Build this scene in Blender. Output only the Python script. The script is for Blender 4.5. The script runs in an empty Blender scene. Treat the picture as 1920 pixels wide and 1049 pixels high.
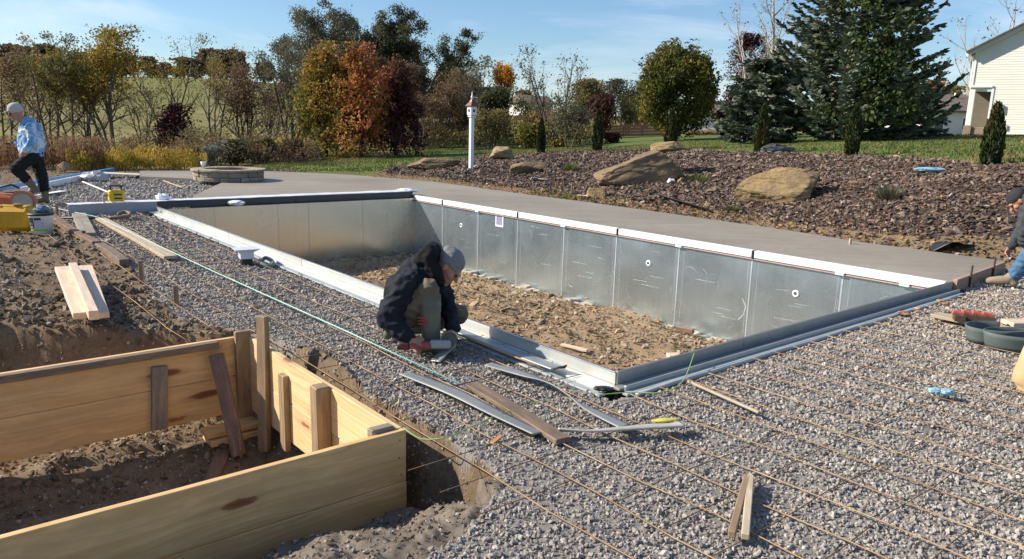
import bpy, bmesh, math, random
import numpy as np
from mathutils import Vector, Matrix, Quaternion, noise as mnoise
random.seed(7); rng = np.random.default_rng(7)
SC = bpy.context.scene
COL = SC.collection
# ------------------------------------------------------------------ camera
F_PX, CX, CY, CAM_H = 1396.24, 960.0, 524.5, 1.66
R = np.array([[0.9996265971587736, 0.027325194469041972, 0.0],
              [0.005495907679038677, -0.20105457978425217, 0.9795646231599839],
              [0.026766793822840376, -0.979198850946531, -0.2011296821790328]])
CAM = np.array([0.0, 0.0, CAM_H])
cam = bpy.data.cameras.new('camera'); cam_o = bpy.data.objects.new('camera', cam); COL.objects.link(cam_o)
Rb = R @ np.diag([1, -1, -1])
cam_o.matrix_world = Matrix.Translation((0, 0, CAM_H)) @ Matrix(Rb.tolist()).to_4x4()
cam.sensor_width = 36.0; cam.lens = F_PX / 1920 * 36.0
cam.clip_start = 0.05; cam.clip_end = 3000
SC.camera = cam_o
# ------------------------------------------------------------------ light
SUN_D = np.array([0.985, -0.06, -0.63]); SUN_D /= np.linalg.norm(SUN_D)
SUN_EL = math.asin(-SUN_D[2]); SUN_AZ = math.atan2(-SUN_D[0], -SUN_D[1])   # azimuth of the sun, clockwise from +Y
sun = bpy.data.lights.new('sun', 'SUN'); sun_o = bpy.data.objects.new('sun', sun); COL.objects.link(sun_o)
sun.energy = 5.0; sun.angle = math.radians(0.53); sun.color = (1.0, 0.90, 0.765)
sun_o.rotation_euler = Vector(SUN_D.tolist()).to_track_quat('-Z', 'Y').to_euler()
sun_o.location = (-30, 0, 30)
W = bpy.data.worlds.new('World'); SC.world = W; W.use_nodes = True
nt = W.node_tree; nt.nodes.clear()
def wn(t, **k):
    n = nt.nodes.new(t)
    for a, b in k.items(): setattr(n, a, b)
    return n
sky = wn('ShaderNodeTexSky', sky_type='NISHITA', sun_disc=False)
sky.sun_elevation = SUN_EL; sky.sun_rotation = SUN_AZ
sky.altitude = 250; sky.air_density = 1.15; sky.dust_density = 0.25; sky.ozone_density = 2.5
tc = wn('ShaderNodeTexCoord'); mp = wn('ShaderNodeMapping'); mp.inputs['Scale'].default_value = (1.0, 2.6, 7.0)
mp.inputs['Rotation'].default_value = (0.0, 0.12, 0.5)
n1 = wn('ShaderNodeTexNoise'); n1.inputs['Scale'].default_value = 1.7; n1.inputs['Detail'].default_value = 7; n1.inputs['Roughness'].default_value = 0.62; n1.inputs['Distortion'].default_value = 0.6
cr = wn('ShaderNodeValToRGB'); cr.color_ramp.elements[0].position = 0.46; cr.color_ramp.elements[1].position = 0.72
cr.color_ramp.elements[0].color = (0, 0, 0, 1); cr.color_ramp.elements[1].color = (0.55, 0.55, 0.55, 1)
mx = wn('ShaderNodeMixRGB'); mx.inputs[2].default_value = (7.6, 8.1, 9.0, 1)
bg = wn('ShaderNodeBackground'); bg.inputs[1].default_value = 0.086
ow = wn('ShaderNodeOutputWorld')
L = nt.links.new
L(tc.outputs['Generated'], mp.inputs[0]); L(mp.outputs[0], n1.inputs['Vector']); L(n1.outputs['Fac'], cr.inputs[0])
tn = wn('ShaderNodeMixRGB', blend_type='MULTIPLY'); tn.inputs[0].default_value = 1.0; tn.inputs[2].default_value = (0.80, 0.935, 1.11, 1)
L(sky.outputs[0], tn.inputs[1]); L(cr.outputs[0], mx.inputs[0]); L(tn.outputs[0], mx.inputs[1]); L(mx.outputs[0], bg.inputs[0]); L(bg.outputs[0], ow.inputs[0])
SC.view_settings.view_transform = 'Standard'; SC.view_settings.look = 'None'
SC.view_settings.exposure = 0.62; SC.view_settings.gamma = 1.0; SC.view_settings.use_curve_mapping = False
SC.render.resolution_x = 1024; SC.render.resolution_y = 559
SC.cycles.max_bounces = 6; SC.cycles.transparent_max_bounces = 8
# ------------------------------------------------------------------ measuring helpers (photo pixel -> point of the place)
def ray(px, py): return R @ np.array([px - CX, py - CY, F_PX])
def P(px, py, z=0.0):
    r = ray(px, py); t = (z - CAM_H) / r[2]; return CAM + t * r
def PD(px, py, d):
    r = ray(px, py); t = d / math.hypot(r[0], r[1]); return CAM + t * r
def PP(px, py, o, n):
    r = ray(px, py); t = ((np.array(o) - CAM) @ n) / (r @ n); return CAM + t * r
def AZ(px, py=240):
    r = ray(px, py); return math.atan2(r[0], r[1])
U = np.array([-0.637, 0.770, 0.0]); U /= np.linalg.norm(U)
V = np.array([0.770, 0.637, 0.0]); V /= np.linalg.norm(V)
Z3 = np.array([0, 0, 1.0])
NC = np.array([0.7004, 4.6537, 0.0])            # near corner of the pool
LP, WP = 11.0, 5.36
OF = np.array([-0.545, 3.754, 0.0])             # near right outer corner of the timber form
def UV(u, v, z=0.0): return NC + U * u + V * v + Z3 * z
def FO(s, t, z=0.0): return OF + U * s + V * t + Z3 * z
ANG_V = math.atan2(V[1], V[0])
# ------------------------------------------------------------------ value noise (numpy)
def _hash(ix, iy, seed):
    h = (ix.astype(np.int64) * 374761393 + iy.astype(np.int64) * 668265263 + seed * 974711) & 0xffffffff
    h = ((h ^ (h >> 13)) * 1274126177) & 0xffffffff
    return ((h ^ (h >> 16)) & 0xffff) / 65535.0
def vnoise(x, y, seed=0):
    ix = np.floor(x); iy = np.floor(y); fx = x - ix; fy = y - iy
    fx = fx * fx * (3 - 2 * fx); fy = fy * fy * (3 - 2 * fy)
    a = _hash(ix, iy, seed); b = _hash(ix + 1, iy, seed); c = _hash(ix, iy + 1, seed); d = _hash(ix + 1, iy + 1, seed)
    return (a * (1 - fx) + b * fx) * (1 - fy) + (c * (1 - fx) + d * fx) * fy - 0.5
def fbm(x, y, seed=0, oct=4, gain=0.5):
    s = 0; a = 1.0
    for k in range(oct):
        s = s + a * vnoise(x * 2 ** k + 17.3 * k, y * 2 ** k - 9.1 * k, seed + k); a *= gain
    return s
def inpoly(x, y, poly):
    poly = np.array(poly)[:, :2]; ins = np.zeros(x.shape, bool); n = len(poly)
    for i in range(n):
        x1, y1 = poly[i]; x2, y2 = poly[(i + 1) % n]
        c = ((y1 > y) != (y2 > y)) & (x < (x2 - x1) * (y - y1) / (y2 - y1 + 1e-12) + x1)
        ins ^= c
    return ins
def sstep(a, b, x):
    t = np.clip((x - a) / (b - a), 0, 1); return t * t * (3 - 2 * t)
# ------------------------------------------------------------------ object helpers
def tag(o, label=None, cat=None, group=None, kind=None):
    if label: o['label'] = label
    if cat: o['category'] = cat
    if group: o['group'] = group
    if kind: o['kind'] = kind
    return o
def world_of(o): return o.matrix_basis.copy() if o.parent is None else world_of(o.parent) @ o.matrix_parent_inverse @ o.matrix_basis
def put(o, parent=None, rel=True):
    COL.objects.link(o)
    if parent is not None:
        o.parent = parent
        if rel:
            o.matrix_parent_inverse = world_of(parent).inverted()
    return o
def thing(name, label, cat, loc=(0, 0, 0), rotz=0.0, group=None):
    o = bpy.data.objects.new(name, None); o.empty_display_size = 0.1
    o.location = tuple(float(c) for c in loc); o.rotation_euler = (0, 0, rotz)
    COL.objects.link(o); return tag(o, label, cat, group)
def mesh_np(name, verts, faces, mats, smooth=False, fattr=None, matidx=None):
    """faces: (n,3) or (n,4) int array"""
    me = bpy.data.meshes.new(name); verts = np.asarray(verts, np.float32); faces = np.asarray(faces, np.int32)
    k = faces.shape[1]; n = len(faces)
    me.vertices.add(len(verts)); me.vertices.foreach_set('co', verts.ravel())
    me.loops.add(n * k); me.loops.foreach_set('vertex_index', faces.ravel())
    me.polygons.add(n); me.polygons.foreach_set('loop_start', np.arange(0, n * k, k, dtype=np.int32))
    me.polygons.foreach_set('loop_total', np.full(n, k, np.int32))
    if smooth: me.polygons.foreach_set('use_smooth', np.ones(n, bool))
    for m in (mats if isinstance(mats, (list, tuple)) else [mats]): me.materials.append(m)
    if matidx is not None: me.polygons.foreach_set('material_index', np.asarray(matidx, np.int32))
    me.update(calc_edges=True)
    if fattr is not None:
        a = me.attributes.new('tint', 'FLOAT', 'FACE'); a.data.foreach_set('value', np.asarray(fattr, np.float32))
    return me
def obj_me(name, me, parent=None, rel=True):
    return put(bpy.data.objects.new(name, me), parent, rel)
class MB:
    """collects simple solids, in world or local coordinates, into one mesh"""
    def __init__(s): s.bm = bmesh.new()
    def box(s, c, size, rot=None, bev=0.0, taper=1.0):
        r = bmesh.ops.create_cube(s.bm, size=1.0); vs = r['verts']
        for v in vs:
            k = taper if v.co.z > 0 else 1.0
            v.co = Vector((v.co.x * size[0] * k, v.co.y * size[1] * k, v.co.z * size[2]))
        if bev > 0:
            es = list({e for v in vs for e in v.link_edges})
            r2 = bmesh.ops.bevel(s.bm, geom=es, offset=bev, segments=1, affect='EDGES', profile=0.5)
            vs = list({v for f in r2['faces'] for v in f.verts} | {v for v in vs if v.is_valid})
        m = Matrix.Translation(tuple(float(a) for a in c))
        if rot is not None: m = m @ rot.to_4x4()
        for v in vs: v.co = m @ v.co
        return s
    def bar(s, p0, p1, w, h, up=(0, 0, 1), bev=0.0):
        p0 = Vector(tuple(map(float, p0))); p1 = Vector(tuple(map(float, p1))); d = p1 - p0; x = d.normalized(); up = Vector(up)
        y = up.cross(x)
        if y.length < 1e-5: y = Vector((0, 1, 0)).cross(x)
        y.normalize(); z = x.cross(y)
        rot = Matrix((x, y, z)).transposed()
        return s.box((p0 + p1) / 2, (d.length, w, h), rot, bev)
    def tube(s, pts, r, n=8, caps=True):
        pts = [Vector(tuple(map(float, p))) for p in pts]; rs = r if isinstance(r, (list, tuple)) else [r] * len(pts)
        rings = []; prev = None
        for i, p in enumerate(pts):
            t = (pts[min(i + 1, len(pts) - 1)] - pts[max(i - 1, 0)]).normalized()
            if prev is None: a = t.orthogonal().normalized()
            else:
                a = prev - t * prev.dot(t)
                a = a.normalized() if a.length > 1e-6 else t.orthogonal().normalized()
            prev = a; b = t.cross(a)
            rings.append([s.bm.verts.new(p + (a * math.cos(2 * math.pi * k / n) + b * math.sin(2 * math.pi * k / n)) * rs[i]) for k in range(n)])
        for i in range(len(rings) - 1):
            for k in range(n): s.bm.faces.new((rings[i][k], rings[i][(k + 1) % n], rings[i + 1][(k + 1) % n], rings[i + 1][k]))
        if caps:
            s.bm.faces.new(rings[0][::-1]); s.bm.faces.new(rings[-1])
        return s
    def lathe(s, prof, c=(0, 0, 0), n=24, rot=None, cap0=True, cap1=True, a0=0.0):
        m = Matrix.Translation(tuple(map(float, c)))
        if rot is not None: m = m @ rot.to_4x4()
        rings = [[s.bm.verts.new(m @ Vector((r * math.cos(a0 + 2 * math.pi * k / n), r * math.sin(a0 + 2 * math.pi * k / n), z))) for k in range(n)] for r, z in prof]
        for i in range(len(rings) - 1):
            for k in range(n): s.bm.faces.new((rings[i][k], rings[i][(k + 1) % n], rings[i + 1][(k + 1) % n], rings[i + 1][k]))
        if cap0: s.bm.faces.new(rings[0][::-1])
        if cap1: s.bm.faces.new(rings[-1])
        return s
    def prism(s, poly, z0, z1, m=None):
        """closed outline (x,y) extruded z0..z1"""
        m = m or Matrix.Identity(4)
        a = [s.bm.verts.new(m @ Vector((p[0], p[1], z0))) for p in poly]; b = [s.bm.verts.new(m @ Vector((p[0], p[1], z1))) for p in poly]
        n = len(poly)
        s.bm.faces.new(a[::-1]); s.bm.faces.new(b)
        for k in range(n): s.bm.faces.new((a[k], a[(k + 1) % n], b[(k + 1) % n], b[k]))
        return s
    def ball(s, c, r, sub=2, jit=0.0):
        rr = bmesh.ops.create_icosphere(s.bm, subdivisions=sub, radius=1.0)
        r = r if isinstance(r, (list, tuple)) else (r, r, r)
        for v in rr['verts']:
            j = 1 + jit * (mnoise.noise(v.co * 2.3 + Vector(tuple(map(float, c)))) if jit else 0)
            v.co = Vector((v.co.x * r[0] * j + c[0], v.co.y * r[1] * j + c[1], v.co.z * r[2] * j + c[2]))
        return s
    def mesh(s, name, mat, smooth=False):
        bmesh.ops.recalc_face_normals(s.bm, faces=s.bm.faces)
        me = bpy.data.meshes.new(name); s.bm.to_mesh(me); s.bm.free()
        for m in (mat if isinstance(mat, (list, tuple)) else [mat]): me.materials.append(m)
        if smooth:
            me.polygons.foreach_set('use_smooth', np.ones(len(me.polygons), bool))
        return me
    def obj(s, name, mat, parent=None, smooth=False, rel=True):
        return obj_me(name, s.mesh(name, mat, smooth), parent, rel)
def plank(name, p0, p1, w, th, mat, parent=None, up=(0, 0, 1), bev=0.004, warp=0.0, seed=0, label=None, taper=None):
    """a board with its own object axes: X along it, Y its width, Z its thickness (towards up)"""
    p0 = Vector(tuple(map(float, p0))); p1 = Vector(tuple(map(float, p1))); d = p1 - p0; x = d.normalized(); up = Vector(tuple(map(float, up)))
    y = up.cross(x); y.normalize(); z = x.cross(y)
    Ln = d.length; bm = bmesh.new(); bmesh.ops.create_cube(bm, size=1.0)
    for v in bm.verts: v.co = Vector((v.co.x * Ln, v.co.y * w, v.co.z * th))
    if warp or Ln > 0.8:
        es = [e for e in bm.edges if abs((e.verts[0].co - e.verts[1].co).x) > Ln * 0.5]
        bmesh.ops.subdivide_edges(bm, edges=es, cuts=7)
    bmesh.ops.bevel(bm, geom=[e for e in bm.edges if len(e.link_faces) == 2 and e.calc_face_angle(0) > 0.5], offset=bev, segments=1, affect='EDGES')
    rs = random.Random(seed + 991)
    ph = rs.uniform(0, 6); k1 = rs.uniform(1.5, 3)
    for v in bm.verts:
        t = v.co.x / Ln
        v.co.z += warp * math.sin(k1 * t * 2 + ph); v.co.y += 0.5 * warp * math.sin(k1 * t * 1.4 + ph * 2)
        n = mnoise.noise(Vector((v.co.x * 3 + seed, v.co.y * 9, v.co.z * 9)))
        v.co.y += n * 0.0025; v.co.z += n * 0.0015
        if taper and t < -0.5 + taper[0]:
            q = (t + 0.5) / taper[0]; v.co.y *= max(0.08, q)
    me = bpy.data.meshes.new(name); bmesh.ops.recalc_face_normals(bm, faces=bm.faces); bm.to_mesh(me); bm.free(); me.materials.append(mat)
    o = bpy.data.objects.new(name, me)
    m = Matrix((x, y, z)).transposed().to_4x4(); m.translation = (p0 + p1) / 2
    o.matrix_basis = m
    put(o, parent)
    if label: o['label'] = label
    return o
def copy_tree(o, parent=None):
    c = o.copy(); COL.objects.link(c)
    if parent is not None: c.parent = parent
    for ch in list(o.children): copy_tree(ch, c)
    return c
# ------------------------------------------------------------------ materials
class NM:
    def __init__(s, name, rough=0.8, metal=0.0, spec=0.5):
        s.m = bpy.data.materials.new(name); s.m.use_nodes = True; s.t = s.m.node_tree
        s.b = s.t.nodes['Principled BSDF']; s.b.inputs['Roughness'].default_value = rough; s.b.inputs['Metallic'].default_value = metal
        s.b.inputs['Specular IOR Level'].default_value = spec
        s.tc = s.t.nodes.new('ShaderNodeTexCoord')
    def n(s, t, ins=None, **k):
        x = s.t.nodes.new(t)
        for a, b in k.items(): setattr(x, a, b)
        for a, b in (ins or {}).items():
            if hasattr(b, 'is_output'): s.t.links.new(b, x.inputs[a])
            else: x.inputs[a].default_value = b
        return x
    def l(s, a, b): s.t.links.new(a, b)
    def map(s, scale=(1, 1, 1), src='Object', rot=(0, 0, 0), loc=(0, 0, 0)):
        return s.n('ShaderNodeMapping', {0: s.tc.outputs[src] if isinstance(src, str) else src, 'Scale': scale, 'Rotation': rot, 'Location': loc}).outputs[0]
    def noise(s, vec, scale=5, detail=4, rough=0.5, dist=0.0):
        return s.n('ShaderNodeTexNoise', {'Vector': vec, 'Scale': scale, 'Detail': detail, 'Roughness': rough, 'Distortion': dist}).outputs['Fac']
    def vor(s, vec, scale=5, feature='F1', out='Distance', rand=1.0):
        return s.n('ShaderNodeTexVoronoi', {'Vector': vec, 'Scale': scale, 'Randomness': rand}, feature=feature).outputs[out]
    def ramp(s, fac, stops, interp='LINEAR'):
        r = s.n('ShaderNodeValToRGB', {0: fac}); e = r.color_ramp.elements; r.color_ramp.interpolation = interp
        while len(e) < len(stops): e.new(0.5)
        for i, (p, c) in enumerate(stops):
            e[i].position = p; e[i].color = (c[0], c[1], c[2], 1) if isinstance(c, (tuple, list)) else (c, c, c, 1)
        return r.outputs[0]
    def mix(s, fac, a, b, mode='MIX'):
        x = s.n('ShaderNodeMixRGB', {0: fac, 1: a if hasattr(a, 'is_output') else (*a, 1), 2: b if hasattr(b, 'is_output') else (*b, 1)}, blend_type=mode)
        return x.outputs[0]
    def math(s, op, a, b=0.0):
        return s.n('ShaderNodeMath', {0: a, 1: b}, operation=op).outputs[0]
    def col(s, c):
        if hasattr(c, 'is_output'): s.l(c, s.b.inputs['Base Color'])
        else: s.b.inputs['Base Color'].default_value = (*c, 1)
        return s
    def rough(s, f): s.l(f, s.b.inputs['Roughness']); return s
    def bump(s, h, strength=0.5, dist=0.01):
        x = s.n('ShaderNodeBump', {'Height': h, 'Strength': strength, 'Distance': dist}); s.l(x.outputs[0], s.b.inputs['Normal']); return s
def flat(name, c, rough=0.6, metal=0.0, var=0.12, scale=6.0, bump=0.0, bscale=60, spec=0.5):
    M = NM(name, rough, metal, spec); v = M.map()
    f = M.noise(v, scale, 5, 0.6)
    d = tuple(x * (1 - var) for x in c); b = tuple(min(1, x * (1 + var)) for x in c)
    M.col(M.ramp(f, [(0.3, d), (0.7, b)]))
    if bump: M.bump(M.noise(v, bscale, 4), bump, 0.004)
    return M.m
def wood(name, light, dark, knot=None, grain=1.0, rough=0.65, knots=True, grey=0.0, stain=0.0, rand=True):
    M = NM(name, rough, 0, 0.35)
    oi = M.n('ShaderNodeObjectInfo')
    off = M.n('ShaderNodeVectorMath', {0: M.tc.outputs['Object'], 1: M.n('ShaderNodeCombineXYZ', {0: M.math('MULTIPLY', oi.outputs['Random'], 37.0), 1: M.math('MULTIPLY', oi.outputs['Random'], 11.0), 2: 0.0}).outputs[0]}, operation='ADD').outputs[0]
    warp = M.noise(M.map((0.8, 3, 3), off), 1.3, 3)
    v2 = M.n('ShaderNodeVectorMath', {0: M.map((0.35, 11, 11), off), 1: M.n('ShaderNodeCombineXYZ', {0: 0.0, 1: M.math('MULTIPLY', warp, 2.4), 2: M.math('MULTIPLY', warp, 1.5)}).outputs[0]}, operation='ADD').outputs[0]
    g = M.noise(v2, 3.2 * grain, 4, 0.55, 0.3)
    fine = M.noise(M.map((2, 150, 150), off), 1.0, 3, 0.6); rings = M.noise(M.n('ShaderNodeVectorMath', {0: M.map((0.3, 38, 38), off), 1: M.n('ShaderNodeCombineXYZ', {0: 0.0, 1: M.math('MULTIPLY', warp, 9.0), 2: 0.0}).outputs[0]}, operation='ADD').outputs[0], 1.0, 2, 0.5)
    c = M.ramp(g, [(0.34, dark), (0.5, tuple((a * 0.35 + b * 0.65) for a, b in zip(dark, light))), (0.66, light)])
    c = M.mix(M.ramp(fine, [(0.35, 0.30), (0.65, 0.0)]), c, dark)
    c = M.mix(M.ramp(rings, [(0.44, 0.0), (0.56, 0.62)]), c, tuple(a * 0.75 + b * 0.1 for a, b in zip(dark, light)))
    blot = M.noise(M.map((1.2, 2.5, 2.5), off), 1.6, 4)
    c = M.mix(M.ramp(blot, [(0.42, 0.0), (0.72, 0.5)]), c, tuple(a * 0.80 for a in light), 'MIX')
    if knots:
        kd = M.vor(M.map((0.85, 3.2, 0.01), off), 1.5, rand=1.0); fl = M.vor(M.map((0.12, 3.4, 0.01), off), 1.5, rand=1.0)
        c = M.mix(M.math('MULTIPLY', M.ramp(fl, [(0.04, 0.55), (0.12, 0.0)]), M.ramp(M.noise(M.map((0.7, 2, 2), off), 1.3, 2), [(0.45, 0.0), (0.6, 1.0)])), c, (0.30, 0.11, 0.04))
        kn = M.n('ShaderNodeMath', {0: kd, 1: M.math('MULTIPLY', M.noise(M.map((4, 9, 9), off), 2.2, 3), 0.16)}, operation='ADD').outputs[0]
        c = M.mix(M.ramp(kn, [(0.165, 0.95), (0.205, 0.8), (0.225, 0.28), (0.36, 0.0)]), c, knot or (0.16, 0.055, 0.02))
    if stain > 0:
        st = M.noise(M.map((1.5, 5, 5), off), 2.6, 6, 0.7)
        c = M.mix(M.ramp(st, [(0.5 - 0.12 * stain, 0.75 * stain), (0.62, 0.0)]), c, (0.07, 0.055, 0.042))
    M.col(c)
    M.bump(M.math('ADD', M.math('MULTIPLY', fine, 0.6), g), 0.35, 0.003)
    return M.m
# ================================================================== MATERIALS
def stone_mat(name, stops, nscale=40, rough=0.85, mixc=None):
    M = NM(name, rough, 0, 0.3); oi = M.n('ShaderNodeObjectInfo')
    c = M.ramp(oi.outputs['Random'], stops)
    n = M.noise(M.map((1, 1, 1)), nscale, 4, 0.6)
    c = M.mix(M.ramp(n, [(0.3, 0.35), (0.7, 0.0)]), c, (0.06, 0.055, 0.05))
    M.col(c); M.bump(n, 0.4, 0.004); return M.m
M_GRAV = stone_mat('gravel_stone', [(0.0, (0.20, 0.182, 0.165)), (0.25, (0.33, 0.303, 0.275)), (0.5, (0.435, 0.40, 0.362)), (0.66, (0.355, 0.31, 0.265)), (0.80, (0.51, 0.472, 0.425)), (0.9, (0.43, 0.375, 0.31)), (1.0, (0.63, 0.59, 0.535))], 60)
M_CHIP = stone_mat('mulch_rock', [(0.0, (0.038, 0.024, 0.018)), (0.3, (0.094, 0.062, 0.047)), (0.55, (0.155, 0.108, 0.084)), (0.75, (0.24, 0.18, 0.142)), (0.86, (0.165, 0.082, 0.05)), (0.94, (0.30, 0.21, 0.13)), (1.0, (0.44, 0.38, 0.32))], 25)
M_SHALE = stone_mat('shale_chip', [(0.0, (0.24, 0.165, 0.10)), (0.3, (0.34, 0.25, 0.16)), (0.6, (0.42, 0.325, 0.215)), (0.8, (0.32, 0.21, 0.125)), (0.9, (0.44, 0.34, 0.245)), (1.0, (0.58, 0.51, 0.41))], 25)
M_CLOD = stone_mat('dirt_clod', [(0.0, (0.09, 0.062, 0.04)), (0.5, (0.16, 0.115, 0.072)), (0.85, (0.24, 0.18, 0.12)), (1.0, (0.40, 0.34, 0.27))], 30)
def ground_mat(name, a, b, c, scales=(0.6, 5, 40), bump=0.6, rough=0.95, bd=0.02):
    M = NM(name, rough, 0, 0.15); v = M.map()
    n1 = M.noise(v, scales[0], 5, 0.6); n2 = M.noise(v, scales[1], 6, 0.65); n3 = M.noise(v, scales[2], 5, 0.7)
    col = M.mix(M.ramp(n1, [(0.38, 0.0), (0.62, 1.0)]), a, b)
    col = M.mix(M.ramp(n2, [(0.42, 0.0), (0.7, 0.85)]), col, c)
    col = M.mix(M.ramp(n3, [(0.3, 0.5), (0.55, 0.0)]), col, tuple(x * 0.45 for x in a))
    M.col(col); M.bump(M.math('ADD', M.math('MULTIPLY', n2, 0.8), M.math('MULTIPLY', n3, 0.5)), bump, bd); return M.m
M_DIRT = ground_mat('damp_dirt', (0.132, 0.092, 0.058), (0.185, 0.133, 0.085), (0.235, 0.178, 0.12))
M_BERM = ground_mat('grey_fine_dirt', (0.135, 0.112, 0.088), (0.17, 0.142, 0.113), (0.21, 0.18, 0.147), (1.2, 9, 80), 0.7, bd=0.012)
M_POOLF = ground_mat('excavated_clay', (0.27, 0.195, 0.122), (0.335, 0.25, 0.165), (0.40, 0.27, 0.145), (0.5, 4, 30))
M_GRAVB = ground_mat('gravel_fines', (0.23, 0.21, 0.19), (0.28, 0.26, 0.235), (0.33, 0.31, 0.285), (0.8, 12, 70), 1.0)
M_MULB = ground_mat('mulch_fines', (0.055, 0.040, 0.035), (0.085, 0.062, 0.054), (0.13, 0.095, 0.07), (0.8, 8, 45), 1.0, bd=0.04)
M_LAWN = ground_mat('lawn_turf', (0.085, 0.135, 0.03), (0.125, 0.155, 0.04), (0.17, 0.16, 0.06), (0.35, 3, 25), 0.9, bd=0.03)
M_STRAW = ground_mat('straw_dirt', (0.20, 0.14, 0.08), (0.20, 0.15, 0.085), (0.30, 0.215, 0.13), (1.1, 7, 50), 0.9, bd=0.02)
def meadow_mat():
    M = NM('meadow_grass', 0.95, 0, 0.1); v = M.map()
    s = M.noise(M.map((0.012, 0.16, 0.3), rot=(0, 0, 0.12)), 1.0, 5, 0.6, 0.4); n = M.noise(v, 0.02, 4); f = M.noise(v, 0.9, 6, 0.7)
    c = M.ramp(s, [(0.36, (0.14, 0.15, 0.045)), (0.5, (0.23, 0.20, 0.08)), (0.64, (0.31, 0.245, 0.12))])
    c = M.mix(M.ramp(n, [(0.45, 0.0), (0.65, 0.7)]), c, (0.17, 0.19, 0.055))
    c = M.mix(M.ramp(f, [(0.35, 0.45), (0.6, 0.0)]), c, (0.07, 0.075, 0.025))
    M.col(c); M.bump(f, 0.6, 0.15); return M.m
M_MEAD = meadow_mat()
def concrete_mat():
    M = NM('fresh_concrete', 0.62, 0, 0.45); v = M.map()
    a = M.noise(v, 0.35, 4, 0.55); b = M.noise(M.map((1.0, 5.0, 1.0), rot=(0, 0, -ANG_V - 0.1)), 0.7, 5, 0.6, 0.8); c = M.noise(v, 55, 4, 0.6)
    col = M.ramp(a, [(0.3, (0.222, 0.192, 0.147)), (0.5, (0.278, 0.245, 0.19)), (0.7, (0.325, 0.291, 0.232))])
    arc = M.noise(M.n('ShaderNodeVectorMath', {0: M.map((1.6, 1.6, 1)), 1: M.n('ShaderNodeCombineXYZ', {0: M.math('MULTIPLY', a, 5.0), 1: M.math('MULTIPLY', c, 0.1), 2: 0.0}).outputs[0]}, operation='ADD').outputs[0], 2.4, 6, 0.7, 1.5)
    col = M.mix(M.ramp(arc, [(0.4, 0.4), (0.5, 0.0), (0.66, 0.0), (0.76, 0.35)]), col, (0.20, 0.172, 0.145))
    col = M.mix(M.ramp(b, [(0.45, 0.0), (0.7, 0.35)]), col, (0.185, 0.155, 0.13))
    M.col(col); M.rough(M.ramp(b, [(0.3, 0.5), (0.7, 0.72)])); M.bump(M.math('ADD', M.math('MULTIPLY', c, 0.4), b), 0.25, 0.006); return M.m
M_CONC = concrete_mat()
def galv_mat(name, base, rough, metal=0.85, scratch=0.5, spangle=9.0, mott=0.4, mcol=(0.52, 0.50, 0.46), wave=0.25):
    M = NM(name, rough, metal, 0.5); v = M.map()
    oi = M.n('ShaderNodeObjectInfo'); v = M.n('ShaderNodeVectorMath', {0: v, 1: M.n('ShaderNodeCombineXYZ', {0: M.math('MULTIPLY', oi.outputs['Random'], 53.0), 1: M.math('MULTIPLY', oi.outputs['Random'], 19.0), 2: M.math('MULTIPLY', oi.outputs['Random'], 7.0)}).outputs[0]}, operation='ADD').outputs[0]
    sp = M.vor(M.map((1, 1, 1)), spangle * 8, out='Color'); spv = M.n('ShaderNodeSeparateColor', {0: sp}).outputs[0]
    st = M.noise(M.map((16, 0.35, 16)), 1.0, 5, 0.6, 0.2)
    big = M.noise(v, 1.4, 4, 0.55)
    c = M.ramp(st, [(0.3, tuple(x * 0.95 for x in base)), (0.7, tuple(min(1, x * 1.04) for x in base))])
    c = M.mix(M.math('MULTIPLY', spv, 0.12), c, tuple(min(1, x * 1.35) for x in base))
    if mott: c = M.mix(M.ramp(M.noise(v, 9, 5, 0.7), [(0.47, 0.0), (0.66, mott)]), c, mcol)
    if scratch:
        w = M.noise(v, 1.1, 2, 0.5, 0.0)
        wv = M.n('ShaderNodeVectorMath', {0: v, 1: M.n('ShaderNodeCombineXYZ', {0: M.math('MULTIPLY', w, 1.6), 1: M.math('MULTIPLY', w, 1.6), 2: M.math('MULTIPLY', w, 2.6)}).outputs[0]}, operation='ADD').outputs[0]
        e1 = M.vor(wv, 2.3, 'DISTANCE_TO_EDGE'); e2 = M.vor(M.map((2, 7, 2), v), 1.1, 'DISTANCE_TO_EDGE')
        msk = M.ramp(M.noise(v, 1.7, 3), [(0.5, 0.0), (0.6, 1.0)])
        s1 = M.math('MULTIPLY', M.ramp(e1, [(0.0, 1.0), (0.022, 0.0)]), msk)
        s2 = M.math('MULTIPLY', M.ramp(e2, [(0.0, 1.0), (0.03, 0.0)]), M.ramp(M.noise(v, 2.3, 3), [(0.55, 0.0), (0.62, 0.8)]))
        ss = M.math('MULTIPLY', M.math('MAXIMUM', s1, s2), scratch)
        c = M.mix(ss, c, (0.85, 0.88, 0.9))
    M.col(c)
    M.rough(M.ramp(big, [(0.3, rough * 0.85), (0.7, min(1, rough * 1.25))]))
    M.bump(big, wave, 0.03); return M.m
M_PANEL = galv_mat('galvanised_panel', (0.60, 0.705, 0.765), 0.27, 0.90, 0.45, mott=0.0, wave=0.2)
M_PANEL2 = galv_mat('galvanised_panel_smooth', (0.60, 0.60, 0.56), 0.24, 1.0, 0.0, mott=0.0, wave=0.06)
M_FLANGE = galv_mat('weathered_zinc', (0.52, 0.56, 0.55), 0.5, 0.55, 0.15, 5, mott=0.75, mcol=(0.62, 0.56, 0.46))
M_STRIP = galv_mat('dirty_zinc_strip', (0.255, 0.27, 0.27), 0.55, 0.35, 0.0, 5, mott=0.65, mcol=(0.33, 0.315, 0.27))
M_DARKZ = galv_mat('dark_and_shade_zinc', (0.34, 0.37, 0.38), 0.48, 0.6, 0.1, 5, mott=0.35, mcol=(0.28, 0.27, 0.22))
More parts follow.
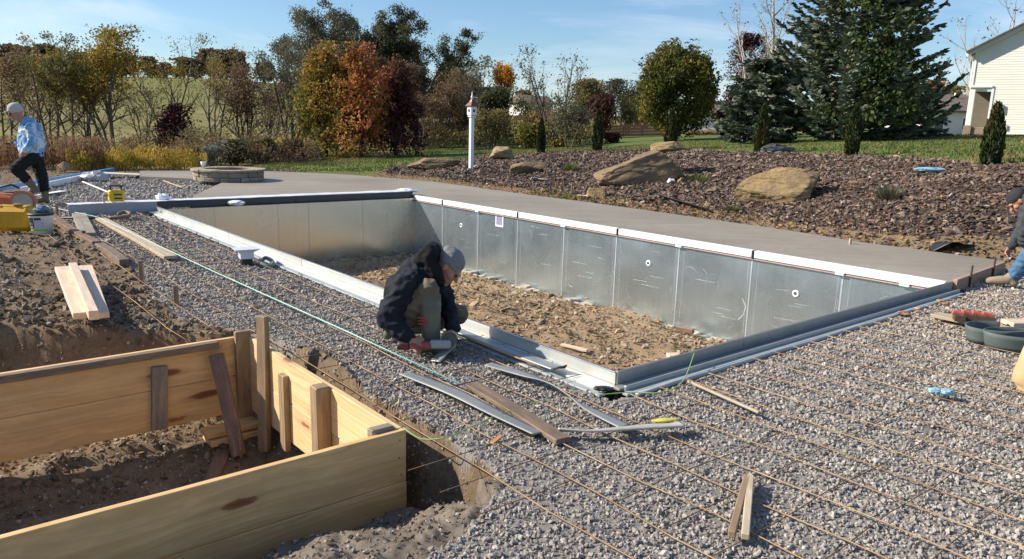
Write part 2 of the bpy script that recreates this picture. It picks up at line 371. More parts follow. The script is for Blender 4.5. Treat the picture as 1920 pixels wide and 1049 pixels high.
M_WHITE = flat('white_foam_form', (0.80, 0.79, 0.77), 0.55, var=0.06, scale=3, bump=0.1)
M_LEDGE = flat('white_plastic_track', (0.62, 0.61, 0.57), 0.5, var=0.14, scale=5, bump=0.1)
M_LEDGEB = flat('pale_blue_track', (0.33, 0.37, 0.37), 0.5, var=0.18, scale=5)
M_PVC = flat('white_plastic', (0.80, 0.80, 0.80), 0.4, var=0.04)
M_BLACK = flat('black_plastic', (0.018, 0.018, 0.02), 0.5, var=0.2)
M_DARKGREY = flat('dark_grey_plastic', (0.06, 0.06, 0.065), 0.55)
M_STEEL = flat('bare_steel', (0.42, 0.41, 0.40), 0.4, 0.9)
M_IRON = flat('rusty_dark_pin', (0.09, 0.06, 0.045), 0.8, 0.2)
def rebar_mat():
    M = NM('rusted_rebar', 0.85, 0.1, 0.2); v = M.map()
    c = M.ramp(M.noise(v, 1.6, 5, 0.65), [(0.3, (0.20, 0.11, 0.06)), (0.5, (0.36, 0.23, 0.12)), (0.7, (0.52, 0.39, 0.25))])
    M.col(c); return M.m
M_REBAR = rebar_mat()
M_CROSSB = flat('dark_rebar', (0.12, 0.075, 0.045), 0.85, 0.1, var=0.4, scale=2)
M_PINE = wood('new_pine_board', (0.87, 0.585, 0.285), (0.75, 0.46, 0.185), (0.20, 0.065, 0.022), grain=0.8, stain=0.22)
M_PINE2 = wood('pale_pine_board', (0.78, 0.57, 0.32), (0.66, 0.44, 0.21), (0.22, 0.09, 0.035), grain=0.7, knots=True)
M_STAKE = wood('weathered_stake', (0.43, 0.31, 0.185), (0.29, 0.195, 0.115), grain=1.4, knots=False, stain=0.35)
M_OLD = wood('old_grey_board', (0.40, 0.335, 0.26), (0.27, 0.22, 0.17), (0.1, 0.07, 0.05), grain=1.5, knots=False, stain=0.5)
M_CEDAR = wood('reddish_old_board', (0.33, 0.20, 0.13), (0.21, 0.12, 0.08), grain=1.3, knots=False, stain=0.8)
M_LATH = wood('pale_lath', (0.60, 0.50, 0.36), (0.46, 0.37, 0.25), grain=1.2, knots=False, stain=0.25)
M_PRIME = wood('white_pine_lumber', (0.74, 0.61, 0.47), (0.66, 0.50, 0.36), (0.3, 0.2, 0.12), grain=0.8, knots=False, stain=0.12)
M_RUSTWOOD = wood('rust_stained_board', (0.30, 0.215, 0.15), (0.21, 0.145, 0.10), grain=1.2, knots=False, stain=0.7)
def bark_mat(name, a, b, sc=9):
    M = NM(name, 0.95, 0, 0.15); n = M.noise(M.map((1, 1, 0.25)), sc, 5, 0.65)
    M.col(M.ramp(n, [(0.3, a), (0.7, b)])); M.bump(n, 0.6, 0.02); return M.m
M_BARK = bark_mat('grey_brown_bark', (0.075, 0.06, 0.048), (0.17, 0.145, 0.12))
M_BARKP = bark_mat('pale_bark', (0.30, 0.27, 0.24), (0.56, 0.52, 0.47), 4)
M_BARKD = bark_mat('dark_bark', (0.04, 0.03, 0.024), (0.10, 0.08, 0.062))
def leaf_mat(name, stops, rough=0.7, trans=0.35):
    M = NM(name, rough, 0, 0.25); a = M.n('ShaderNodeAttribute', attribute_name='tint')
    c = M.ramp(a.outputs['Fac'], stops); M.col(c)
    t = M.n('ShaderNodeBsdfTranslucent', {0: c}); mxs = M.n('ShaderNodeMixShader', {0: trans, 1: M.b.outputs[0], 2: t.outputs[0]})
    M.l(mxs.outputs[0], M.t.nodes['Material Output'].inputs[0]); return M.m
LF = dict(
    yellow=leaf_mat('yellow_leaf', [(0, (0.13, 0.10, 0.02)), (0.4, (0.26, 0.185, 0.025)), (0.75, (0.38, 0.27, 0.04)), (1, (0.20, 0.16, 0.04))]),
    olive=leaf_mat('olive_leaf', [(0, (0.08, 0.08, 0.03)), (0.5, (0.17, 0.155, 0.055)), (0.85, (0.25, 0.20, 0.07)), (1, (0.28, 0.19, 0.08))]),
    green=leaf_mat('green_leaf', [(0, (0.03, 0.038, 0.018)), (0.5, (0.07, 0.08, 0.035)), (0.9, (0.125, 0.12, 0.055)), (1, (0.17, 0.135, 0.06))]),
    grey=leaf_mat('grey_green_leaf', [(0, (0.06, 0.062, 0.038)), (0.5, (0.125, 0.125, 0.075)), (1, (0.21, 0.195, 0.12))]),
    brown=leaf_mat('brown_leaf', [(0, (0.09, 0.055, 0.035)), (0.5, (0.18, 0.115, 0.065)), (0.9, (0.26, 0.165, 0.085)), (1, (0.18, 0.15, 0.07))]),
    orange=leaf_mat('orange_leaf', [(0, (0.26, 0.11, 0.03)), (0.45, (0.46, 0.19, 0.05)), (0.8, (0.54, 0.18, 0.09)), (1, (0.50, 0.32, 0.08))]),
    brightorange=leaf_mat('bright_orange_leaf', [(0, (0.42, 0.17, 0.02)), (0.6, (0.60, 0.27, 0.035)), (1, (0.62, 0.36, 0.06))]),
    redpink=leaf_mat('red_leaf', [(0, (0.20, 0.05, 0.035)), (0.5, (0.38, 0.105, 0.07)), (0.8, (0.46, 0.17, 0.06)), (1, (0.24, 0.14, 0.05))]),
    maroon=leaf_mat('maroon_leaf', [(0, (0.03, 0.01, 0.012)), (0.5, (0.075, 0.022, 0.025)), (0.9, (0.13, 0.035, 0.035)), (1, (0.09, 0.06, 0.03))]),
    ygreen=leaf_mat('yellow_green_leaf', [(0, (0.08, 0.085, 0.02)), (0.45, (0.19, 0.175, 0.035)), (0.8, (0.32, 0.245, 0.045)), (1, (0.38, 0.20, 0.045))]),
    round=leaf_mat('green_gold_leaf', [(0, (0.04, 0.055, 0.012)), (0.5, (0.10, 0.115, 0.022)), (0.85, (0.19, 0.16, 0.03)), (1, (0.26, 0.17, 0.03))]),
    spruce=leaf_mat('blue_spruce_needle', [(0, (0.045, 0.06, 0.036)), (0.5, (0.12, 0.15, 0.10)), (0.9, (0.215, 0.245, 0.18)), (1, (0.14, 0.12, 0.06))], trans=0.1),
    vine=leaf_mat('vine_leaf', [(0, (0.03, 0.05, 0.015)), (0.6, (0.075, 0.11, 0.03)), (1, (0.14, 0.15, 0.05))]),
    arbor=leaf_mat('arborvitae_spray', [(0, (0.018, 0.028, 0.010)), (0.5, (0.045, 0.058, 0.018)), (0.85, (0.085, 0.075, 0.02)), (1, (0.13, 0.075, 0.025))], trans=0.12),
    goldenrod=leaf_mat('goldenrod', [(0, (0.16, 0.145, 0.035)), (0.5, (0.40, 0.30, 0.05)), (0.9, (0.60, 0.44, 0.07)), (1, (0.30, 0.19, 0.08))]),
    reed=leaf_mat('dry_reed', [(0, (0.10, 0.05, 0.03)), (0.5, (0.20, 0.105, 0.055)), (1, (0.26, 0.165, 0.09))]),
    grass=leaf_mat('grass_blade', [(0, (0.06, 0.10, 0.02)), (0.6, (0.11, 0.15, 0.035)), (1, (0.22, 0.19, 0.08))]),
    silver=leaf_mat('silver_leaf', [(0, (0.14, 0.16, 0.13)), (1, (0.34, 0.36, 0.31))]),
    far=leaf_mat('far_wood_leaf', [(0, (0.085, 0.07, 0.05)), (0.5, (0.14, 0.11, 0.065)), (0.9, (0.20, 0.135, 0.075)), (1, (0.13, 0.13, 0.065))]),
)
# ================================================================== TERRAIN
_ctrl = []
def ck(px, py, r):
    p = PD(px, py, r); _ctrl.append((math.atan2(p[0], p[1]), math.log(r), p[2]))
def cz(px, r, z): _ctrl.append((AZ(px), math.log(r), z))
for px in (-500, 200, 700, 1200, 1700, 2500):
    for r in (0.8, 2, 5): cz(px, r, 0.0)
for px in (-500, 0, 300): cz(px, 10, 0.0); cz(px, 18, -0.02)
cz(700, 12, 0); cz(1200, 9, 0); cz(700, 20, 0)
for px, py in ((300, 321), (490, 321), (640, 328), (807, 341), (973, 364), (1107, 381), (1279, 405), (1483, 434), (1613, 455), (1713, 468), (1900, 492), (2200, 530)):
    p = P(px, py, 0.05); _ctrl.append((math.atan2(p[0], p[1]), math.log(math.hypot(p[0], p[1])), 0.03))
for c in ((1862, 311, 18), (2200, 330, 16), (1600, 294, 22.5), (1428, 289, 25), (1258, 282, 30), (1120, 286, 28.5), (1015, 289, 30), (884, 316, 24.5), (760, 316, 27),
          (1465, 378, 15.5), (1200, 350, 18.5), (1750, 400, 13.5), (1000, 325, 23)): ck(*c)
for c in ((640, 303, 36), (830, 284, 45), (980, 284, 42), (1128, 277, 45), (1280, 265, 45), (1560, 263, 40), (1780, 254, 45), (1920, 255, 45), (2300, 262, 45),
          (0, 318, 27), (200, 318, 28), (400, 318, 28), (540, 309, 33), (-500, 320, 27),
          (0, 302, 40), (300, 298, 40), (480, 292, 45), (0, 268, 75), (300, 268, 75), (600, 262, 80), (830, 268, 62), (-500, 270, 75),
          (0, 148, 200), (300, 150, 200), (450, 153, 200), (620, 168, 200), (830, 183, 200), (960, 205, 200), (1280, 228, 200), (1600, 236, 200), (1920, 246, 200), (2400, 250, 200), (-500, 150, 200),
          (0, 200, 130), (450, 200, 130), (830, 235, 130), (1130, 253, 70), (1280, 251, 80), (1600, 250, 90), (1920, 254, 90), (2400, 256, 90)): ck(*c)
for px in (-500, 200, 700, 1200, 1700, 2400): cz(px, 420, PD(px, {-500: 165, 200: 165, 700: 190, 1200: 232, 1700: 244, 2400: 256}[px], 420)[2])
_C = np.array(_ctrl); _C[:, 0] *= 1.6
def _phi(d2): return np.where(d2 > 1e-12, 0.5 * d2 * np.log(np.maximum(d2, 1e-12)), 0.0)
_n = len(_C); _A = np.zeros((_n + 3, _n + 3)); _D2 = ((_C[:, None, :2] - _C[None, :, :2]) ** 2).sum(-1)
_A[:_n, :_n] = _phi(_D2) + np.eye(_n) * 2e-4; _A[:_n, _n] = 1; _A[:_n, _n + 1:] = _C[:, :2]; _A[_n:, :_n] = _A[:_n, _n:].T
_b = np.zeros(_n + 3); _b[:_n] = _C[:, 2]; _w = np.linalg.solve(_A, _b)
def tps(x, y):
    x = np.asarray(x, float); y = np.asarray(y, float)
    a = np.clip(np.arctan2(x, y), -0.85, 0.85) * 1.6; l = np.log(np.clip(np.hypot(x, y), 0.8, 420)); s = _w[_n] + _w[_n + 1] * a + _w[_n + 2] * l
    for i in range(_n): s = s + _w[i] * _phi((a - _C[i, 0]) ** 2 + (l - _C[i, 1]) ** 2)
    return s
G_PX = [(55, 362), (215, 325), (262, 333), (420, 341), (363, 367), (772, 369), (1790, 540), (1880, 505), (2400, 560), (4200, 1500), (900, 1900), (640, 1200), (770, 1060), (870, 1000), (945, 905), (914, 867), (880, 848), (811, 801), (700, 742), (656, 703), (600, 668), (560, 652), (470, 635),
        (430, 612), (345, 600), (300, 572), (262, 525), (235, 497), (95, 405), (80, 385)]
G_POLY = [P(px, py, 0.0)[:2] for px, py in G_PX]
DECK_PX = [(363, 367), (420, 341), (372, 336), (262, 331), (262, 320.5), (490, 320.5), (640, 327), (807, 340), (973, 363), (1107, 380), (1279, 404), (1483, 433), (1613, 454), (1713, 467), (1885, 490)]
DECK_Z = 0.10
DECK_POLY = [P(px, py, DECK_Z)[:2] for px, py in DECK_PX] + [UV(0.0, WP + 0.62)[:2], UV(0.0, WP + 0.02)[:2], UV(LP + 0.16, WP + 0.02)[:2], UV(LP + 0.16, 0.6)[:2]]
def hit(px, py):
    r = np.arange(3.0, 60, 0.05); q = ray(px, py); t = r / math.hypot(q[0], q[1]); X = CAM[None] + t[:, None] * q[None]; k = np.argmax(X[:, 2] < tps(X[:, 0], X[:, 1])); return float(r[k])
_mi = [(AZ(px), hit(px, py)) for px, py in ((720, 326), (800, 334), (900, 345), (1000, 356), (1107, 369), (1200, 380), (1279, 391), (1483, 414), (1613, 428), (1713, 438), (1900, 455), (2400, 500))]
_mo = [(AZ(px), r) for px, r in ((720, 26), (735, 27.5), (780, 29), (900, 30.5), (1015, 30.2), (1120, 28.8), (1258, 30), (1428, 25.8), (1600, 23.2), (1862, 18.6), (1920, 18), (2400, 16))]
MI_A, MI_R = np.array(_mi).T; MO_A, MO_R = np.array(_mo).T
def is_mulch(x, y):
    a = np.arctan2(x, y); r = np.hypot(x, y); w = 0.35 * fbm(x * 1.3, y * 1.3, 5)
    return (a > MI_A[0]) & (a < 0.86) & (r > np.interp(a, MI_A, MI_R) + w) & (r < np.interp(a, MO_A, MO_R) + w * 0.6)
def uvc(x, y):
    dx = x - NC[0]; dy = y - NC[1]; return dx * U[0] + dy * U[1], dx * V[0] + dy * V[1]
def stc(x, y):
    dx = x - OF[0]; dy = y - OF[1]; return dx * U[0] + dy * U[1], dx * V[0] + dy * V[1]
FORM_L = 2.235     # form length along the pool axis
FLOOR_Z, TRENCH_Z = -0.74, -0.66
def trench_depth(x, y):
    """0 = ground level, 1 = in the dig"""
    s, t = stc(x, y)
    n = 0.10 * fbm(s * 3, t * 3, 3, 4)
    back = np.interp(-t, [-1, 0.2, 1.15, 1.5, 4], [2.52, 2.66, 3.40, 3.66, 5.0]) + n
    right = np.interp(s, [-0.9, -0.6, -0.3, 0.05, 0.65, 1.0, 1.5, 2.2, 2.5], [0.02, 0.14, 0.18, 0.19, 0.17, 0.21, 0.235, 0.16, 0.02]) + n * 0.6
    front = np.where(t < -0.03, -0.015, -0.62 - 0.5 * t) + n * 0.1
    d = np.minimum(np.minimum((back - s) / 0.16, (right - t) / 0.10), np.where(t < -0.03, (s + 0.05) / 0.03, (s + 0.62) / 0.12))
    return np.clip(d, 0, 1)
def region_z(x, y, fine=True):
    z = tps(x, y); r = np.hypot(x, y); u, v = uvc(x, y); s, t = stc(x, y)
    mul = is_mulch(x, y); deck = inpoly(x, y, DECK_POLY); grav = inpoly(x, y, G_POLY)
    pool = (u > -0.13) & (u < LP + 0.32) & (v > -0.20) & (v < WP + 0.30)
    near = (r < 30) & (z < 3)
    flatz = np.where(grav | pool | deck, 1.0, 0.0)
    z = np.where(grav, 0.010 * fbm(x * 2, y * 2, 1, 3) - 0.004, z)
    dirt = near & ~grav & ~pool & ~deck & ~mul
    lowdirt = dirt & (v < -0.8) & (u < 14)
    rough = 0.16 * fbm(x * 1.1, y * 1.1, 11, 5, 0.55) + 0.05 * np.abs(fbm(x * 7, y * 7, 12, 4, 0.6))
    z = np.where(lowdirt, rough * 0.75 + 0.02, z)
    z = np.where(dirt & ~lowdirt, z + 0.25 * rough, z)
    z = np.where(mul, z + 0.10 * fbm(x * 0.9, y * 0.9, 21, 4), z)
    z = np.where((r >= 16) & ~mul & ~deck & ~grav, z + np.clip((r - 16) / 20, 0, 1) * 0.10 * fbm(x * 0.35, y * 0.35, 31, 4) + np.clip((r - 60) / 100, 0, 1) * 1.2 * fbm(x * 0.02, y * 0.02, 33, 3), z)
    # front berm by the timber form
    fb = (s < 0.0) & (s > -1.4) & (t < 0.02) & (t > -2.6)
    bz = np.interp(s, [-1.2, -0.9, -0.45, -0.04], [0.0, -0.03, -0.20, -0.40]) + 0.10 * fbm(s * 3.2, t * 3.2, 41, 5, 0.6)
    z = np.where(fb & ~grav, np.minimum(z, bz), z)
    td = trench_depth(x, y)
    inside = (s > 0) & (s < FORM_L) & (t < 0)
    base = np.where(inside, FLOOR_Z + 0.05 * fbm(x * 2.5, y * 2.5, 51, 4) + 0.10 * sstep(1.75, 2.2, s) * (0.6 + 0.8 * fbm(x * 4, y * 4, 52, 3)), TRENCH_Z + 0.10 * fbm(x * 3, y * 3, 53, 4))
    edge = 4 * td * (1 - td) * 0.12 * fbm(x * 6, y * 6, 54, 4)
    trench = near & (td > 0) & (t > -6)
    z = np.where(trench, z * (1 - td) + base * td + edge, z)
    # pool dig
    pf = -1.20 + 0.16 * np.exp(-((u - 5.2) / 2.4) ** 2 - ((v - 3.6) / 1.5) ** 2) + 0.15 * fbm(u * 0.9, v * 0.9, 61, 5, 0.55) + 0.04 * np.abs(fbm(u * 6, v * 6, 62, 4))
    pf = pf - 0.10 * sstep(WP - 0.6, WP, v)
    z = np.where(pool, pf, z)
    z = np.where(deck & ~pool, -0.12, z)
    reg = np.full(x.shape, 5)
    reg = np.where(r < 62, 4, reg)
    reg = np.where((r < 75) & (np.arctan2(x, y) < AZ(560)), 5, reg)
    a = np.arctan2(x, y)
    reg = np.where((a < AZ(560)) & (r < 29), 0, reg)
    reg = np.where((r < 22) & (a < 0.8) | (r < 5) , 0, reg)
    dr = np.interp(a, MI_A, MI_R)
    reg = np.where((a > AZ(700)) & (r < dr + 0.5) & (r > 6) & (u < 25) & (v > 3), 7, reg)
    reg = np.where(mul, 3, reg)
    reg = np.where((a > AZ(1100)) & ~mul & (r > np.interp(a, MO_A, MO_R) - 0.6), np.where(r < 62, 4, 5), reg)
    reg = np.where(deck, 0, reg)
    reg = np.where(grav & (td < 0.5), 1, reg)
    reg = np.where((s < 0.03) & (s > -1.6) & (t < 0.1) & (t > -3.2) & ~grav & (td < 0.4), 6, reg)
    reg = np.where(pool, 2, reg)
    return z, reg
def ground_z(x, y):
    z, _ = region_z(np.array([float(x)]), np.array([float(y)])); return float(z[0])
_fine = np.radians(np.arange(-50, 50.01, 0.2)); _coarse = np.radians(np.concatenate([np.arange(50, 310, 10.0)]))
ANGS = np.concatenate([_fine, _coarse[1:]])
RAD = [0.5]
while RAD[-1] < 430: RAD.append(RAD[-1] * (1.03 if RAD[-1] < 1.6 else 1.0062 if RAD[-1] < 9 else 1.008 if RAD[-1] < 22 else 1.014 if RAD[-1] < 34 else 1.04))
RAD = np.array(RAD + [700.0, 1200.0])
_aa, _rr = np.meshgrid(ANGS, RAD); GX = _rr * np.sin(_aa); GY = _rr * np.cos(_aa)
GZ, _ = region_z(GX, GY)
GZ[-2:] = GZ[-3] - np.array([[6.0], [20.0]])
_na, _nr = len(ANGS), len(RAD)
_i, _j = np.meshgrid(np.arange(_nr - 1), np.arange(_na), indexing='ij'); _jn = (_j + 1) % _na
QF = np.stack([_i * _na + _j, _i * _na + _jn, (_i + 1) * _na + _jn, (_i + 1) * _na + _j], -1).reshape(-1, 4)[:, ::-1]
VV = np.stack([GX.ravel(), GY.ravel(), GZ.ravel()], -1)
_cen = VV[QF].mean(1); _, QREG = region_z(_cen[:, 0], _cen[:, 1])
QREG = np.where(np.hypot(_cen[:, 0], _cen[:, 1]) > 300, 5, QREG)
for k, (nm, mt) in enumerate([('dirt_ground', M_DIRT), ('gravel_ground', M_GRAVB), ('pool_floor_ground', M_POOLF), ('mulch_bed_ground', M_MULB), ('lawn', M_LAWN), ('meadow_hill', M_MEAD), ('fine_dirt_bank', M_BERM), ('straw_strip_ground', M_STRAW)]):
    sel = QF[QREG == k]; used = np.unique(sel); rm = np.zeros(len(VV), np.int64); rm[used] = np.arange(len(used))
    o = obj_me(nm, mesh_np(nm, VV[used], rm[sel], mt, smooth=True)); tag(o, kind='structure')
# concrete deck slab
def slab(name, poly, z0, z1, mat):
    bm = bmesh.new(); vs = [bm.verts.new((p[0], p[1], z1)) for p in poly]; f = bm.faces.new(vs)
    bmesh.ops.triangulate(bm, faces=[f]); r = bmesh.ops.extrude_face_region(bm, geom=list(bm.faces))
    for v in r['geom']:
        if isinstance(v, bmesh.types.BMVert): v.co.z = z0
    bmesh.ops.recalc_face_normals(bm, faces=bm.faces); me = bpy.data.meshes.new(name); bm.to_mesh(me); bm.free(); me.materials.append(mat)
    return obj_me(name, me)
tag(slab('concrete_deck', DECK_POLY, -0.05, DECK_Z, M_CONC), kind='structure')
# ------------------------------------------------------------------ scatter (geometry nodes) for what nobody could count
def scatter(name, pts, rots, scls, shapes, label, cat, mat=None):
    pts = np.asarray(pts, np.float32); n = len(pts)
    c = bpy.data.collections.new(name + '_shapes')
    for i, me in enumerate(shapes):
        c.objects.link(bpy.data.objects.new('%s_shape' % name, me))
    me = bpy.data.meshes.new(name); me.vertices.add(n); me.vertices.foreach_set('co', pts.ravel())
    for an, dt, val in (('rot', 'FLOAT_VECTOR', rots), ('scl', 'FLOAT_VECTOR', scls)):
        a = me.attributes.new(an, dt, 'POINT'); a.data.foreach_set('vector', np.asarray(val, np.float32).ravel())
    a = me.attributes.new('idx', 'INT', 'POINT'); a.data.foreach_set('value', rng.integers(0, len(shapes), n).astype(np.int32))
    o = obj_me(name, me); ng = bpy.data.node_groups.new(name, 'GeometryNodeTree')
    ng.interface.new_socket('Geometry', in_out='INPUT', socket_type='NodeSocketGeometry'); ng.interface.new_socket('Geometry', in_out='OUTPUT', socket_type='NodeSocketGeometry')
    N = ng.nodes.new; gi = N('NodeGroupInput'); go = N('NodeGroupOutput'); mp_ = N('GeometryNodeMeshToPoints'); ip = N('GeometryNodeInstanceOnPoints'); ci = N('GeometryNodeCollectionInfo')
    ci.inputs['Collection'].default_value = c; ci.inputs['Separate Children'].default_value = True; ci.inputs['Reset Children'].default_value = True
    def na(an, dt):
        x = N('GeometryNodeInputNamedAttribute'); x.data_type = dt; x.inputs['Name'].default_value = an; return [s for s in x.outputs if s.enabled][0]
    l = ng.links.new; l(gi.outputs[0], mp_.inputs['Mesh']); l(mp_.outputs[0], ip.inputs['Points']); l(ci.outputs[0], ip.inputs['Instance'])
    ip.inputs['Pick Instance'].default_value = True; l(na('idx', 'INT'), ip.inputs['Instance Index']); l(na('rot', 'FLOAT_VECTOR'), ip.inputs['Rotation']); l(na('scl', 'FLOAT_VECTOR'), ip.inputs['Scale'])
    l(ip.outputs[0], go.inputs[0]); md = o.modifiers.new('scatter', 'NODES'); md.node_group = ng
    return tag(o, label, cat, kind='stuff')
def hull_stone(seed, flat=(1, 1, 1), npt=13):
    rs = random.Random(seed); bm = bmesh.new()
    for k in range(npt):
        v = Vector((rs.gauss(0, 1), rs.gauss(0, 1), rs.gauss(0, 1))).normalized() * rs.uniform(0.75, 1.1)
        bm.verts.new((v.x * flat[0], v.y * flat[1], v.z * flat[2]))
    r = bmesh.ops.convex_hull(bm, input=bm.verts); bmesh.ops.delete(bm, geom=[g for g in r['geom_interior'] if isinstance(g, bmesh.types.BMVert)], context='VERTS')
    bmesh.ops.recalc_face_normals(bm, faces=bm.faces)
    me = bpy.data.meshes.new('stone'); bm.to_mesh(me); bm.free(); return me
def shapes_of(mat, n, flat, seed=0, npt=13):
    out = []
    for i in range(n):
        f = tuple(a * random.Random(seed + i).uniform(0.8, 1.2) for a in flat); me = hull_stone(seed + i, f, npt); me.materials.append(mat); out.append(me)
    return out
def polar_pts(n, r0, r1, a0, a1):
    r = np.sqrt(rng.uniform(r0 * r0, r1 * r1, n)); a = rng.uniform(a0, a1, n); return r * np.sin(a), r * np.cos(a)
def dens(d, r0, r1, a0=-0.68, a1=0.68): return polar_pts(int(d * (r1 * r1 - r0 * r0) * (a1 - a0) / 2), r0, r1, a0, a1)
def rand_rot(n): return rng.uniform(-math.pi, math.pi, (n, 3))
def build_gravel():
    X, Y, S = [], [], []
    for d, r0, r1, sz in ((4700, 1.4, 4.2, 0.0082), (3700, 4.2, 7.0, 0.0092), (1900, 7.0, 11.0, 0.0125), (800, 11, 17, 0.018), (330, 17, 27, 0.026)):
        x, y = dens(d, r0, r1, -0.70, 1.05 if r0 < 11 else 0.70); X.append(x); Y.append(y); S.append(np.minimum(0.95 * sz * rng.lognormal(0, 0.34, len(x)), sz * 1.9))
    x, y, s = map(np.concatenate, (X, Y, S))
    z, reg = region_z(x, y); u, v = uvc(x, y)
    edge = (reg == 1) & ~((u > -0.22) & (u < LP + 0.3) & (v > -0.29) & (v < WP + 0.05)) | ((reg == 6) & (rng.random(len(x)) < 0.05)) | ((reg == 0) & (v < -0.8) & (u < 13) & (rng.random(len(x)) < 0.05)) 
    # a few spilled stones on the white track
    td_ = trench_depth(x, y); s_, t_ = stc(x, y); edge |= (td_ > 0.0) & (td_ < 0.75) & (t_ > 0.02) & (s_ < 2.6) & (rng.random(len(x)) < 0.5)
    edge &= rng.random(len(x)) < 0.92 + 0.9 * fbm(x * 1.1, y * 1.1, 91, 3)
    edge |= (reg == 1) & (u > -0.3) & (v < -0.20) & (v > -0.32) & (rng.random(len(x)) < 0.5)
    x, y, z, s = x[edge], y[edge], z[edge], s[edge]; n = len(x)
    sc = s[:, None] * rng.uniform(0.75, 1.25, (n, 3))
    scatter('gravel', np.stack([x, y, z + s * rng.uniform(-0.1, 0.75, n)], -1), rand_rot(n), sc, shapes_of(M_GRAV, 9, (1.15, 0.95, 0.72), 100), 'loose grey crushed gravel spread around the pool under the rebar', 'gravel')
build_gravel()
def build_mulch():
    X, Y = [], []
    for d, r0, r1 in ((640, 9, 16), (380, 16, 23), (260, 23, 32)):
        x, y = dens(d, r0, r1, AZ(690), 0.85); X.append(x); Y.append(y)
    x, y = map(np.concatenate, (X, Y)); z, reg = region_z(x, y)
    k = (reg == 3) & (rng.random(len(x)) < 0.9 + 1.1 * fbm(x * 1.6, y * 1.6, 81, 3)) | ((reg == 7) & (rng.random(len(x)) < 0.22) & (np.arctan2(x, y) > AZ(1000)))
    x, y, z = x[k], y[k], z[k]; n = len(x); r = np.hypot(x, y); s = np.minimum(0.023 * rng.lognormal(0, 0.48, n), 0.052) * np.where(r > 23, 1.4, np.where(r > 16, 1.2, 1.0))
    rot = np.stack([rng.normal(0, 0.45, n), rng.normal(0, 0.45, n), rng.uniform(-3.14, 3.14, n)], -1)
    scatter('mulch_rock', np.stack([x, y, z + s * 0.45], -1), rot, s[:, None] * rng.uniform(0.8, 1.3, (n, 3)), shapes_of(M_CHIP, 8, (1.5, 0.9, 0.5), 200, 11), 'purple brown rock chips covering the sloping planting bed', 'rock mulch')
build_mulch()
def build_rubble():
    x, y = dens(800, 4.5, 17); z, reg = region_z(x, y); k = reg == 2; x, y, z = x[k], y[k], z[k]; n = len(x); s = 0.015 * rng.lognormal(0, 0.5, n)
    rot = np.stack([rng.normal(0, 0.5, n), rng.normal(0, 0.5, n), rng.uniform(-3.14, 3.14, n)], -1)
    dn = fbm(x * 1.5, y * 1.5, 71, 3); k = rng.random(n) < 0.55 + 1.2 * dn; x, y, z, s, rot = x[k], y[k], z[k], s[k], rot[k]; n = len(x)
    scatter('pool_floor_rubble', np.stack([x, y, z + s * 0.2], -1), rot, s[:, None] * rng.uniform(0.8, 1.3, (n, 3)), shapes_of(M_SHALE, 7, (1.6, 1.0, 0.32), 300, 10), 'tan shale chips and fallen leaves littering the pool floor', 'rubble')
    X, Y = [], []
    for d, r0, r1 in ((800, 2, 8), (240, 8, 15), (50, 15, 27)):
        a, b = dens(d, r0, r1); X.append(a); Y.append(b)
    x, y = map(np.concatenate, (X, Y)); z, reg = region_z(x, y); s_, t_ = stc(x, y)
    k = ((reg == 0) | (reg == 7) | (reg == 6)) & ~inpoly(x, y, DECK_POLY) & ~((s_ > 0.05) & (s_ < 1.75) & (t_ < 0) & (t_ > -2.6) & (rng.random(len(x)) < 0.85))
    x, y, z = x[k], y[k], z[k]; n = len(x); rr_ = np.hypot(x, y); s = np.minimum(0.011 * rng.lognormal(0, 0.6, n), 0.04) * np.where(rr_ < 4.2, 0.55, np.where(rr_ < 6, 0.85, 1.15))
    scatter('dirt_clods', np.stack([x, y, z + s * 0.15], -1), rand_rot(n), s[:, None] * rng.uniform(0.7, 1.3, (n, 3)), shapes_of(M_CLOD, 7, (1.2, 1.0, 0.75), 400), 'brown soil clods and stones on the dug dirt', 'soil clods')
build_rubble()
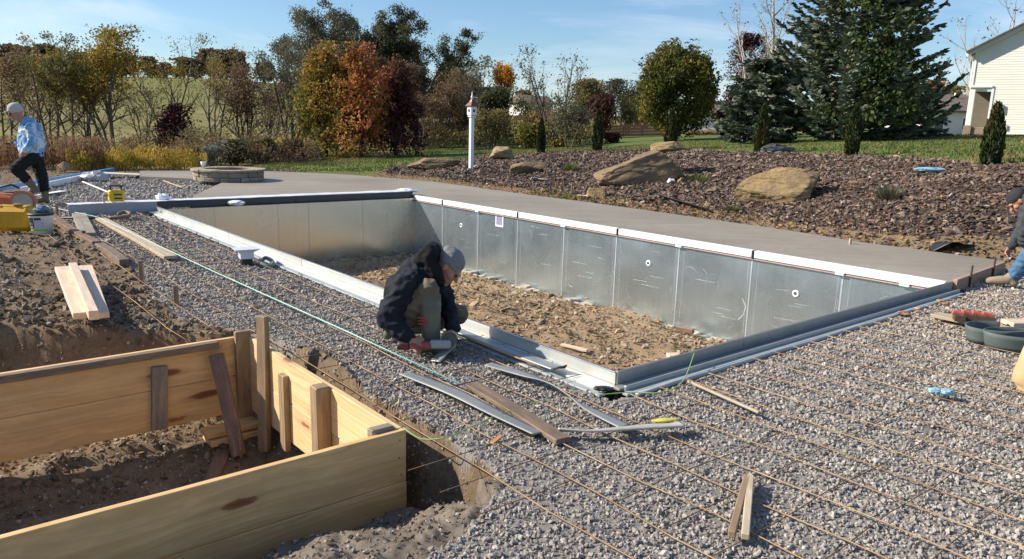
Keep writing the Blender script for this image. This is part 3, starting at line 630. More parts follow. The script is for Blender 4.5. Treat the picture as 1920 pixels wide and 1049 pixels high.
def build_litter():
    X, Y = [], []
    for d, r0, r1 in ((14, 2.5, 8), (22, 8, 20), (9, 20, 34)):
        a, b = dens(d, r0, r1); X.append(a); Y.append(b)
    a, b = dens(16, 5, 16); z, reg = region_z(a, b); X.append(a[reg == 2]); Y.append(b[reg == 2]); a, b = dens(70, 9, 25); z, reg = region_z(a, b); X.append(a[reg == 7]); Y.append(b[reg == 7])
    x, y = map(np.concatenate, (X, Y)); z, reg = region_z(x, y); u, v = uvc(x, y); k = ((reg == 2) | (reg == 7) | (reg == 3) | (reg == 4) | ((reg == 1) & (rng.random(len(x)) < 0.03)) | ((reg == 0) & (rng.random(len(x)) < 0.2))) & ~inpoly(x, y, DECK_POLY) & ~((u > -0.3) & (u < 0.05) & (v > -.3)) & ~((v > -0.3) & (v < 0.02) & (u > -.3) & (u < LP)); x, y, z = x[k], y[k], z[k]; n = len(x)
    bm_ = bmesh.new(); vs_ = [bm_.verts.new(p) for p in ((-1, 0, 0.1), (-0.2, 0.62, 0.22), (0.9, 0.1, 0.3), (-0.1, -0.6, 0.18), (0.1, 0.0, -0.05))]
    for f_ in ((0, 4, 1), (1, 4, 2), (2, 4, 3), (3, 4, 0)): bm_.faces.new([vs_[i] for i in f_])
    me_ = bpy.data.meshes.new('leaf'); bm_.to_mesh(me_); bm_.free(); me_.materials.append(stone_mat('fallen_leaf', [(0, (0.20, 0.10, 0.045)), (0.4, (0.36, 0.21, 0.09)), (0.7, (0.48, 0.32, 0.12)), (0.9, (0.40, 0.17, 0.06)), (1, (0.55, 0.45, 0.25))]))
    s = rng.uniform(0.02, 0.045, n); scatter('fallen_leaves', np.stack([x, y, z + 0.025], -1), np.stack([rng.normal(0, 0.4, n), rng.normal(0, 0.4, n), rng.uniform(-3.14, 3.14, n)], -1), np.repeat(s[:, None], 3, 1), [me_], 'dry fallen leaves scattered over pool floor, gravel and planting bed', 'leaves')
build_litter()
# ================================================================== THE POOL
pool = thing('swimming_pool', 'long rectangular pool shell of galvanised steel panels with white forms on its far rims', 'pool', UV(LP / 2, WP / 2, 0))
M_SEAM = galv_mat('bright_seam_zinc', (0.64, 0.71, 0.745), 0.40, 0.75, 0.0, mott=0.0)
def wall_run(o0, o1, cuts, nrm, z0, z1, mat, lip=True):
    """steel panels between the cuts (metres from o0 towards o1); nrm points into the pool"""
    d = (o1 - o0) / np.linalg.norm(o1 - o0); out = []
    for a, b in zip(cuts[:-1], cuts[1:]):
        zc = Z3 * (z0 + z1) / 2
        pn = plank('wall_panel', o0 + d * (a + 0.002) + zc, o0 + d * (b - 0.002) + zc, z1 - z0, 0.006, mat, pool, up=nrm, bev=0.001)
        if lip:
            m = MB(); q = o0 + d * (b - 0.002)
            m.bar(q + nrm * 0.006 + Z3 * (z0 + 0.01), q + nrm * 0.006 + Z3 * (z1 - 0.01), 0.022, 0.005, up=tuple(nrm), bev=0.001)
            m.obj('seam_lip', M_SEAM if mat is M_PANEL else mat, pn)
        out.append(pn)
    return out
RC = [0, 1.2, 2.47, 3.70, 4.96, 6.19, 7.45, 8.68, 9.93, LP]
right_panels = wall_run(UV(0, WP), UV(LP, WP), RC, -V, -1.42, 0.0, M_PANEL)
far_panels = wall_run(UV(LP, 0), UV(LP, WP), [0, 1.0, 2.21, 2.84, 4.05, 5.19, WP], -U, -1.42, 0.05, M_PANEL2)
wall_run(UV(0, 0), UV(LP, 0), RC, V, -1.42, 0.10, M_PANEL2, False)
wall_run(UV(0, 0), UV(0, WP), [0, 1.2, 2.4, 3.6, 4.8, WP], U, -1.42, 0.10, M_PANEL, False)
# fittings on the right wall
def on_right(px, py): return PP(px, py, UV(0, WP - 0.006), V)
ROT_W = Matrix((U, Z3, -V)).transposed()          # local z -> into the pool
def panel_at(p):
    u = np.dot(p - NC, U)
    return right_panels[max(i for i in range(9) if RC[i] <= u)]
for px, py in ((865, 423), (1216, 494), (1492, 551)):
    p = on_right(px, py)
    j = MB().lathe([(0.022, 0.0), (0.046, 0.0), (0.048, 0.006), (0.040, 0.012), (0.024, 0.012), (0.022, 0.004)], p, 20, ROT_W, False, False).obj('return_fitting', M_PVC, panel_at(p), True)
    MB().lathe([(0.001, 0.002), (0.0215, 0.002), (0.0215, 0.004), (0.012, 0.0045), (0.001, 0.010)], p, 14, ROT_W, False, False).obj('fitting_bore', M_BLACK if px != 1492 else M_DARKGREY, panel_at(p))
p = on_right(937, 413)
m = MB()
for a in (-1, 1):
    m.bar(p + U * 0.105 * a - Z3 * 0.13 - V * 0.004, p + U * 0.105 * a + Z3 * 0.13 - V * 0.004, 0.03, 0.012, up=tuple(-V)); m.bar(p + Z3 * 0.115 * a - U * 0.089 - V * 0.004, p + Z3 * 0.115 * a + U * 0.089 - V * 0.004, 0.03, 0.011, up=tuple(-V))
m.obj('skimmer_frame', M_PVC, panel_at(p)); m = MB(); m.bar(p - U * 0.09 - V * 0.001, p + U * 0.09 - V * 0.001, 0.20, 0.004, up=tuple(-V)); m.obj('skimmer_cover', flat('violet_grey_film', (0.27, 0.27, 0.44), 0.35), panel_at(p))
M_SCR = flat('scratch_white', (0.60, 0.655, 0.685), 0.5, 0.6, var=0.2)
rs_ = random.Random(12)
for i_, pn in enumerate(right_panels):
    m = MB(); w_ = RC[i_ + 1] - RC[i_]
    def wp(a, z): return UV(RC[i_] + a, WP - 0.0035, z)
    for k in range(5 if i_ < 5 else 3):
        a, z, r_, a0, sw = rs_.uniform(0.1, w_ - 0.1), rs_.uniform(-1.0, -0.15), rs_.uniform(0.05, 0.35), rs_.uniform(0, 6.3), rs_.uniform(0.4, 2.2); pts = [(min(w_ - 0.03, max(0.03, a + r_ * math.cos(a0 + sw * j / 8))), min(-0.04, z + r_ * math.sin(a0 + sw * j / 8) * 1.1)) for j in range(9)]; th_ = rs_.choice((0.0018, 0.0025, 0.004))
        for p_, q_ in zip(pts[:-1], pts[1:]):
            if abs(p_[0] - q_[0]) + abs(p_[1] - q_[1]) > 0.003: m.bar(wp(*p_), wp(*q_), th_, 0.0012, up=tuple(-V))
    for k in range(4):
        z = rs_.uniform(-0.9, -0.1); a = rs_.uniform(0.15, w_ - 0.5); m.bar(wp(a, z), wp(a + rs_.uniform(0.15, 0.35), z - rs_.uniform(0.0, 0.02)), 0.002, 0.0012, up=tuple(-V))
    for a in (0.05, w_ - 0.10): m.bar(wp(a, -0.05), wp(a + rs_.uniform(-0.01, 0.01), -0.9 - rs_.uniform(0, 0.3)), 0.003, 0.0012, up=tuple(-V))
    if i_ == 1:
        pts = [on_right(*p_) for p_ in ((1392, 560), (1398, 575), (1394, 590), (1384, 600))]
        for p_, q_ in zip(pts[:-1], pts[1:]): m.bar(p_, q_, 0.012, 0.0012, up=tuple(-V))
    m.obj('scratch_marks', M_SCR, pn)['kind'] = 'stuff'
# white forms on the right rim, with clips
cuts = [0.02, 2.45, 4.92, 7.42, 9.90, LP + 0.05]
for a, b in zip(cuts[:-1], cuts[1:]):
    plank('coping_form', UV(a + 0.012, WP + 0.005, 0.058), UV(b - 0.012, WP + 0.005, 0.058), 0.085, 0.10, M_WHITE, pool, bev=0.008)
for a in cuts[1:-1]:
    MB().box(UV(a, WP - 0.002, 0.056), (0.022, 0.10, 0.108), Matrix.Rotation(ANG_V + math.pi / 2, 3, 'Z')).obj('joint_strap', M_BLACK, pool)
plank('top_rail', UV(0.03, WP - 0.022, -0.008), UV(LP - 0.03, WP - 0.022, -0.008), 0.034, 0.014, flat('rusty_pink_rail', (0.42, 0.30, 0.27), 0.7), pool, bev=0.002)
for a in (0.45, 1.22, 3.68, 6.17, 8.66):
    MB().box(UV(a, WP - 0.05, 0.0), (0.11, 0.03, 0.035), Matrix.Rotation(ANG_V + math.pi / 2, 3, 'Z'), 0.004).obj('form_clip', M_PVC, pool)
# far rim: form face painted grey for its shade, white sheet on top, running on to the left of the corner
for a, b in ((-1.36, 0.02), (0.03, 2.6), (2.61, WP - 0.03)):
    plank('far_form', UV(LP + 0.10, a, 0.125 if a > 0 else 0.095), UV(LP + 0.10, b, 0.125 if a > 0 else 0.095), 0.035, 0.12 if a > 0 else 0.17, M_DARKGREY if a > 0 else flat('shade_grey_form_face', (0.33, 0.34, 0.36), 0.6), pool, bev=0.003)
def sheet(name, path, w0, mat, parent=None, n=40, amp=0.012, seed=3, th=0.004):
    """crinkled film: path = list of (left, right) edge points"""
    L0 = np.array([p[0] for p in path]); R0 = np.array([p[1] for p in path]); t = np.linspace(0, len(path) - 1, n)
    Lp = np.stack([np.interp(t, range(len(path)), L0[:, k]) for k in range(3)], -1); Rp = np.stack([np.interp(t, range(len(path)), R0[:, k]) for k in range(3)], -1)
    m = 9; s = np.linspace(0, 1, m)[None, :, None]; G = Lp[:, None] * (1 - s) + Rp[:, None] * s
    G[..., 2] += amp * fbm(G[..., 0] * 9, G[..., 1] * 9, seed, 3) + amp * 0.5
    vs = G.reshape(-1, 3); i, j = np.meshgrid(range(n - 1), range(m - 1), indexing='ij')
    f = np.stack([i * m + j, (i + 1) * m + j, (i + 1) * m + j + 1, i * m + j + 1], -1).reshape(-1, 4)
    o = obj_me(name, mesh_np(name, vs, f, mat, True), parent); md = o.modifiers.new('thick', 'SOLIDIFY'); md.thickness = th; return o
M_FILM = flat('white_film', (0.74, 0.76, 0.82), 0.35, var=0.06)
sheet('rim_sheet', [(UV(LP + 0.085, -1.34, 0.187), UV(LP + 0.36, -1.34, 0.185)), (UV(LP + 0.085, 0, 0.187), UV(LP + 0.40, 0, 0.185)), (UV(LP + 0.085, 3, 0.19), UV(LP + 0.46, 3, 0.19)), (UV(LP + 0.085, WP, 0.19), UV(LP + 0.42, WP, 0.19))], 0.3, M_FILM, pool, 80)
# left rim: zinc lip, white track, pale outer track; near rim: lip with its shade painted in as dark zinc, ribs
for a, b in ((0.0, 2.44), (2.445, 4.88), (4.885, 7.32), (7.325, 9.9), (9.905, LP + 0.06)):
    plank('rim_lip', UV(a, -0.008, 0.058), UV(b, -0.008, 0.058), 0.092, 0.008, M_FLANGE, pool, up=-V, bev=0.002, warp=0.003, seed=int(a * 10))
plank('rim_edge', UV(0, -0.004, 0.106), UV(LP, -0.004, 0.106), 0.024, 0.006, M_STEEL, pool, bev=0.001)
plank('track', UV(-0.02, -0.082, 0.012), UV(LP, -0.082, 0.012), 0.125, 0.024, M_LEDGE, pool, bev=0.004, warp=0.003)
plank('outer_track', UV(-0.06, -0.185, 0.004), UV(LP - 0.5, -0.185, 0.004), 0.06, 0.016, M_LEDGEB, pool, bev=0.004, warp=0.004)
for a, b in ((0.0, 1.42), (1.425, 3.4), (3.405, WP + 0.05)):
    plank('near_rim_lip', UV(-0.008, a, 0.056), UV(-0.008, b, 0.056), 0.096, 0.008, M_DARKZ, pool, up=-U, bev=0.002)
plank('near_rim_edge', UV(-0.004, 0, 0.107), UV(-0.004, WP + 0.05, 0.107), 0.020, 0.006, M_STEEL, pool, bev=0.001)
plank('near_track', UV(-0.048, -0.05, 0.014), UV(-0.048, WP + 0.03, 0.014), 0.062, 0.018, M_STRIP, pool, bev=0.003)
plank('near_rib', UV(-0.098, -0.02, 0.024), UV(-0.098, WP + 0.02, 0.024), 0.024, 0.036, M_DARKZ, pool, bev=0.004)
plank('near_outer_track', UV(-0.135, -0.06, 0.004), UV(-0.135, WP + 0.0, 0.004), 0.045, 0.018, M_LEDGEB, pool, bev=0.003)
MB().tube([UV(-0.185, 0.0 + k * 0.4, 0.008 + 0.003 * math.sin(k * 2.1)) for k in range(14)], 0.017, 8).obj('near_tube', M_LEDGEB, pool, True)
# rough concrete footing along the foot of the walls
def footing(name, f, n, w, seed):
    m = MB(); pts = []
    rs = random.Random(seed)
    for k in range(n):
        p, q = f(k / n), f((k + 1) / n)
        if rs.random() < 0.16: continue
        c = (p + q) / 2; c[2] += rs.uniform(-0.03, 0.03); m.box(c, (np.linalg.norm(q - p) * rs.uniform(0.8, 1.15), w * rs.uniform(0.5, 1.5), 0.09 * rs.uniform(0.6, 1.3)), Matrix.Rotation(math.atan2((q - p)[1], (q - p)[0]) + rs.uniform(-0.12, 0.12), 3, 'Z') @ Matrix.Rotation(rs.uniform(-0.3, 0.3), 3, 'X'), 0.015)
    o = m.obj(name, flat('lean_concrete', (0.36, 0.32, 0.26), 0.95, var=0.3, scale=12, bump=0.6), pool); o['kind'] = 'stuff'
footing('wall_footing', lambda t: UV(0.3 + t * (LP - 0.4), WP - 0.10, -1.28), 70, 0.16, 3)
footing('far_footing', lambda t: UV(LP - 0.12, 0.1 + t * (WP - 0.2), -1.22), 40, 0.18, 4)
# deck end form board with pins
e0, e1 = P(1793, 533, 0.05) + 0, P(1888, 500, 0.05)
e0 = UV(-0.02, WP + 0.10, 0.04); ed = (e1 - e0); ed[2] = 0; ed /= np.linalg.norm(ed)
t = thing('deck_form', 'pinkish timber edge board with steel pins holding the right end of the wet deck', 'form board', e0)
plank('form_board', e0 + Z3 * 0.02, e0 + ed * 1.9 + Z3 * 0.02, 0.14, 0.045, wood('pinkish_form_board', (0.50, 0.37, 0.29), (0.38, 0.26, 0.19), knots=False, stain=0.3), t, up=np.cross(ed, Z3))
for d_ in (0.42, 1.33):
    q = e0 + ed * d_ + np.cross(ed, Z3) * 0.035
    MB().tube([q - Z3 * 0.1, q + Z3 * 0.21], 0.012, 8).obj('steel_pin', M_IRON, t)
# ================================================================== TIMBER FORM
fm = thing('timber_form', 'big open box of new yellow pine boards set in a dug trench', 'timber form', FO(1.1, -1.6, -0.7))
PZ = [(0.05, -0.245), (-0.248, -0.54)]
LFT = -3.25
for k, (za, zb) in enumerate(PZ):
    zc = (za + zb) / 2; w = za - zb
    plank('form_board', FO(0.02, LFT, zc), FO(0.02, 0.0, zc), w, 0.04, M_PINE, fm, up=-U, warp=0.004, seed=k)
    plank('form_board', FO(0.0405, -0.022, zc), FO(FORM_L, -0.022, zc), w, 0.04, M_PINE2, fm, up=V, warp=0.003, seed=10 + k)
    plank('form_board', FO(FORM_L + 0.02, LFT, zc), FO(FORM_L + 0.02, -0.0, zc), w, 0.04, M_PINE, fm, up=-U, warp=0.004, seed=20 + k)
    plank('form_board', FO(0.0405, LFT + 0.02, zc), FO(FORM_L, LFT + 0.02, zc), w, 0.04, M_PINE, fm, up=V, seed=30 + k)
FI = FORM_L                                        # inner face of the far board
plank('corner_post', FO(FI - 0.025, -0.085, -0.66), FO(FI - 0.025, -0.085, 0.10), 0.12, 0.045, M_STAKE, fm, up=-U, seed=3)
plank('cleat', FO(FI - 0.02, -0.0, 0) * 0 + PP(299, 805, FO(FI - 0.02, 0, 0), U), PP(299, 687, FO(FI - 0.02, 0, 0), U), 0.105, 0.038, M_OLD, fm, up=-U, seed=4)
plank('top_strip', FO(FI - 0.030, LFT + 0.05, 0.024), FO(FI - 0.030, -0.27, 0.024), 0.055, 0.05, M_RUSTWOOD, fm, seed=5)
plank('cleat', FO(1.50, -0.065, -0.60), FO(1.50, -0.065, -0.05), 0.09, 0.042, M_STAKE, fm, up=-V, seed=6)
sb = FO(1.83, -0.095, -0.72)
st = PP(497, 592, sb, U)
plank('tall_stake', sb, sb * [1, 1, 0] + Z3 * st[2] + (st - sb) * [0.6, 0.6, 0], 0.085, 0.048, M_STAKE, fm, up=-V * 0.9 - U * 0.4, seed=7)
pb = P(516, 833, -0.70); MB().tube([pb, [pb[0], pb[1], PP(516, 731, pb, np.array([0, 1.0, 0]))[2]]], 0.012, 8).obj('steel_pin', M_IRON, fm)
plank('end_post', FO(0.86, -0.092, -0.75), FO(0.86, -0.092, 0.065), 0.10, 0.095, M_STAKE, fm, up=-V, seed=8, bev=0.006)
plank('corner_block', FO(0.075, -0.18, 0.045), FO(0.075, -0.05, 0.045), 0.06, 0.05, M_OLD, fm, seed=9)
bt, bb = PP(405, 665, FO(FI - 0.06, 0, 0), U), P(449, 855, -0.70)
plank('brace', bb, bt, 0.10, 0.04, M_CEDAR, fm, up=(0.1, -1, 0.5), seed=10, warp=0.004)
pb = P(452, 858, -0.70); MB().tube([pb, pb + np.array([-0.02, 0.03, 0.24])], 0.010, 8).obj('steel_pin', M_RUSTWOOD, fm)
plank('sill_board', FO(FI - 0.13, -0.44, -0.60), FO(FI - 0.13, -0.045, -0.60), 0.16, 0.04, M_PINE, fm, seed=11)
plank('sill_board', FO(FI - 0.14, -0.42, -0.655), FO(FI - 0.14, -0.05, -0.655), 0.20, 0.045, M_PINE, fm, seed=12)
def solo(o, label, cat, group=None): return tag(o, label, cat, group)
M_STAMP = flat('brown_stamp_ink', (0.20, 0.10, 0.04), 0.8)
def stamp(o_, n_, px, py, w, h_, rows, off, seed):
    rs = random.Random(seed); m = MB(); c = PP(px, py, o_, n_) + n_ * off
    for r_ in range(rows):
        x = -w / 2
        while x < w / 2:
            l_ = rs.uniform(0.006, 0.014); m.bar(c + V * x + Z3 * (h_ / 2 - r_ * h_ / rows), c + V * (x + l_) + Z3 * (h_ / 2 - r_ * h_ / rows), h_ / rows * 0.6, 0.0012, up=tuple(n_)); x += l_ + rs.uniform(0.004, 0.01)
    m.obj('ink_stamp', M_STAMP, fm)
stamp(FO(FI, 0, 0), U, 101, 742, 0.035, 0.12, 9, -0.0015, 1); stamp(FO(0, 0, 0), U, 566, 913, 0.04, 0.07, 5, -0.0015, 2); stamp(FO(0, 0, 0), U, 520, 1003, 0.03, 0.11, 8, -0.0015, 3)
m = MB(); rs_ = random.Random(4)
for t_ in (-0.03, -0.62, -1.22, -1.8):
    for z_ in (0.0, -0.10, -0.2, -0.3, -0.42, -0.5): m.lathe([(0.001, 0.0), (0.005, 0.0), (0.004, 0.0015), (0.001, 0.002)], FO(-0.0005, t_ + rs_.uniform(-0.02, 0.02), z_), 6, Matrix((V, Z3, -U)).transposed())
m.obj('nail_heads', M_IRON, fm)['kind'] = 'stuff'
solo(plank('loose_board', P(393, 908, -0.72), P(421, 845, -0.715), 0.10, 0.035, M_CEDAR, seed=13), 'short reddish board lying flat on the dirt inside the timber form', 'board')
# ================================================================== REBAR GRID
rb = thing('rebar_grid', 'rust coloured grid of thin steel bars laid over the grey gravel', 'rebar', UV(-1, 0, 0.03))
def rod(p0, p1, r, mat, name, seed, n=None, wob=0.011):
    Ln = np.linalg.norm(np.array(p1) - np.array(p0)); n = n or max(3, int(Ln / 0.45)); rs = random.Random(seed); pts = []
    d = (np.array(p1) - np.array(p0)) / Ln; sd = np.array([-d[1], d[0], 0])
    for k in range(n + 1):
        q = np.array(p0) + d * Ln * k / n; pts.append(q + sd * rs.uniform(-wob, wob) + Z3 * rs.uniform(-0.6 * wob, 1.2 * wob))
    return MB().tube(pts, r, 5).obj(name, mat, rb, True)
SP = 0.27; k = 0
v = -1.46 - SP * 2
while v < 9.0:
    k += 1
    u0, u1 = (-5.5, -0.22) if v > -0.2 else (-5.5, 12.6)
    if v > WP + 0.3: u1 = -0.5
    if v < -1.53:
        rod(UV(2.42, v, 0.055), UV(11.2, v, 0.045), 0.0034, M_REBAR, 'bar', k)
    else: rod(UV(u0, v, 0.026), UV(u1, v, 0.030), 0.0034, M_REBAR, 'bar', k)
    v += SP
u = -5.4
while u < 12.4:
    k += 1
    if u < -0.2: rod(UV(u, -1.75 if u > -0.9 else -1.2, 0.018), UV(u, 8.6, 0.018), 0.0027, M_CROSSB, 'cross_bar', k)
    elif u > 0.05 and u < LP: rod(UV(u, -1.5 if u < 2.4 else -1.75, 0.030), UV(u, -0.27 if u > 2.2 else -0.06, 0.032), 0.0027, M_CROSSB, 'cross_bar', k)
    elif u >= LP + 0.5: rod(UV(u, -1.9, 0.03), UV(u, 2.4, 0.03), 0.0027, M_CROSSB, 'cross_bar', k)
    u += SP
# ================================================================== STRIPS, BOARDS, STRINGS ON THE GRAVEL
def band(name, path, mat, th=0.006, n=48, label=None, cat=None, group=None, parent=None):
    """a flexible flat strip; path items = (point, width, tilt in degrees about its run)"""
    pts = np.array([p[0] for p in path], float); w = np.array([p[1] for p in path]); ti = np.array([p[2] for p in path]); t = np.linspace(0, len(path) - 1, n)
    def sm(a):
        i = np.clip(np.floor(t).astype(int), 0, len(a) - 2); f = t - i; g = lambda k: a[np.clip(i + k, 0, len(a) - 1)]
        f = f if a.ndim == 1 else f[:, None]
        return 0.5 * ((2 * g(0)) + (-g(-1) + g(1)) * f + (2 * g(-1) - 5 * g(0) + 4 * g(1) - g(2)) * f ** 2 + (-g(-1) + 3 * g(0) - 3 * g(1) + g(2)) * f ** 3)
    C, wd, tl = sm(pts), sm(w), np.radians(sm(ti)); T = np.gradient(C, axis=0); T /= np.linalg.norm(T, axis=1)[:, None]
    S = np.cross(T, Z3); S /= np.linalg.norm(S, axis=1)[:, None]; Nn = np.cross(S, T)
    D = S * np.cos(tl)[:, None] + Nn * np.sin(tl)[:, None]
    m = 5; G = C[:, None] + D[:, None] * (np.linspace(-0.5, 0.5, m)[None, :, None] * wd[:, None, None])
    i, j = np.meshgrid(range(n - 1), range(m - 1), indexing='ij'); f = np.stack([i * m + j, (i + 1) * m + j, (i + 1) * m + j + 1, i * m + j + 1], -1).reshape(-1, 4)
    o = obj_me(name, mesh_np(name, G.reshape(-1, 3), f, mat, True), parent); md = o.modifiers.new('thick', 'SOLIDIFY'); md.thickness = th; md.offset = 0
    return tag(o, label, cat, group)
GS = 'zinc strips lying on the gravel'
band('metal_strip', [(P(760, 700, 0.05), 0.105, 4), (P(850, 735, 0.05), 0.105, 0), (P(930, 775, 0.055), 0.105, 8), (P(1010, 813, 0.04), 0.10, 10)], M_STRIP, label='straight dark blue grey zinc strip beside the rusty plank on the gravel', cat='metal strip', group=GS)
band('metal_strip', [(P(915, 683, 0.045), 0.085, 0), (P(985, 703, 0.05), 0.09, 4), (P(1032, 721, 0.065), 0.09, 32), (P(1070, 745, 0.05), 0.085, 40), (P(1110, 770, 0.05), 0.085, 10), (P(1172, 800, 0.05), 0.085, 0)], M_STRIP, label='twisted zinc strip with a kink running from the pool track to the curved strip', cat='metal strip', group=GS)
band('metal_strip', [(P(1047, 806, 0.05), 0.05, 35), (P(1110, 808, 0.05), 0.065, 20), (P(1195, 802, 0.06), 0.07, 10), (P(1279, 796, 0.065), 0.075, 5)], flat('pale_zinc', (0.50, 0.48, 0.42), 0.5, 0.3, 0.25, 8), th=0.012, label='gently curved pale strip lying across the end of the twisted strip', cat='metal strip', group=GS)
band('metal_strip', [(UV(1.95, -0.135, 0.045), 0.10, 2), (UV(1.2, -0.145, 0.04), 0.10, 0), (UV(0.42, -0.14, 0.045), 0.10, -3)], M_DARKZ, label='dark dented strip lying along the white track by the pool corner', cat='metal strip', group=GS)
band('metal_strip', [(UV(0.42, -0.19, 0.046), 0.09, 10), (UV(0.37, -0.10, 0.062), 0.08, 35)], M_BLACK, n=12, label='short bent black offcut at the end of the dark strip on the track', cat='metal strip', group=GS)
solo(plank('rusty_plank', P(884, 722, 0.035), P(1057, 826, 0.035), 0.095, 0.03, M_RUSTWOOD, seed=21, warp=0.006), 'brown rust stained plank beside the straight zinc strip', 'board')
def curve_tube(name, pts, r, mat, label, cat, group=None, n=6):
    return solo(MB().tube(pts, r, n).obj(name, mat, None, True), label, cat, group)
curve_tube('copper_rod', [UV(2.1, -0.24, 0.05), UV(1.5, -0.235, 0.055), UV(0.9, -0.23, 0.05), UV(0.5, -0.215, 0.045)], 0.007, flat('copper_rod', (0.50, 0.27, 0.14), 0.6), 'thin orange brown rod lying along the outer pool track', 'rod')
def smooth_path(pts, n=40):
    a = np.array(pts, float); t = np.linspace(0, len(a) - 1, n); i = np.clip(np.floor(t).astype(int), 0, len(a) - 2); f = (t - i)[:, None]; g = lambda k: a[np.clip(i + k, 0, len(a) - 1)]
    return 0.5 * ((2 * g(0)) + (-g(-1) + g(1)) * f + (2 * g(-1) - 5 * g(0) + 4 * g(1) - g(2)) * f ** 2 + (-g(-1) + 3 * g(0) - 3 * g(1) + g(2)) * f ** 3)
curve_tube('mint_line', [P(87, 387, 0.07), P(182, 407, 0.07), P(400, 509, 0.075), P(640, 617, 0.08), P(862, 720, 0.075)], 0.0055, flat('mint_cord', (0.33, 0.58, 0.52), 0.6), 'taut mint green cord stretched across the gravel left of the pool', 'cord')
M_GSTR = flat('lime_string', (0.27, 0.45, 0.16), 0.6)
curve_tube('green_string', smooth_path([FO(0.02, -0.005, 0.055), P(790, 823, 0.03), P(838, 820, 0.05), P(880, 802, 0.05), P(925, 782, 0.055), P(975, 765, 0.05), P(1030, 746, 0.05)], 50), 0.0035, M_GSTR, 'slack lime green string from the form corner across the gravel to the curved strips', 'string')
curve_tube('green_string', smooth_path([P(1120, 741, 0.04), P(1180, 736, 0.035), P(1240, 736, 0.05), P(1280, 715, 0.07), P(1302, 662, 0.11)], 40), 0.0035, M_GSTR, 'lime green string looping over the near rim by the pool corner', 'string')
band('yellow_strap', [(P(1222, 790, 0.07), 0.035, 10), (P(1245, 788, 0.078), 0.035, -10), (P(1270, 786, 0.07), 0.035, 15)], flat('yellow_strap', (0.55, 0.46, 0.07), 0.7), label='crumpled yellow strap behind the curved pale strip', cat='strap')
for nm, a, b, w, th, mt, lb in (
    ('wooden_stake', (1372, 1003), (1401, 894), 0.032, 0.03, M_STAKE, 'darker left stake of the pair crossed on the near gravel'),
    ('wooden_stake', (1397, 1007), (1407, 895), 0.034, 0.03, M_LATH, 'paler right stake of the pair crossed on the near gravel'),
    ('wood_lath', (1290, 715), (1424, 774), 0.024, 0.015, M_LATH, 'thin wooden lath lying on gravel beside the near pool rim')):
    solo(plank(nm, P(*a, 0.045), P(*b, 0.05), w, th, mt, seed=a[0]), lb, 'stake' if 'stake' in nm else 'lath', 'stakes crossed on the gravel' if 'stake' in nm else None)
solo(plank('wood_chip', P(922, 832, 0.04), P(940, 818, 0.045), 0.03, 0.012, flat('orange_wood', (0.45, 0.22, 0.10), 0.8)), 'small orange splinter of wood on the gravel near the rusty plank', 'wood chip')
solo(plank('pale_lath', P(1053, 646, -1.1), P(1102, 658, -1.1), 0.06, 0.03, M_PRIME, seed=77), 'pale stick lying on the pool floor close to the left rim', 'lath')
solo(plank('wood_block', UV(0.55, 0.9, 0) * 0 + P(1252, 668, -0.55), P(1275, 668, -0.55), 0.12, 0.04, M_PRIME, seed=78), 'pinkish wood block standing in the pool behind the near rim', 'wood block')
solo(plank('wood_block', P(1268, 616, -1.15), P(1300, 622, -1.15), 0.09, 0.07, M_CEDAR, seed=79), 'short timber offcut at the foot of the right pool wall', 'wood block')
# boards left of the pool
gl = 'old boards edging the gravel'
solo(plank('long_board', P(187, 409, 0.05), P(320, 483, 0.05), 0.15, 0.04, M_LATH, seed=31, warp=0.004), 'long pale board lying on gravel under the mint cord', 'board')
solo(plank('short_board', P(148, 402, 0.05), P(165, 440, 0.05), 0.20, 0.045, wood('grey_pale_board', (0.42, 0.37, 0.29), (0.30, 0.26, 0.2), knots=False, stain=0.4), seed=32), 'short grey board on gravel left of the long pale board', 'board')
solo(plank('edging_board', P(96, 407, 0.05), P(183, 461, 0.05), 0.10, 0.09, M_CEDAR, seed=33, warp=0.015), 'split brown edging board beside the bucket, farther one of two', 'board', gl)
solo(plank('edging_board', P(185, 462, 0.05), P(234, 495, 0.05), 0.10, 0.09, M_RUSTWOOD, seed=34, warp=0.015), 'brown edging board with broken end, nearer one of two in line', 'board', gl)
for (a, b, h_, lb) in (((266, 538), 0, 0.27, 'brown wooden peg driven in beside the gravel edge near the edging board'), ((331, 578), 0, 0.21, 'short rusty peg in the gravel edge nearest the timber form'), ((108, 408), 0, 0.24, 'dark grey peg standing right behind the white bucket'), ((158, 452), 0, 0.14, 'small rusty pin at the joint of the edging boards')):
    q = P(*a, -0.02); solo(plank('peg', q, q + Z3 * h_ + np.array([0.004, 0, 0]), 0.042, 0.028, M_STAKE if h_ > 0.2 else M_IRON, seed=int(a[0]), up=(0.2, -1, 0)), lb, 'peg', 'pegs along the gravel edge')
lum = thing('lumber_stack', 'three white pine lengths stacked on the brown dirt at left', 'lumber', P(150, 560, 0.02))
for i, (a, b, zz, w, th) in enumerate((((119, 504), (158, 592), 0.14, 0.15, 0.05), ((160, 502), (188, 592), 0.14, 0.13, 0.05), ((137, 499), (176, 592), 0.205, 0.07, 0.07))):
    plank('board', P(*a, zz), P(*b, zz), w, th, M_PRIME, lum, seed=40 + i)
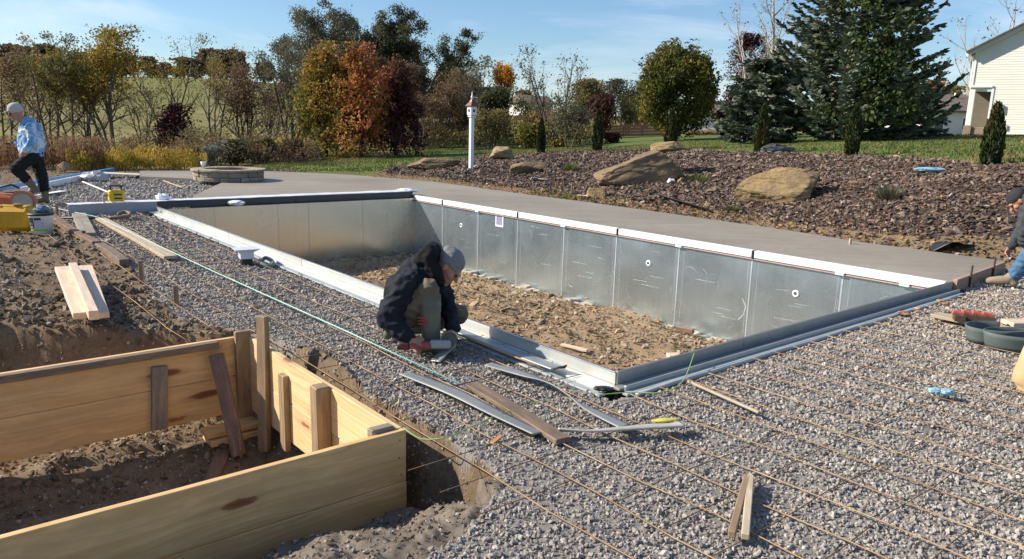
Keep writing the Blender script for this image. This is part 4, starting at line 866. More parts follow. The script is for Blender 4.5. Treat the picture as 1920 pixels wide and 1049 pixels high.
# skimmer throat on the gravel
q = P(462, 497, 0.0); sk = thing('skimmer_box', 'white plastic skimmer funnel standing upside down on the gravel by the track', 'skimmer', q, ANG_V - 0.15); sk.scale = (0.72, 0.72, 0.8)
def sq(a, b, z): return [(-a, -b, z), (a, -b, z), (a, b, z), (-a, b, z)]
bm = bmesh.new(); rings = []
for a, b, z in ((0.10, 0.10, 0.10), (0.105, 0.105, 0.20), (0.125, 0.12, 0.21), (0.19, 0.155, 0.235), (0.19, 0.155, 0.245)): rings.append([bm.verts.new(p) for p in sq(a, b, z)])
for r0, r1 in zip(rings[:-1], rings[1:]):
    for k in range(4): bm.faces.new((r0[k], r0[(k + 1) % 4], r1[(k + 1) % 4], r1[k]))
bm.faces.new(rings[-1]); bm.faces.new(rings[0][::-1]); me = bpy.data.meshes.new('funnel'); bmesh.ops.recalc_face_normals(bm, faces=bm.faces); bm.to_mesh(me); bm.free(); me.materials.append(flat('bluish_white_plastic', (0.62, 0.64, 0.70), 0.35, var=0.04)); obj_me('funnel', me, sk, False)
MB().box((0, 0, 0.05), (0.17, 0.17, 0.105), None, 0.015).obj('base', M_BLACK, sk, rel=False)
curve_tube('hose', smooth_path([P(487, 498, 0.02), P(497, 484, 0.07), P(512, 492, 0.05), P(505, 500, 0.03), P(490, 494, 0.06)], 30), 0.022, flat('grey_green_hose', (0.12, 0.15, 0.15), 0.5), 'coiled grey green hose piece beside the white skimmer funnel', 'hose', n=10)
# ------------------------------------------------------------------ left side gear
q = P(33, 434, 0.03); jc = thing('jerry_can', 'yellow plastic jerry can standing on the dirt beside the bucket', 'jerry can', q, 0.12)
M_YEL = flat('yellow_plastic', (0.62, 0.34, 0.012), 0.42, var=0.1, scale=4)
m = MB(); m.box((0, 0, 0.18), (0.48, 0.26, 0.34), None, 0.06)
for k in range(5): m.box((-0.15 + 0.075 * k, -0.131, 0.17), (0.03, 0.012, 0.20), None, 0.005)
m.obj('body', M_YEL, jc, rel=False)
MB().box((0.0, 0, 0.355), (0.34, 0.10, 0.03), None, 0.012).obj('handle', M_YEL, jc, rel=False)
MB().lathe([(0.06, 0), (0.06, 0.02), (0.03, 0.03), (0.012, 0.03)], (0.05, -0.02, 0.365), 16).obj('cap', flat('brown_cap', (0.30, 0.15, 0.03), 0.5), jc, rel=False)
for s_ in (-1, 1): MB().box((0.17 * s_, 0.0, 0.355), (0.07, 0.16, 0.03), None, 0.015).obj('top_ridge', M_YEL, jc, rel=False)
q = P(80, 438, 0.03); bk = thing('bucket', 'white pail with a dark and green printed label on the dirt', 'bucket', q); bk.scale = (0.92, 0.92, 0.86)
MB().lathe([(0.135, 0), (0.165, 0.30), (0.17, 0.31)], n=28).obj('pail', M_PVC, bk, True, False); MB().lathe([(0.173, 0.30), (0.176, 0.33), (0.15, 0.338)], n=28).obj('lid', M_BLACK, bk, True, False)
def arc_patch(name, a0, a1, z0, z1, mat, off=0.002, parent=bk, n=8):
    vs, fs = [], []
    for i in range(n + 1):
        a = math.radians(a0 + (a1 - a0) * i / n)
        for z in (z0, z1):
            r = 0.135 + 0.1 * z + off; vs.append((r * math.sin(a), -r * math.cos(a), z))
    for i in range(n): fs.append((2 * i, 2 * i + 2, 2 * i + 3, 2 * i + 1))
    return obj_me(name, mesh_np(name, vs, fs, mat), parent, False)
M_LBL1, M_LBL2, M_LBL3, M_GRNL = flat('label_navy', (0.02, 0.03, 0.06), 0.5), flat('label_grey_print', (0.48, 0.50, 0.56), 0.5, var=0.35, scale=60), flat('label_teal', (0.10, 0.20, 0.25), 0.5), flat('label_green', (0.16, 0.50, 0.08), 0.5)
arc_patch('label_print', -48, -8, 0.10, 0.27, M_LBL1); arc_patch('label_print', -4, 42, 0.09, 0.25, M_LBL2); arc_patch('label_print', -4, 30, 0.235, 0.27, M_LBL1, 0.003); arc_patch('label_print', -44, -14, 0.155, 0.185, M_LBL3, 0.003); arc_patch('label_print', -40, -16, 0.108, 0.132, flat('label_pink', (0.5, 0.35, 0.38), 0.5), 0.003); arc_patch('label_band', -70, 60, 0.055, 0.085, M_GRNL); arc_patch('label_print', -62, -52, 0.1, 0.24, flat('label_blue', (0.2, 0.42, 0.6), 0.5))
solo(MB().ball(P(80, 398, 0.16) * 0 + q + np.array([-0.02, 0.05, 0.325]), (0.085, 0.08, 0.05), 3, 0.9).obj('blue_cloth', flat('slate_blue_cloth', (0.13, 0.22, 0.28), 0.8), None, True), 'slate blue crumpled cloth lying on top of the bucket lid', 'cloth')
# cut-off saw
q = P(26, 392, 0.02); sw = thing('cutoff_saw', 'orange petrol cut-off saw with grey blade guard lying behind the jerry can', 'saw', q, 0.25)
M_ORG = flat('orange_plastic', (0.55, 0.15, 0.045), 0.45, var=0.12)
MB().box((-0.12, 0.0, 0.15), (0.42, 0.24, 0.24), Matrix.Rotation(0.1, 3, 'Y'), 0.06).obj('engine_body', M_ORG, sw, rel=False)
prof = [(0.21 * math.cos(a), 0.21 * math.sin(a)) for a in np.linspace(-0.3, math.pi + 0.3, 16)]
MB().prism(prof, -0.035, 0.035, Matrix.Translation((0.20, -0.10, 0.12)) @ Matrix.Rotation(math.pi / 2, 4, 'X')).obj('blade_guard', flat('warm_orange_guard', (0.50, 0.20, 0.10), 0.5), sw, rel=False)
MB().lathe([(0.02, -0.004), (0.16, -0.004), (0.16, 0.004), (0.02, 0.004)], (0.20, -0.15, 0.12), 24, Matrix.Rotation(math.pi / 2, 3, 'X')).obj('blade', M_STEEL, sw, rel=False)
MB().tube([(-0.3, 0, 0.18), (-0.25, 0, 0.36), (0.0, 0, 0.42), (0.12, 0, 0.36)], 0.018, 8).obj('front_handle', M_BLACK, sw, True, False)
# blue beam on white board along the back of the gravel; white boards at its end
b0, b1 = P(-60, 363, 0.12), P(212, 318.5, 0.12)
solo(plank('blue_straightedge', b0, b1, 0.10, 0.10, flat('blue_paint', (0.05, 0.20, 0.42), 0.5, var=0.15), seed=51), 'long blue beam lying behind the walking worker across the back of the gravel', 'beam')
d_ = np.array([0.10, -0.32, 0]); solo(plank('white_fascia', P(40, 358, 0.08), P(175, 329, 0.08), 0.05, 0.14, M_WHITE, seed=52), 'long white board under the front of the blue beam', 'board')
solo(plank('white_board', P(172, 324, 0.16), P(262, 328, 0.10), 0.55, 0.03, flat('cream_board', (0.66, 0.60, 0.48), 0.6), seed=53), 'wide cream board propped on the gravel at the end of the blue beam', 'board')
band('white_gutter', [(P(36, 371, 0.05), 0.16, 30), (P(60, 368, 0.06), 0.2, 10), (P(120, 358, 0.05), 0.2, 0)], M_PVC, label='curved white gutter piece in front of the blue beam', cat='gutter')
solo(MB().tube([P(155, 341, 0.05), P(228, 371, 0.08)], 0.016, 6).obj('white_line', M_WHITE), 'white straight pole running over the back gravel towards the yellow motor', 'pole')
solo(plank('lath', P(306, 339, 0.04), P(342, 352, 0.04), 0.04, 0.02, M_LATH), 'pale lath lying on the gravel in front of the fire pit', 'lath')
# yellow motor
q = UV(LP + 0.19, -0.62, 0.20); ym = thing('yellow_motor', 'small yellow motor with black top handle standing on the left end of the white rim', 'motor', q, ANG_V)
MB().box((0.02, 0, 0.105), (0.24, 0.17, 0.20), None, 0.025).obj('housing', flat('motor_yellow', (0.70, 0.47, 0.015), 0.4), ym, rel=False)
m = MB()
for s_ in (-1, 1): m.box((0.02 + 0.085 * s_, 0, 0.235), (0.02, 0.06, 0.07))
m.box((0.02, 0, 0.275), (0.21, 0.075, 0.022), None, 0.006); m.obj('handle', M_BLACK, ym, rel=False)
for s_ in (0.03, -0.035): MB().box((0.03, -0.086, 0.10 + s_), (0.12, 0.006, 0.028)).obj('vent', M_BLACK, ym, rel=False)
MB().tube(smooth_path([(-0.10, 0, 0.12), (-0.16, 0, 0.14), (-0.19, 0, 0.05), (-0.17, -0.02, -0.02)], 14), 0.016, 7).obj('cable', flat('beige_cable', (0.40, 0.35, 0.28), 0.6), ym, True, False)
# shovel
q0, q1 = P(113, 409, 0.06), P(205, 409, 0.06)
sh = thing('long_tool', 'long handled tool with brown grip lying across boards left of the pool', 'tool', q0)
MB().tube([q0, q1], [0.018, 0.016], 8).obj('shaft', M_DARKGREY, sh, True); MB().tube(smooth_path([q1, P(222, 408, 0.07), P(240, 406, 0.08), P(243, 400, 0.10), P(232, 398, 0.11), P(222, 402, 0.09)], 16), 0.03, 8).obj('grip', M_RUSTWOOD, sh, True)
def crumple(name, c, r, mat, label, cat, seed=1, sub=3):
    bm = bmesh.new(); bmesh.ops.create_icosphere(bm, subdivisions=sub, radius=1)
    for v_ in bm.verts:
        n_ = mnoise.turbulence_vector(v_.co * 1.6 + Vector((seed * 3.1, 0, 0)), 3, True)
        v_.co = Vector((v_.co.x * r[0], v_.co.y * r[1], max(-0.9, v_.co.z) * r[2])) + Vector((n_.x * r[0], n_.y * r[1], n_.z * r[2])) * 0.45
        v_.co += Vector(tuple(map(float, c)))
    me_ = bpy.data.meshes.new(name); bm.to_mesh(me_); bm.free(); me_.materials.append(mat); return (me_.polygons.foreach_set('use_smooth', np.ones(len(me_.polygons), bool)) if sub > 3 else None, solo(obj_me(name, me_), label, cat))[1]
crumple('paper', UV(LP + 0.0, 1.35, 0.10), (0.17, 0.10, 0.05), M_PVC, 'crumpled white paper lying on top of the far pool wall', 'paper', 2)
crumple('plastic_bag', UV(LP + 0.3, 0.15, 0.22), (0.12, 0.08, 0.07), M_FILM, 'clear white plastic bag on the rim near the far left corner', 'bag', 3)
crumple('plastic_film', UV(LP + 0.3, WP - 0.1, 0.19), (0.24, 0.13, 0.045), M_FILM, 'bunched white film at the far right pool corner', 'film', 4)
crumple('plastic_film', P(172, 334, 0.10), (0.35, 0.2, 0.14), flat('clear_film', (0.40, 0.40, 0.42), 0.4), 'greyish bunch of plastic behind the long white board on the gravel', 'film', 5)
crumple('black_scrap', UV(-0.03, -0.16, 0.03), (0.065, 0.035, 0.016), M_BLACK, 'black torn membrane scrap at the near pool corner', 'scrap', 6)
crumple('blue_glove', P(1752, 735, 0.055), (0.045, 0.035, 0.022), flat('pale_blue_rubber', (0.24, 0.42, 0.50), 0.6), 'pale blue crumpled glove on the right gravel, left of its pair', 'glove', 7)
crumple('blue_glove', P(1772, 737, 0.055), (0.055, 0.035, 0.022), flat('pale_blue_rubber2', (0.28, 0.46, 0.54), 0.6), 'pale blue crumpled glove on the right gravel, right of its pair', 'glove', 8)
# ------------------------------------------------------------------ right side gear
q = P(1815, 606, 0.0); brd = solo(plank('tool_board', P(1752, 590, 0.06), P(1905, 622, 0.06), 0.16, 0.03, M_LATH, seed=61), 'pale board on the right gravel with red clamps lying on it', 'board')
M_RED = flat('worn_red_paint', (0.45, 0.10, 0.075), 0.5, var=0.2)
for i, (px, py) in enumerate(((1795, 597), (1814, 596), (1832, 598), (1851, 600))):
    q = P(px, py, 0.085); c = thing('clamp', ['first red clamp from the left on the pale board', 'second red clamp from the left on the pale board', 'third red clamp from the left on the pale board', 'fourth red clamp, nearest the right edge of the photo'][i], 'clamp', q, -0.35, 'red clamps in a row on the board')
    MB().box((0, 0, 0.045), (0.105, 0.05, 0.04), Matrix.Rotation(0.15, 3, 'Y'), 0.01).obj('handle', M_RED, c, rel=False)
    m = MB(); m.box((0.03, -0.06, 0.02), (0.012, 0.10, 0.05)); m.box((-0.035, -0.06, 0.02), (0.012, 0.10, 0.05)); m.box((0, -0.11, 0.02), (0.08, 0.012, 0.055)); m.obj('jaw', M_IRON, c, rel=False)
solo(plank('offcut', P(1888, 606, 0.06), P(1945, 606, 0.06), 0.16, 0.04, M_PRIME, seed=63), 'cream timber offcut at the right edge behind the curled strips', 'board')
M_CURL = flat('grey_green_rubber', (0.095, 0.118, 0.112), 0.75, var=0.25, scale=5)
def curl(c, a, b, h_, a0, a1, label, rot=0.0):
    ts = np.linspace(math.radians(a0), math.radians(a1), 12); cs, sn = math.cos(rot), math.sin(rot)
    pth = [(np.array(c) + np.array([a * math.cos(t_) * cs - b * math.sin(t_) * sn, a * math.cos(t_) * sn + b * math.sin(t_) * cs, h_ / 2]), h_, 78) for t_ in ts]
    return band('curled_strip', pth, M_CURL, th=0.012, n=60, label=label, cat='curled strip', group='curled strips on the right gravel')
curl(P(1868, 640, 0.02), 0.25, 0.16, 0.13, 60, 330, 'wider curled strip of dark rubber behind another on the right gravel', 0.1)
curl(P(1925, 654, 0.02), 0.32, 0.17, 0.13, 70, 330, 'nearer curled strip of dark green rubber at the right edge', -0.1)
q = P(1946, 738, 0.03); sackm = MB(); sackm.box((0, 0, 0.2), (0.34, 0.24, 0.40), None, 0.05, 0.86); bmesh.ops.subdivide_edges(sackm.bm, edges=sackm.bm.edges[:], cuts=3, use_grid_fill=True)
for v_ in sackm.bm.verts:
    n_ = mnoise.noise_vector(v_.co * 7.0); v_.co += n_ * 0.018 + Vector((0.012 * math.sin(v_.co.z * 40 + v_.co.y * 9), 0, 0))
sk_ = sackm.obj('paper_sack', flat('kraft_paper', (0.55, 0.38, 0.20), 0.8, var=0.12), None, True); sk_.location = q; sk_.rotation_euler = (0.06, 0.10, 0.5); solo(sk_, 'tan paper sack standing on the gravel at the right edge', 'sack')
if 0: crumple('paper_sack', q + np.array([0.03, 0.1, 0.17]), (0.16, 0.20, 0.19), flat('kraft_paper', (0.55, 0.38, 0.20), 0.8, var=0.1), 'tan paper sack standing on the gravel at the right edge', 'sack', 9, 4)
# small litter on the right gravel
for i, (px, py, c_) in enumerate(((1700, 590, 0), (1722, 580, 1), (1762, 565, 1), (1772, 570, 0), (1690, 587, 0), (1100, 560, 1))):
    crumple('dry_leaf', P(px, py, 0.04 if i < 5 else -1.1), (0.038, 0.032, 0.014), flat('dry_leaf_%d' % c_, [(0.30, 0.14, 0.07), (0.42, 0.26, 0.13)][c_], 0.8), ['brown dry leaf on gravel near the far end of the near rim', 'curled tan leaf right of the brown one near the rim', 'tan leaf below the deck form board', 'brown leaf touching the tan one by the form board', 'small brown leaf beside the pool tube', 'pale leaf on the pool floor'][i], 'leaf', 20 + i, 2)
# ================================================================== ROCKS, FIRE PIT, POST
def at(px, d, dz=0.0):
    p = PD(px, 260, d); return np.array([p[0], p[1], ground_z(p[0], p[1]) + dz])
def sand_mat(name, a, b, c):
    M = NM(name, 0.9, 0, 0.2); v = M.map()
    n1 = M.noise(v, 1.6, 5, 0.6); n2 = M.noise(M.map((1.5, 1.5, 9), rot=(0.15, 0.1, 0)), 2.0, 5, 0.6, 0.6); n3 = M.noise(v, 22, 4, 0.65)
    col = M.mix(M.ramp(n1, [(0.4, 0), (0.62, 1)]), a, b); col = M.mix(M.ramp(n2, [(0.5, 0), (0.68, 0.8)]), col, c); col = M.mix(M.ramp(n3, [(0.3, 0.5), (0.5, 0)]), col, tuple(x * 0.4 for x in a))
    M.col(col); M.bump(M.math('ADD', n2, M.math('MULTIPLY', n3, 0.5)), 0.9, 0.03); return M.m
M_SAND = sand_mat('ochre_sandstone', (0.33, 0.235, 0.115), (0.23, 0.17, 0.10), (0.15, 0.108, 0.062)); M_SAND2 = sand_mat('brown_sandstone', (0.25, 0.18, 0.105), (0.19, 0.14, 0.09), (0.12, 0.085, 0.055)); M_SAND3 = sand_mat('tan_sandstone', (0.36, 0.28, 0.17), (0.30, 0.215, 0.12), (0.16, 0.12, 0.08))
def rock(name, c, size, mat, seed, rotz=0, tilt=(0, 0), label=None, group=None, wedge=0.0, cuts=7, strata=0.05, parent=None, cat='boulder'):
    rs = random.Random(seed); bm = bmesh.new(); bmesh.ops.create_icosphere(bm, subdivisions=5, radius=1)
    pl = []
    for k in range(cuts):
        n = Vector((rs.gauss(0, 1), rs.gauss(0, 1), rs.gauss(0.2, 0.8))).normalized(); pl.append((n, rs.uniform(0.5, 0.8)))
    for v in bm.verts:
        p = v.co.copy()
        for e in 'xyz': setattr(p, e, math.copysign(abs(getattr(p, e)) ** 0.75, getattr(p, e)))
        for n, d in pl:
            q = p.dot(n) - d
            if q > 0: p -= n * q * 0.92
        p += p * 0.16 * mnoise.noise(p * 1.4 + Vector((seed, 0, 0))) + p * 0.07 * (0.3 - abs(mnoise.noise(p * 3.2 + Vector((seed, 4, 0))))) + p * 0.03 * mnoise.noise(p * 9 + Vector((seed, 4, 0)))
        w = mnoise.noise(Vector((p.x * 1.1, p.y * 1.1, seed)))
        sz = (p.z * 2.3 + w * 1.6 + p.x * 0.7); fr = sz - math.floor(sz)
        k = 1 - strata * 1.6 * (1 if fr < 0.10 and w > -0.1 else 0) + strata * (0.5 - fr)
        p = Vector((p.x * k, p.y * k, p.z)); p.z *= 1 + wedge * p.x
        v.co = Vector((p.x * size[0] / 2, p.y * size[1] / 2, p.z * size[2] / 2))
    me = bpy.data.meshes.new(name); bm.to_mesh(me); bm.free(); me.materials.append(mat)
    o = bpy.data.objects.new(name, me); o.matrix_basis = Matrix.Translation(tuple(map(float, c))) @ Matrix.Rotation(rotz, 4, 'Z') @ Matrix.Rotation(tilt[1], 4, 'Y') @ Matrix.Rotation(tilt[0], 4, 'X')
    put(o, parent); return tag(o, label, cat if label else None, group)
GB = 'sandstone boulders in the planting bed'
rock('boulder', at(1197, 19.0, 0.26), (2.15, 1.3, 0.85), M_SAND2, 3, 0.05, (0.22, -0.30), 'largest tilted brown sandstone slab rising to the right in the rock bed', GB, 0.25, 8, 0.06)
rock('boulder', at(1250, 20.2, 0.72), (1.15, 0.8, 0.26), M_SAND, 5, 0.1, (0.05, -0.12), 'thin ochre flagstone lying on top of the largest tilted slab', GB, 0.2, 6, 0.04)
rock('boulder', at(1474, 15.9, 0.22), (1.95, 1.15, 0.86), M_SAND, 11, -0.1, (0.05, 0.04), 'blocky golden sandstone boulder sitting alone at the right of the rock bed', GB, -0.08, 8, 0.04)
rock('boulder', at(812, 25.6, 0.16), (1.85, 0.9, 0.55), M_SAND2, 14, 0.05, (0.1, -0.1), 'long low brown boulder left of the white birdhouse post', GB, 0.15, 7, 0.05)
rock('boulder', at(941, 27.4, 0.2), (0.95, 0.7, 0.62), M_SAND3, 17, 0.2, (0, 0), 'small pale tan boulder just right of the birdhouse post', GB, -0.1, 7)
rock('boulder', at(994, 23.0, 0.13), (1.22, 0.7, 0.50), M_SAND2, 19, 0, (0.1, -0.16), 'dark brown boulder in front of the small pale one', GB, 0.2, 7)
rock('boulder', at(1126, 17.3, 0.0), (0.62, 0.4, 0.42), M_SAND, 23, 0, (0, 0), 'half buried ochre clay rock at the deck edge left of the big slab', GB, 0, 6)
rock('boulder', at(114, 25.5, 0.12), (0.42, 0.35, 0.36), M_SAND3, 29, 0, (0, 0.3), 'lone cream stone on the dirt behind the blue beam', GB, -0.3, 7)
for i, (px, d, s_, mt, lb) in enumerate(((1264, 18.6, 0.20, M_WHITE, 'white round stone right of the largest slab'), (1283, 18.6, 0.20, M_SAND, 'small yellow stone beside the white round one'), (1345, 17.0, 0.28, M_SAND2, 'small brown stone left of the golden boulder'), (1100, 26, 0.26, M_SAND3, 'small tan stone near the top of the rock bed'), (1335, 15.6, 0.15, M_SAND3, 'little cream stone in the front of the rock bed'))):
    rock('stone', at(px, d, s_ * 0.25), (s_, s_ * 0.9, s_ * 0.8), mt, 40 + i, 0, (0, 0), lb, 'small stones in the rock bed', cat='stone')
# fire pit of stacked blocks
FPC = P(430, 343, 0.10); dv = FPC.copy(); dv[2] = 0; FPC = FPC + dv / np.linalg.norm(dv) * 0.90; FPC[2] = DECK_Z + 0.002
fp = thing('fire_pit', 'round fire pit of stacked buff stone blocks on the grey concrete', 'fire pit', FPC); fp.scale = (1.0, 1.0, 0.80)
def arc_block(name, r0, r1, a0, a1, z0, z1, mat, seed):
    rs = random.Random(seed); n = 3; bm = bmesh.new(); T, B = [], []
    ro = r1 + rs.uniform(-0.015, 0.02)
    for lst, z in ((B, z0), (T, z1)):
        for k in range(n + 1):
            a = a0 + (a1 - a0) * k / n; lst.append((bm.verts.new((ro * math.cos(a) , ro * math.sin(a), z)), bm.verts.new((r0 * math.cos(a), r0 * math.sin(a), z))))
    for k in range(n):
        bm.faces.new((B[k][0], B[k + 1][0], T[k + 1][0], T[k][0])); bm.faces.new((B[k + 1][1], B[k][1], T[k][1], T[k + 1][1])); bm.faces.new((T[k][0], T[k + 1][0], T[k + 1][1], T[k][1])); bm.faces.new((B[k + 1][0], B[k][0], B[k][1], B[k + 1][1]))
    for k in (0, n): bm.faces.new((B[k][0], T[k][0], T[k][1], B[k][1]) if k == 0 else (T[k][0], B[k][0], B[k][1], T[k][1]))
    bmesh.ops.recalc_face_normals(bm, faces=bm.faces); bmesh.ops.bevel(bm, geom=[e for e in bm.edges if e.calc_face_angle(0) > 0.6], offset=0.012, segments=1, affect='EDGES')
    me = bpy.data.meshes.new(name); bm.to_mesh(me); bm.free(); me.materials.append(mat); return obj_me(name, me, fp, False)
FPM = [sand_mat('fire_pit_block_%d' % k, *c) for k, c in enumerate((((0.36, 0.31, 0.23), (0.30, 0.26, 0.20), (0.2, 0.17, 0.13)), ((0.42, 0.37, 0.28), (0.36, 0.30, 0.22), (0.25, 0.21, 0.16)), ((0.29, 0.255, 0.21), (0.25, 0.22, 0.18), (0.16, 0.14, 0.12))))]
rs_ = random.Random(5)
for z0, z1, n, r1 in ((0.0, 0.13, 17, 0.86), (0.134, 0.30, 15, 0.86)):
    a = rs_.uniform(0, 1); ws = [rs_.uniform(0.6, 1.5) for _ in range(n)]; tot = sum(ws)
    for w in ws:
        b = a + w / tot * 2 * math.pi; arc_block('stone_block', 0.62, r1, a + 0.008, b - 0.008, z0 + 0.002, z1 - rs_.uniform(0, 0.006), rs_.choice(FPM), int(b * 99)); a = b
a = 0.2
for k in range(11):
    b = a + 2 * math.pi / 11; arc_block('cap_stone', 0.58, 0.91, a + 0.006, b - 0.006, 0.302, 0.375 - rs_.uniform(0, 0.006), rs_.choice(FPM[:2]), k); a = b
MB().lathe([(0.02, 0.0), (0.62, 0.0), (0.62, 0.02), (0.02, 0.03)], n=20).obj('ash_bed', M_DARKGREY, fp, rel=False)
q = P(382, 316, DECK_Z + 0.304); cp = thing('paper_cup', 'white paper cup on the left rim of the fire pit', 'cup', q)
MB().lathe([(0.030, 0), (0.033, 0.06), (0.058, 0.07), (0.068, 0.17), (0.064, 0.17), (0.05, 0.08)], n=16).obj('cup', M_PVC, cp, True, False)
# birdhouse on a post
q = at(884, 24.3, -0.05); bh = thing('birdhouse_post', 'white square post topped by a white birdhouse with copper roof', 'birdhouse', q, 0.72)
ph = PD(884, 217, 24.3)[2] - q[2]
MB().box((0, 0, ph / 2), (0.125, 0.125, ph), None, 0.012).obj('post', M_PVC, bh, rel=False)
MB().box((0, 0, ph - 0.03), (0.20, 0.20, 0.05), None, 0.015).obj('collar', M_PVC, bh, rel=False)
hb = MB().box((0, 0, ph + 0.145), (0.225, 0.225, 0.27), None, 0.01).obj('house_box', M_PVC, bh, rel=False)
for ax in range(4):
    a = ax * math.pi / 2; rm = Matrix.Rotation(a, 3, 'Z') @ Matrix.Rotation(math.pi / 2, 3, 'X')
    MB().lathe([(0.045, 0), (0.045, 0.012), (0.03, 0.013)], (math.sin(a) * 0.111, -math.cos(a) * 0.111, ph + 0.15), 14, rm).obj('entry_hole', M_BLACK, hb, rel=False)
MB().lathe([(0.215, 0), (0.22, 0.02), (0.09, 0.14), (0.025, 0.24)], (0, 0, ph + 0.28), 4, a0=math.pi / 4).obj('roof', flat('copper_roof', (0.17, 0.075, 0.05), 0.45, 0.3), bh, rel=False)
MB().lathe([(0.03, 0), (0.03, 0.04), (0.045, 0.07), (0.02, 0.11), (0.008, 0.24)], (0, 0, ph + 0.50), 10).obj('finial', M_PVC, bh, True, False)
# things lying in the bed
q = at(1748, 17.2, 0.06); crumple('blue_towel', q, (0.30, 0.12, 0.05), flat('pale_blue_cloth', (0.25, 0.48, 0.58), 0.85), 'pale blue cloth lying on the rock chips at upper right', 'cloth', 31)
q = at(1822, 12.4, 0.04); p2_ = at(1775, 12.2, 0.04)
band('weed_fabric', [(p2_, 0.12, 0), ((p2_ + q) / 2 + [0, 0, 0.07], 0.40, 8), (q, 0.45, 5), (q + np.array([0.25, 0.02, 0.0]), 0.2, 0)], M_BLACK, label='black flap of weed fabric showing at the edge of the rock bed on the right', cat='fabric')
q = at(1245, 16.6, 0.05); q2 = at(1345, 14.9, 0.05); band('weed_fabric', [(q, 0.30, 30), ((q + q2) / 2, 0.34, 25), (q2, 0.25, 30)], flat('grey_fabric', (0.055, 0.055, 0.06), 0.6), label='long dark fabric edge exposed below the golden boulder', cat='fabric')
q = at(1438, 25.0, 0.0); crumple('shadow_heap', at(1455, 25.1, 0.07), (0.5, 0.25, 0.16), M_DARKGREY, 'dark heap drawn as the shadow of the arborvitae in front of the blue spruce', 'fabric', 33)  # dark lump stands in for the arborvitae's cast shadow
q = at(1010, 20.7, 0.06); tr = thing('hand_spade', 'small spade with pale blade lying on the rock chips', 'spade', q, 0.3)
MB().prism([(-0.18, -0.08), (-0.05, -0.11), (0.02, -0.05), (0.02, 0.05), (-0.05, 0.11), (-0.18, 0.08)], 0.0, 0.02, Matrix.Rotation(-0.45, 4, 'X') @ Matrix.Rotation(0.2, 4, 'Y')).obj('blade', flat('pale_steel', (0.45, 0.45, 0.44), 0.5), tr, rel=False)
MB().tube([(0, 0, 0.03), (0.14, -0.14, 0.03), (0.24, -0.2, 0.03)], 0.018, 6).obj('handle', M_LATH, tr, rel=False)
solo(plank('wood_stick', at(1088, 17.5, 0.05), at(1117, 17.2, 0.05), 0.035, 0.02, M_PRIME, seed=5), 'white wooden stick lying beside the half buried rock at the deck edge', 'stick')
for i, (px, d, h_, lb) in enumerate(((1076, 17.7, 0.34, 'thin brown stake at the deck edge left of the white stick'), (1617, 11.95, 0.33, 'pale stake standing in the straw by the deck, leftmost of three'), (1703, 10.98, 0.18, 'short pale stake by the deck, middle of three'), (1857, 9.95, 0.19, 'short pale stake by the deck near the bending worker'))):
    q = at(px, d, -0.03); solo(plank('stake', q, q + np.array([0.005, 0, h_]), 0.035, 0.03, M_LATH if i else M_STAKE, seed=80 + i, up=(0.2, -1, 0)), lb, 'stake', 'stakes along the deck edge')
# ================================================================== PLANTS
def tubes_np(P0, P1, R0, R1, sides=4):
    P0, P1 = np.asarray(P0), np.asarray(P1); R0, R1 = np.asarray(R0), np.asarray(R1); D = P1 - P0; D /= np.linalg.norm(D, axis=1)[:, None] + 1e-9
    A = np.cross(D, np.where(np.abs(D[:, 2:3]) > 0.9, [[1.0, 0, 0]], [[0, 0, 1.0]])); A /= np.linalg.norm(A, axis=1)[:, None]; B = np.cross(D, A); n = len(P0); out = np.zeros((n, 2 * sides, 3))
    for k in range(sides):
        o = A * math.cos(2 * math.pi * k / sides) + B * math.sin(2 * math.pi * k / sides); out[:, k] = P0 + o * R0[:, None]; out[:, sides + k] = P1 + o * R1[:, None]
    base = np.arange(n)[:, None] * 2 * sides; fs = []
    for k in range(sides):
        k2 = (k + 1) % sides; fs.append(np.concatenate([base + k, base + k2, base + sides + k2, base + sides + k], 1))
    return out.reshape(-1, 3), np.stack(fs, 1).reshape(-1, 4)
def skeleton(rs, H, r0, lv, start=(0, 0, 0), d0=(0, 0, 1), wander=0.10, up=0.03):
    """lv: per level dict(n children, frac first, ratio length, angle deg)"""
    S, tips = [], []
    def grow(p, d, Ln, r, k):
        n = max(3, int(6 - k * 1)); st = Ln / n; pr = r; pts = [(p, r)]; last = k >= len(lv)
        for i in range(n):
            d = (d + Vector((rs.gauss(0, wander), rs.gauss(0, wander), rs.gauss(0, wander) * 0.6 + up * (1 + k)))).normalized(); q = p + d * st; r1 = r * (1 - 0.82 * (i + 1) / n) + 0.0022
            S.append((p[:], q[:], pr, r1)); p, pr = q, r1; pts.append((p, r1))
            if last: tips.append((p[:], d[:]))
        tips.append((p[:], d[:]))
        if last: return
        L_ = lv[k]; m = L_['n']
        for c in range(m):
            f = L_['f'] + (1 - L_['f']) * (c + rs.random()) / m; idx = min(n - 1, int(f * n)); t = f * n - idx; a, b = pts[idx], pts[idx + 1]; pp = a[0].lerp(b[0], min(1, t)); rr = a[1] + (b[1] - a[1]) * min(1, t)
            az = rs.uniform(0, 2 * math.pi) if k else c * 2.4 + rs.uniform(-0.5, 0.5); ang = math.radians(L_['a'] + rs.gauss(0, 8)); ax = d0_ = Vector((0, 0, 1))
            o = d.orthogonal().normalized(); o.rotate(Quaternion(d, az)); dd = (d * math.cos(ang) + o * math.sin(ang)).normalized()
            shape = L_.get('s', lambda f_: 1 - 0.55 * f_)
            grow(pp, dd, Ln * L_['r'] * rs.uniform(0.75, 1.15) * shape(f), rr * 0.62, k + 1)
    grow(Vector(start), Vector(d0).normalized(), H, r0, 0); return S, tips
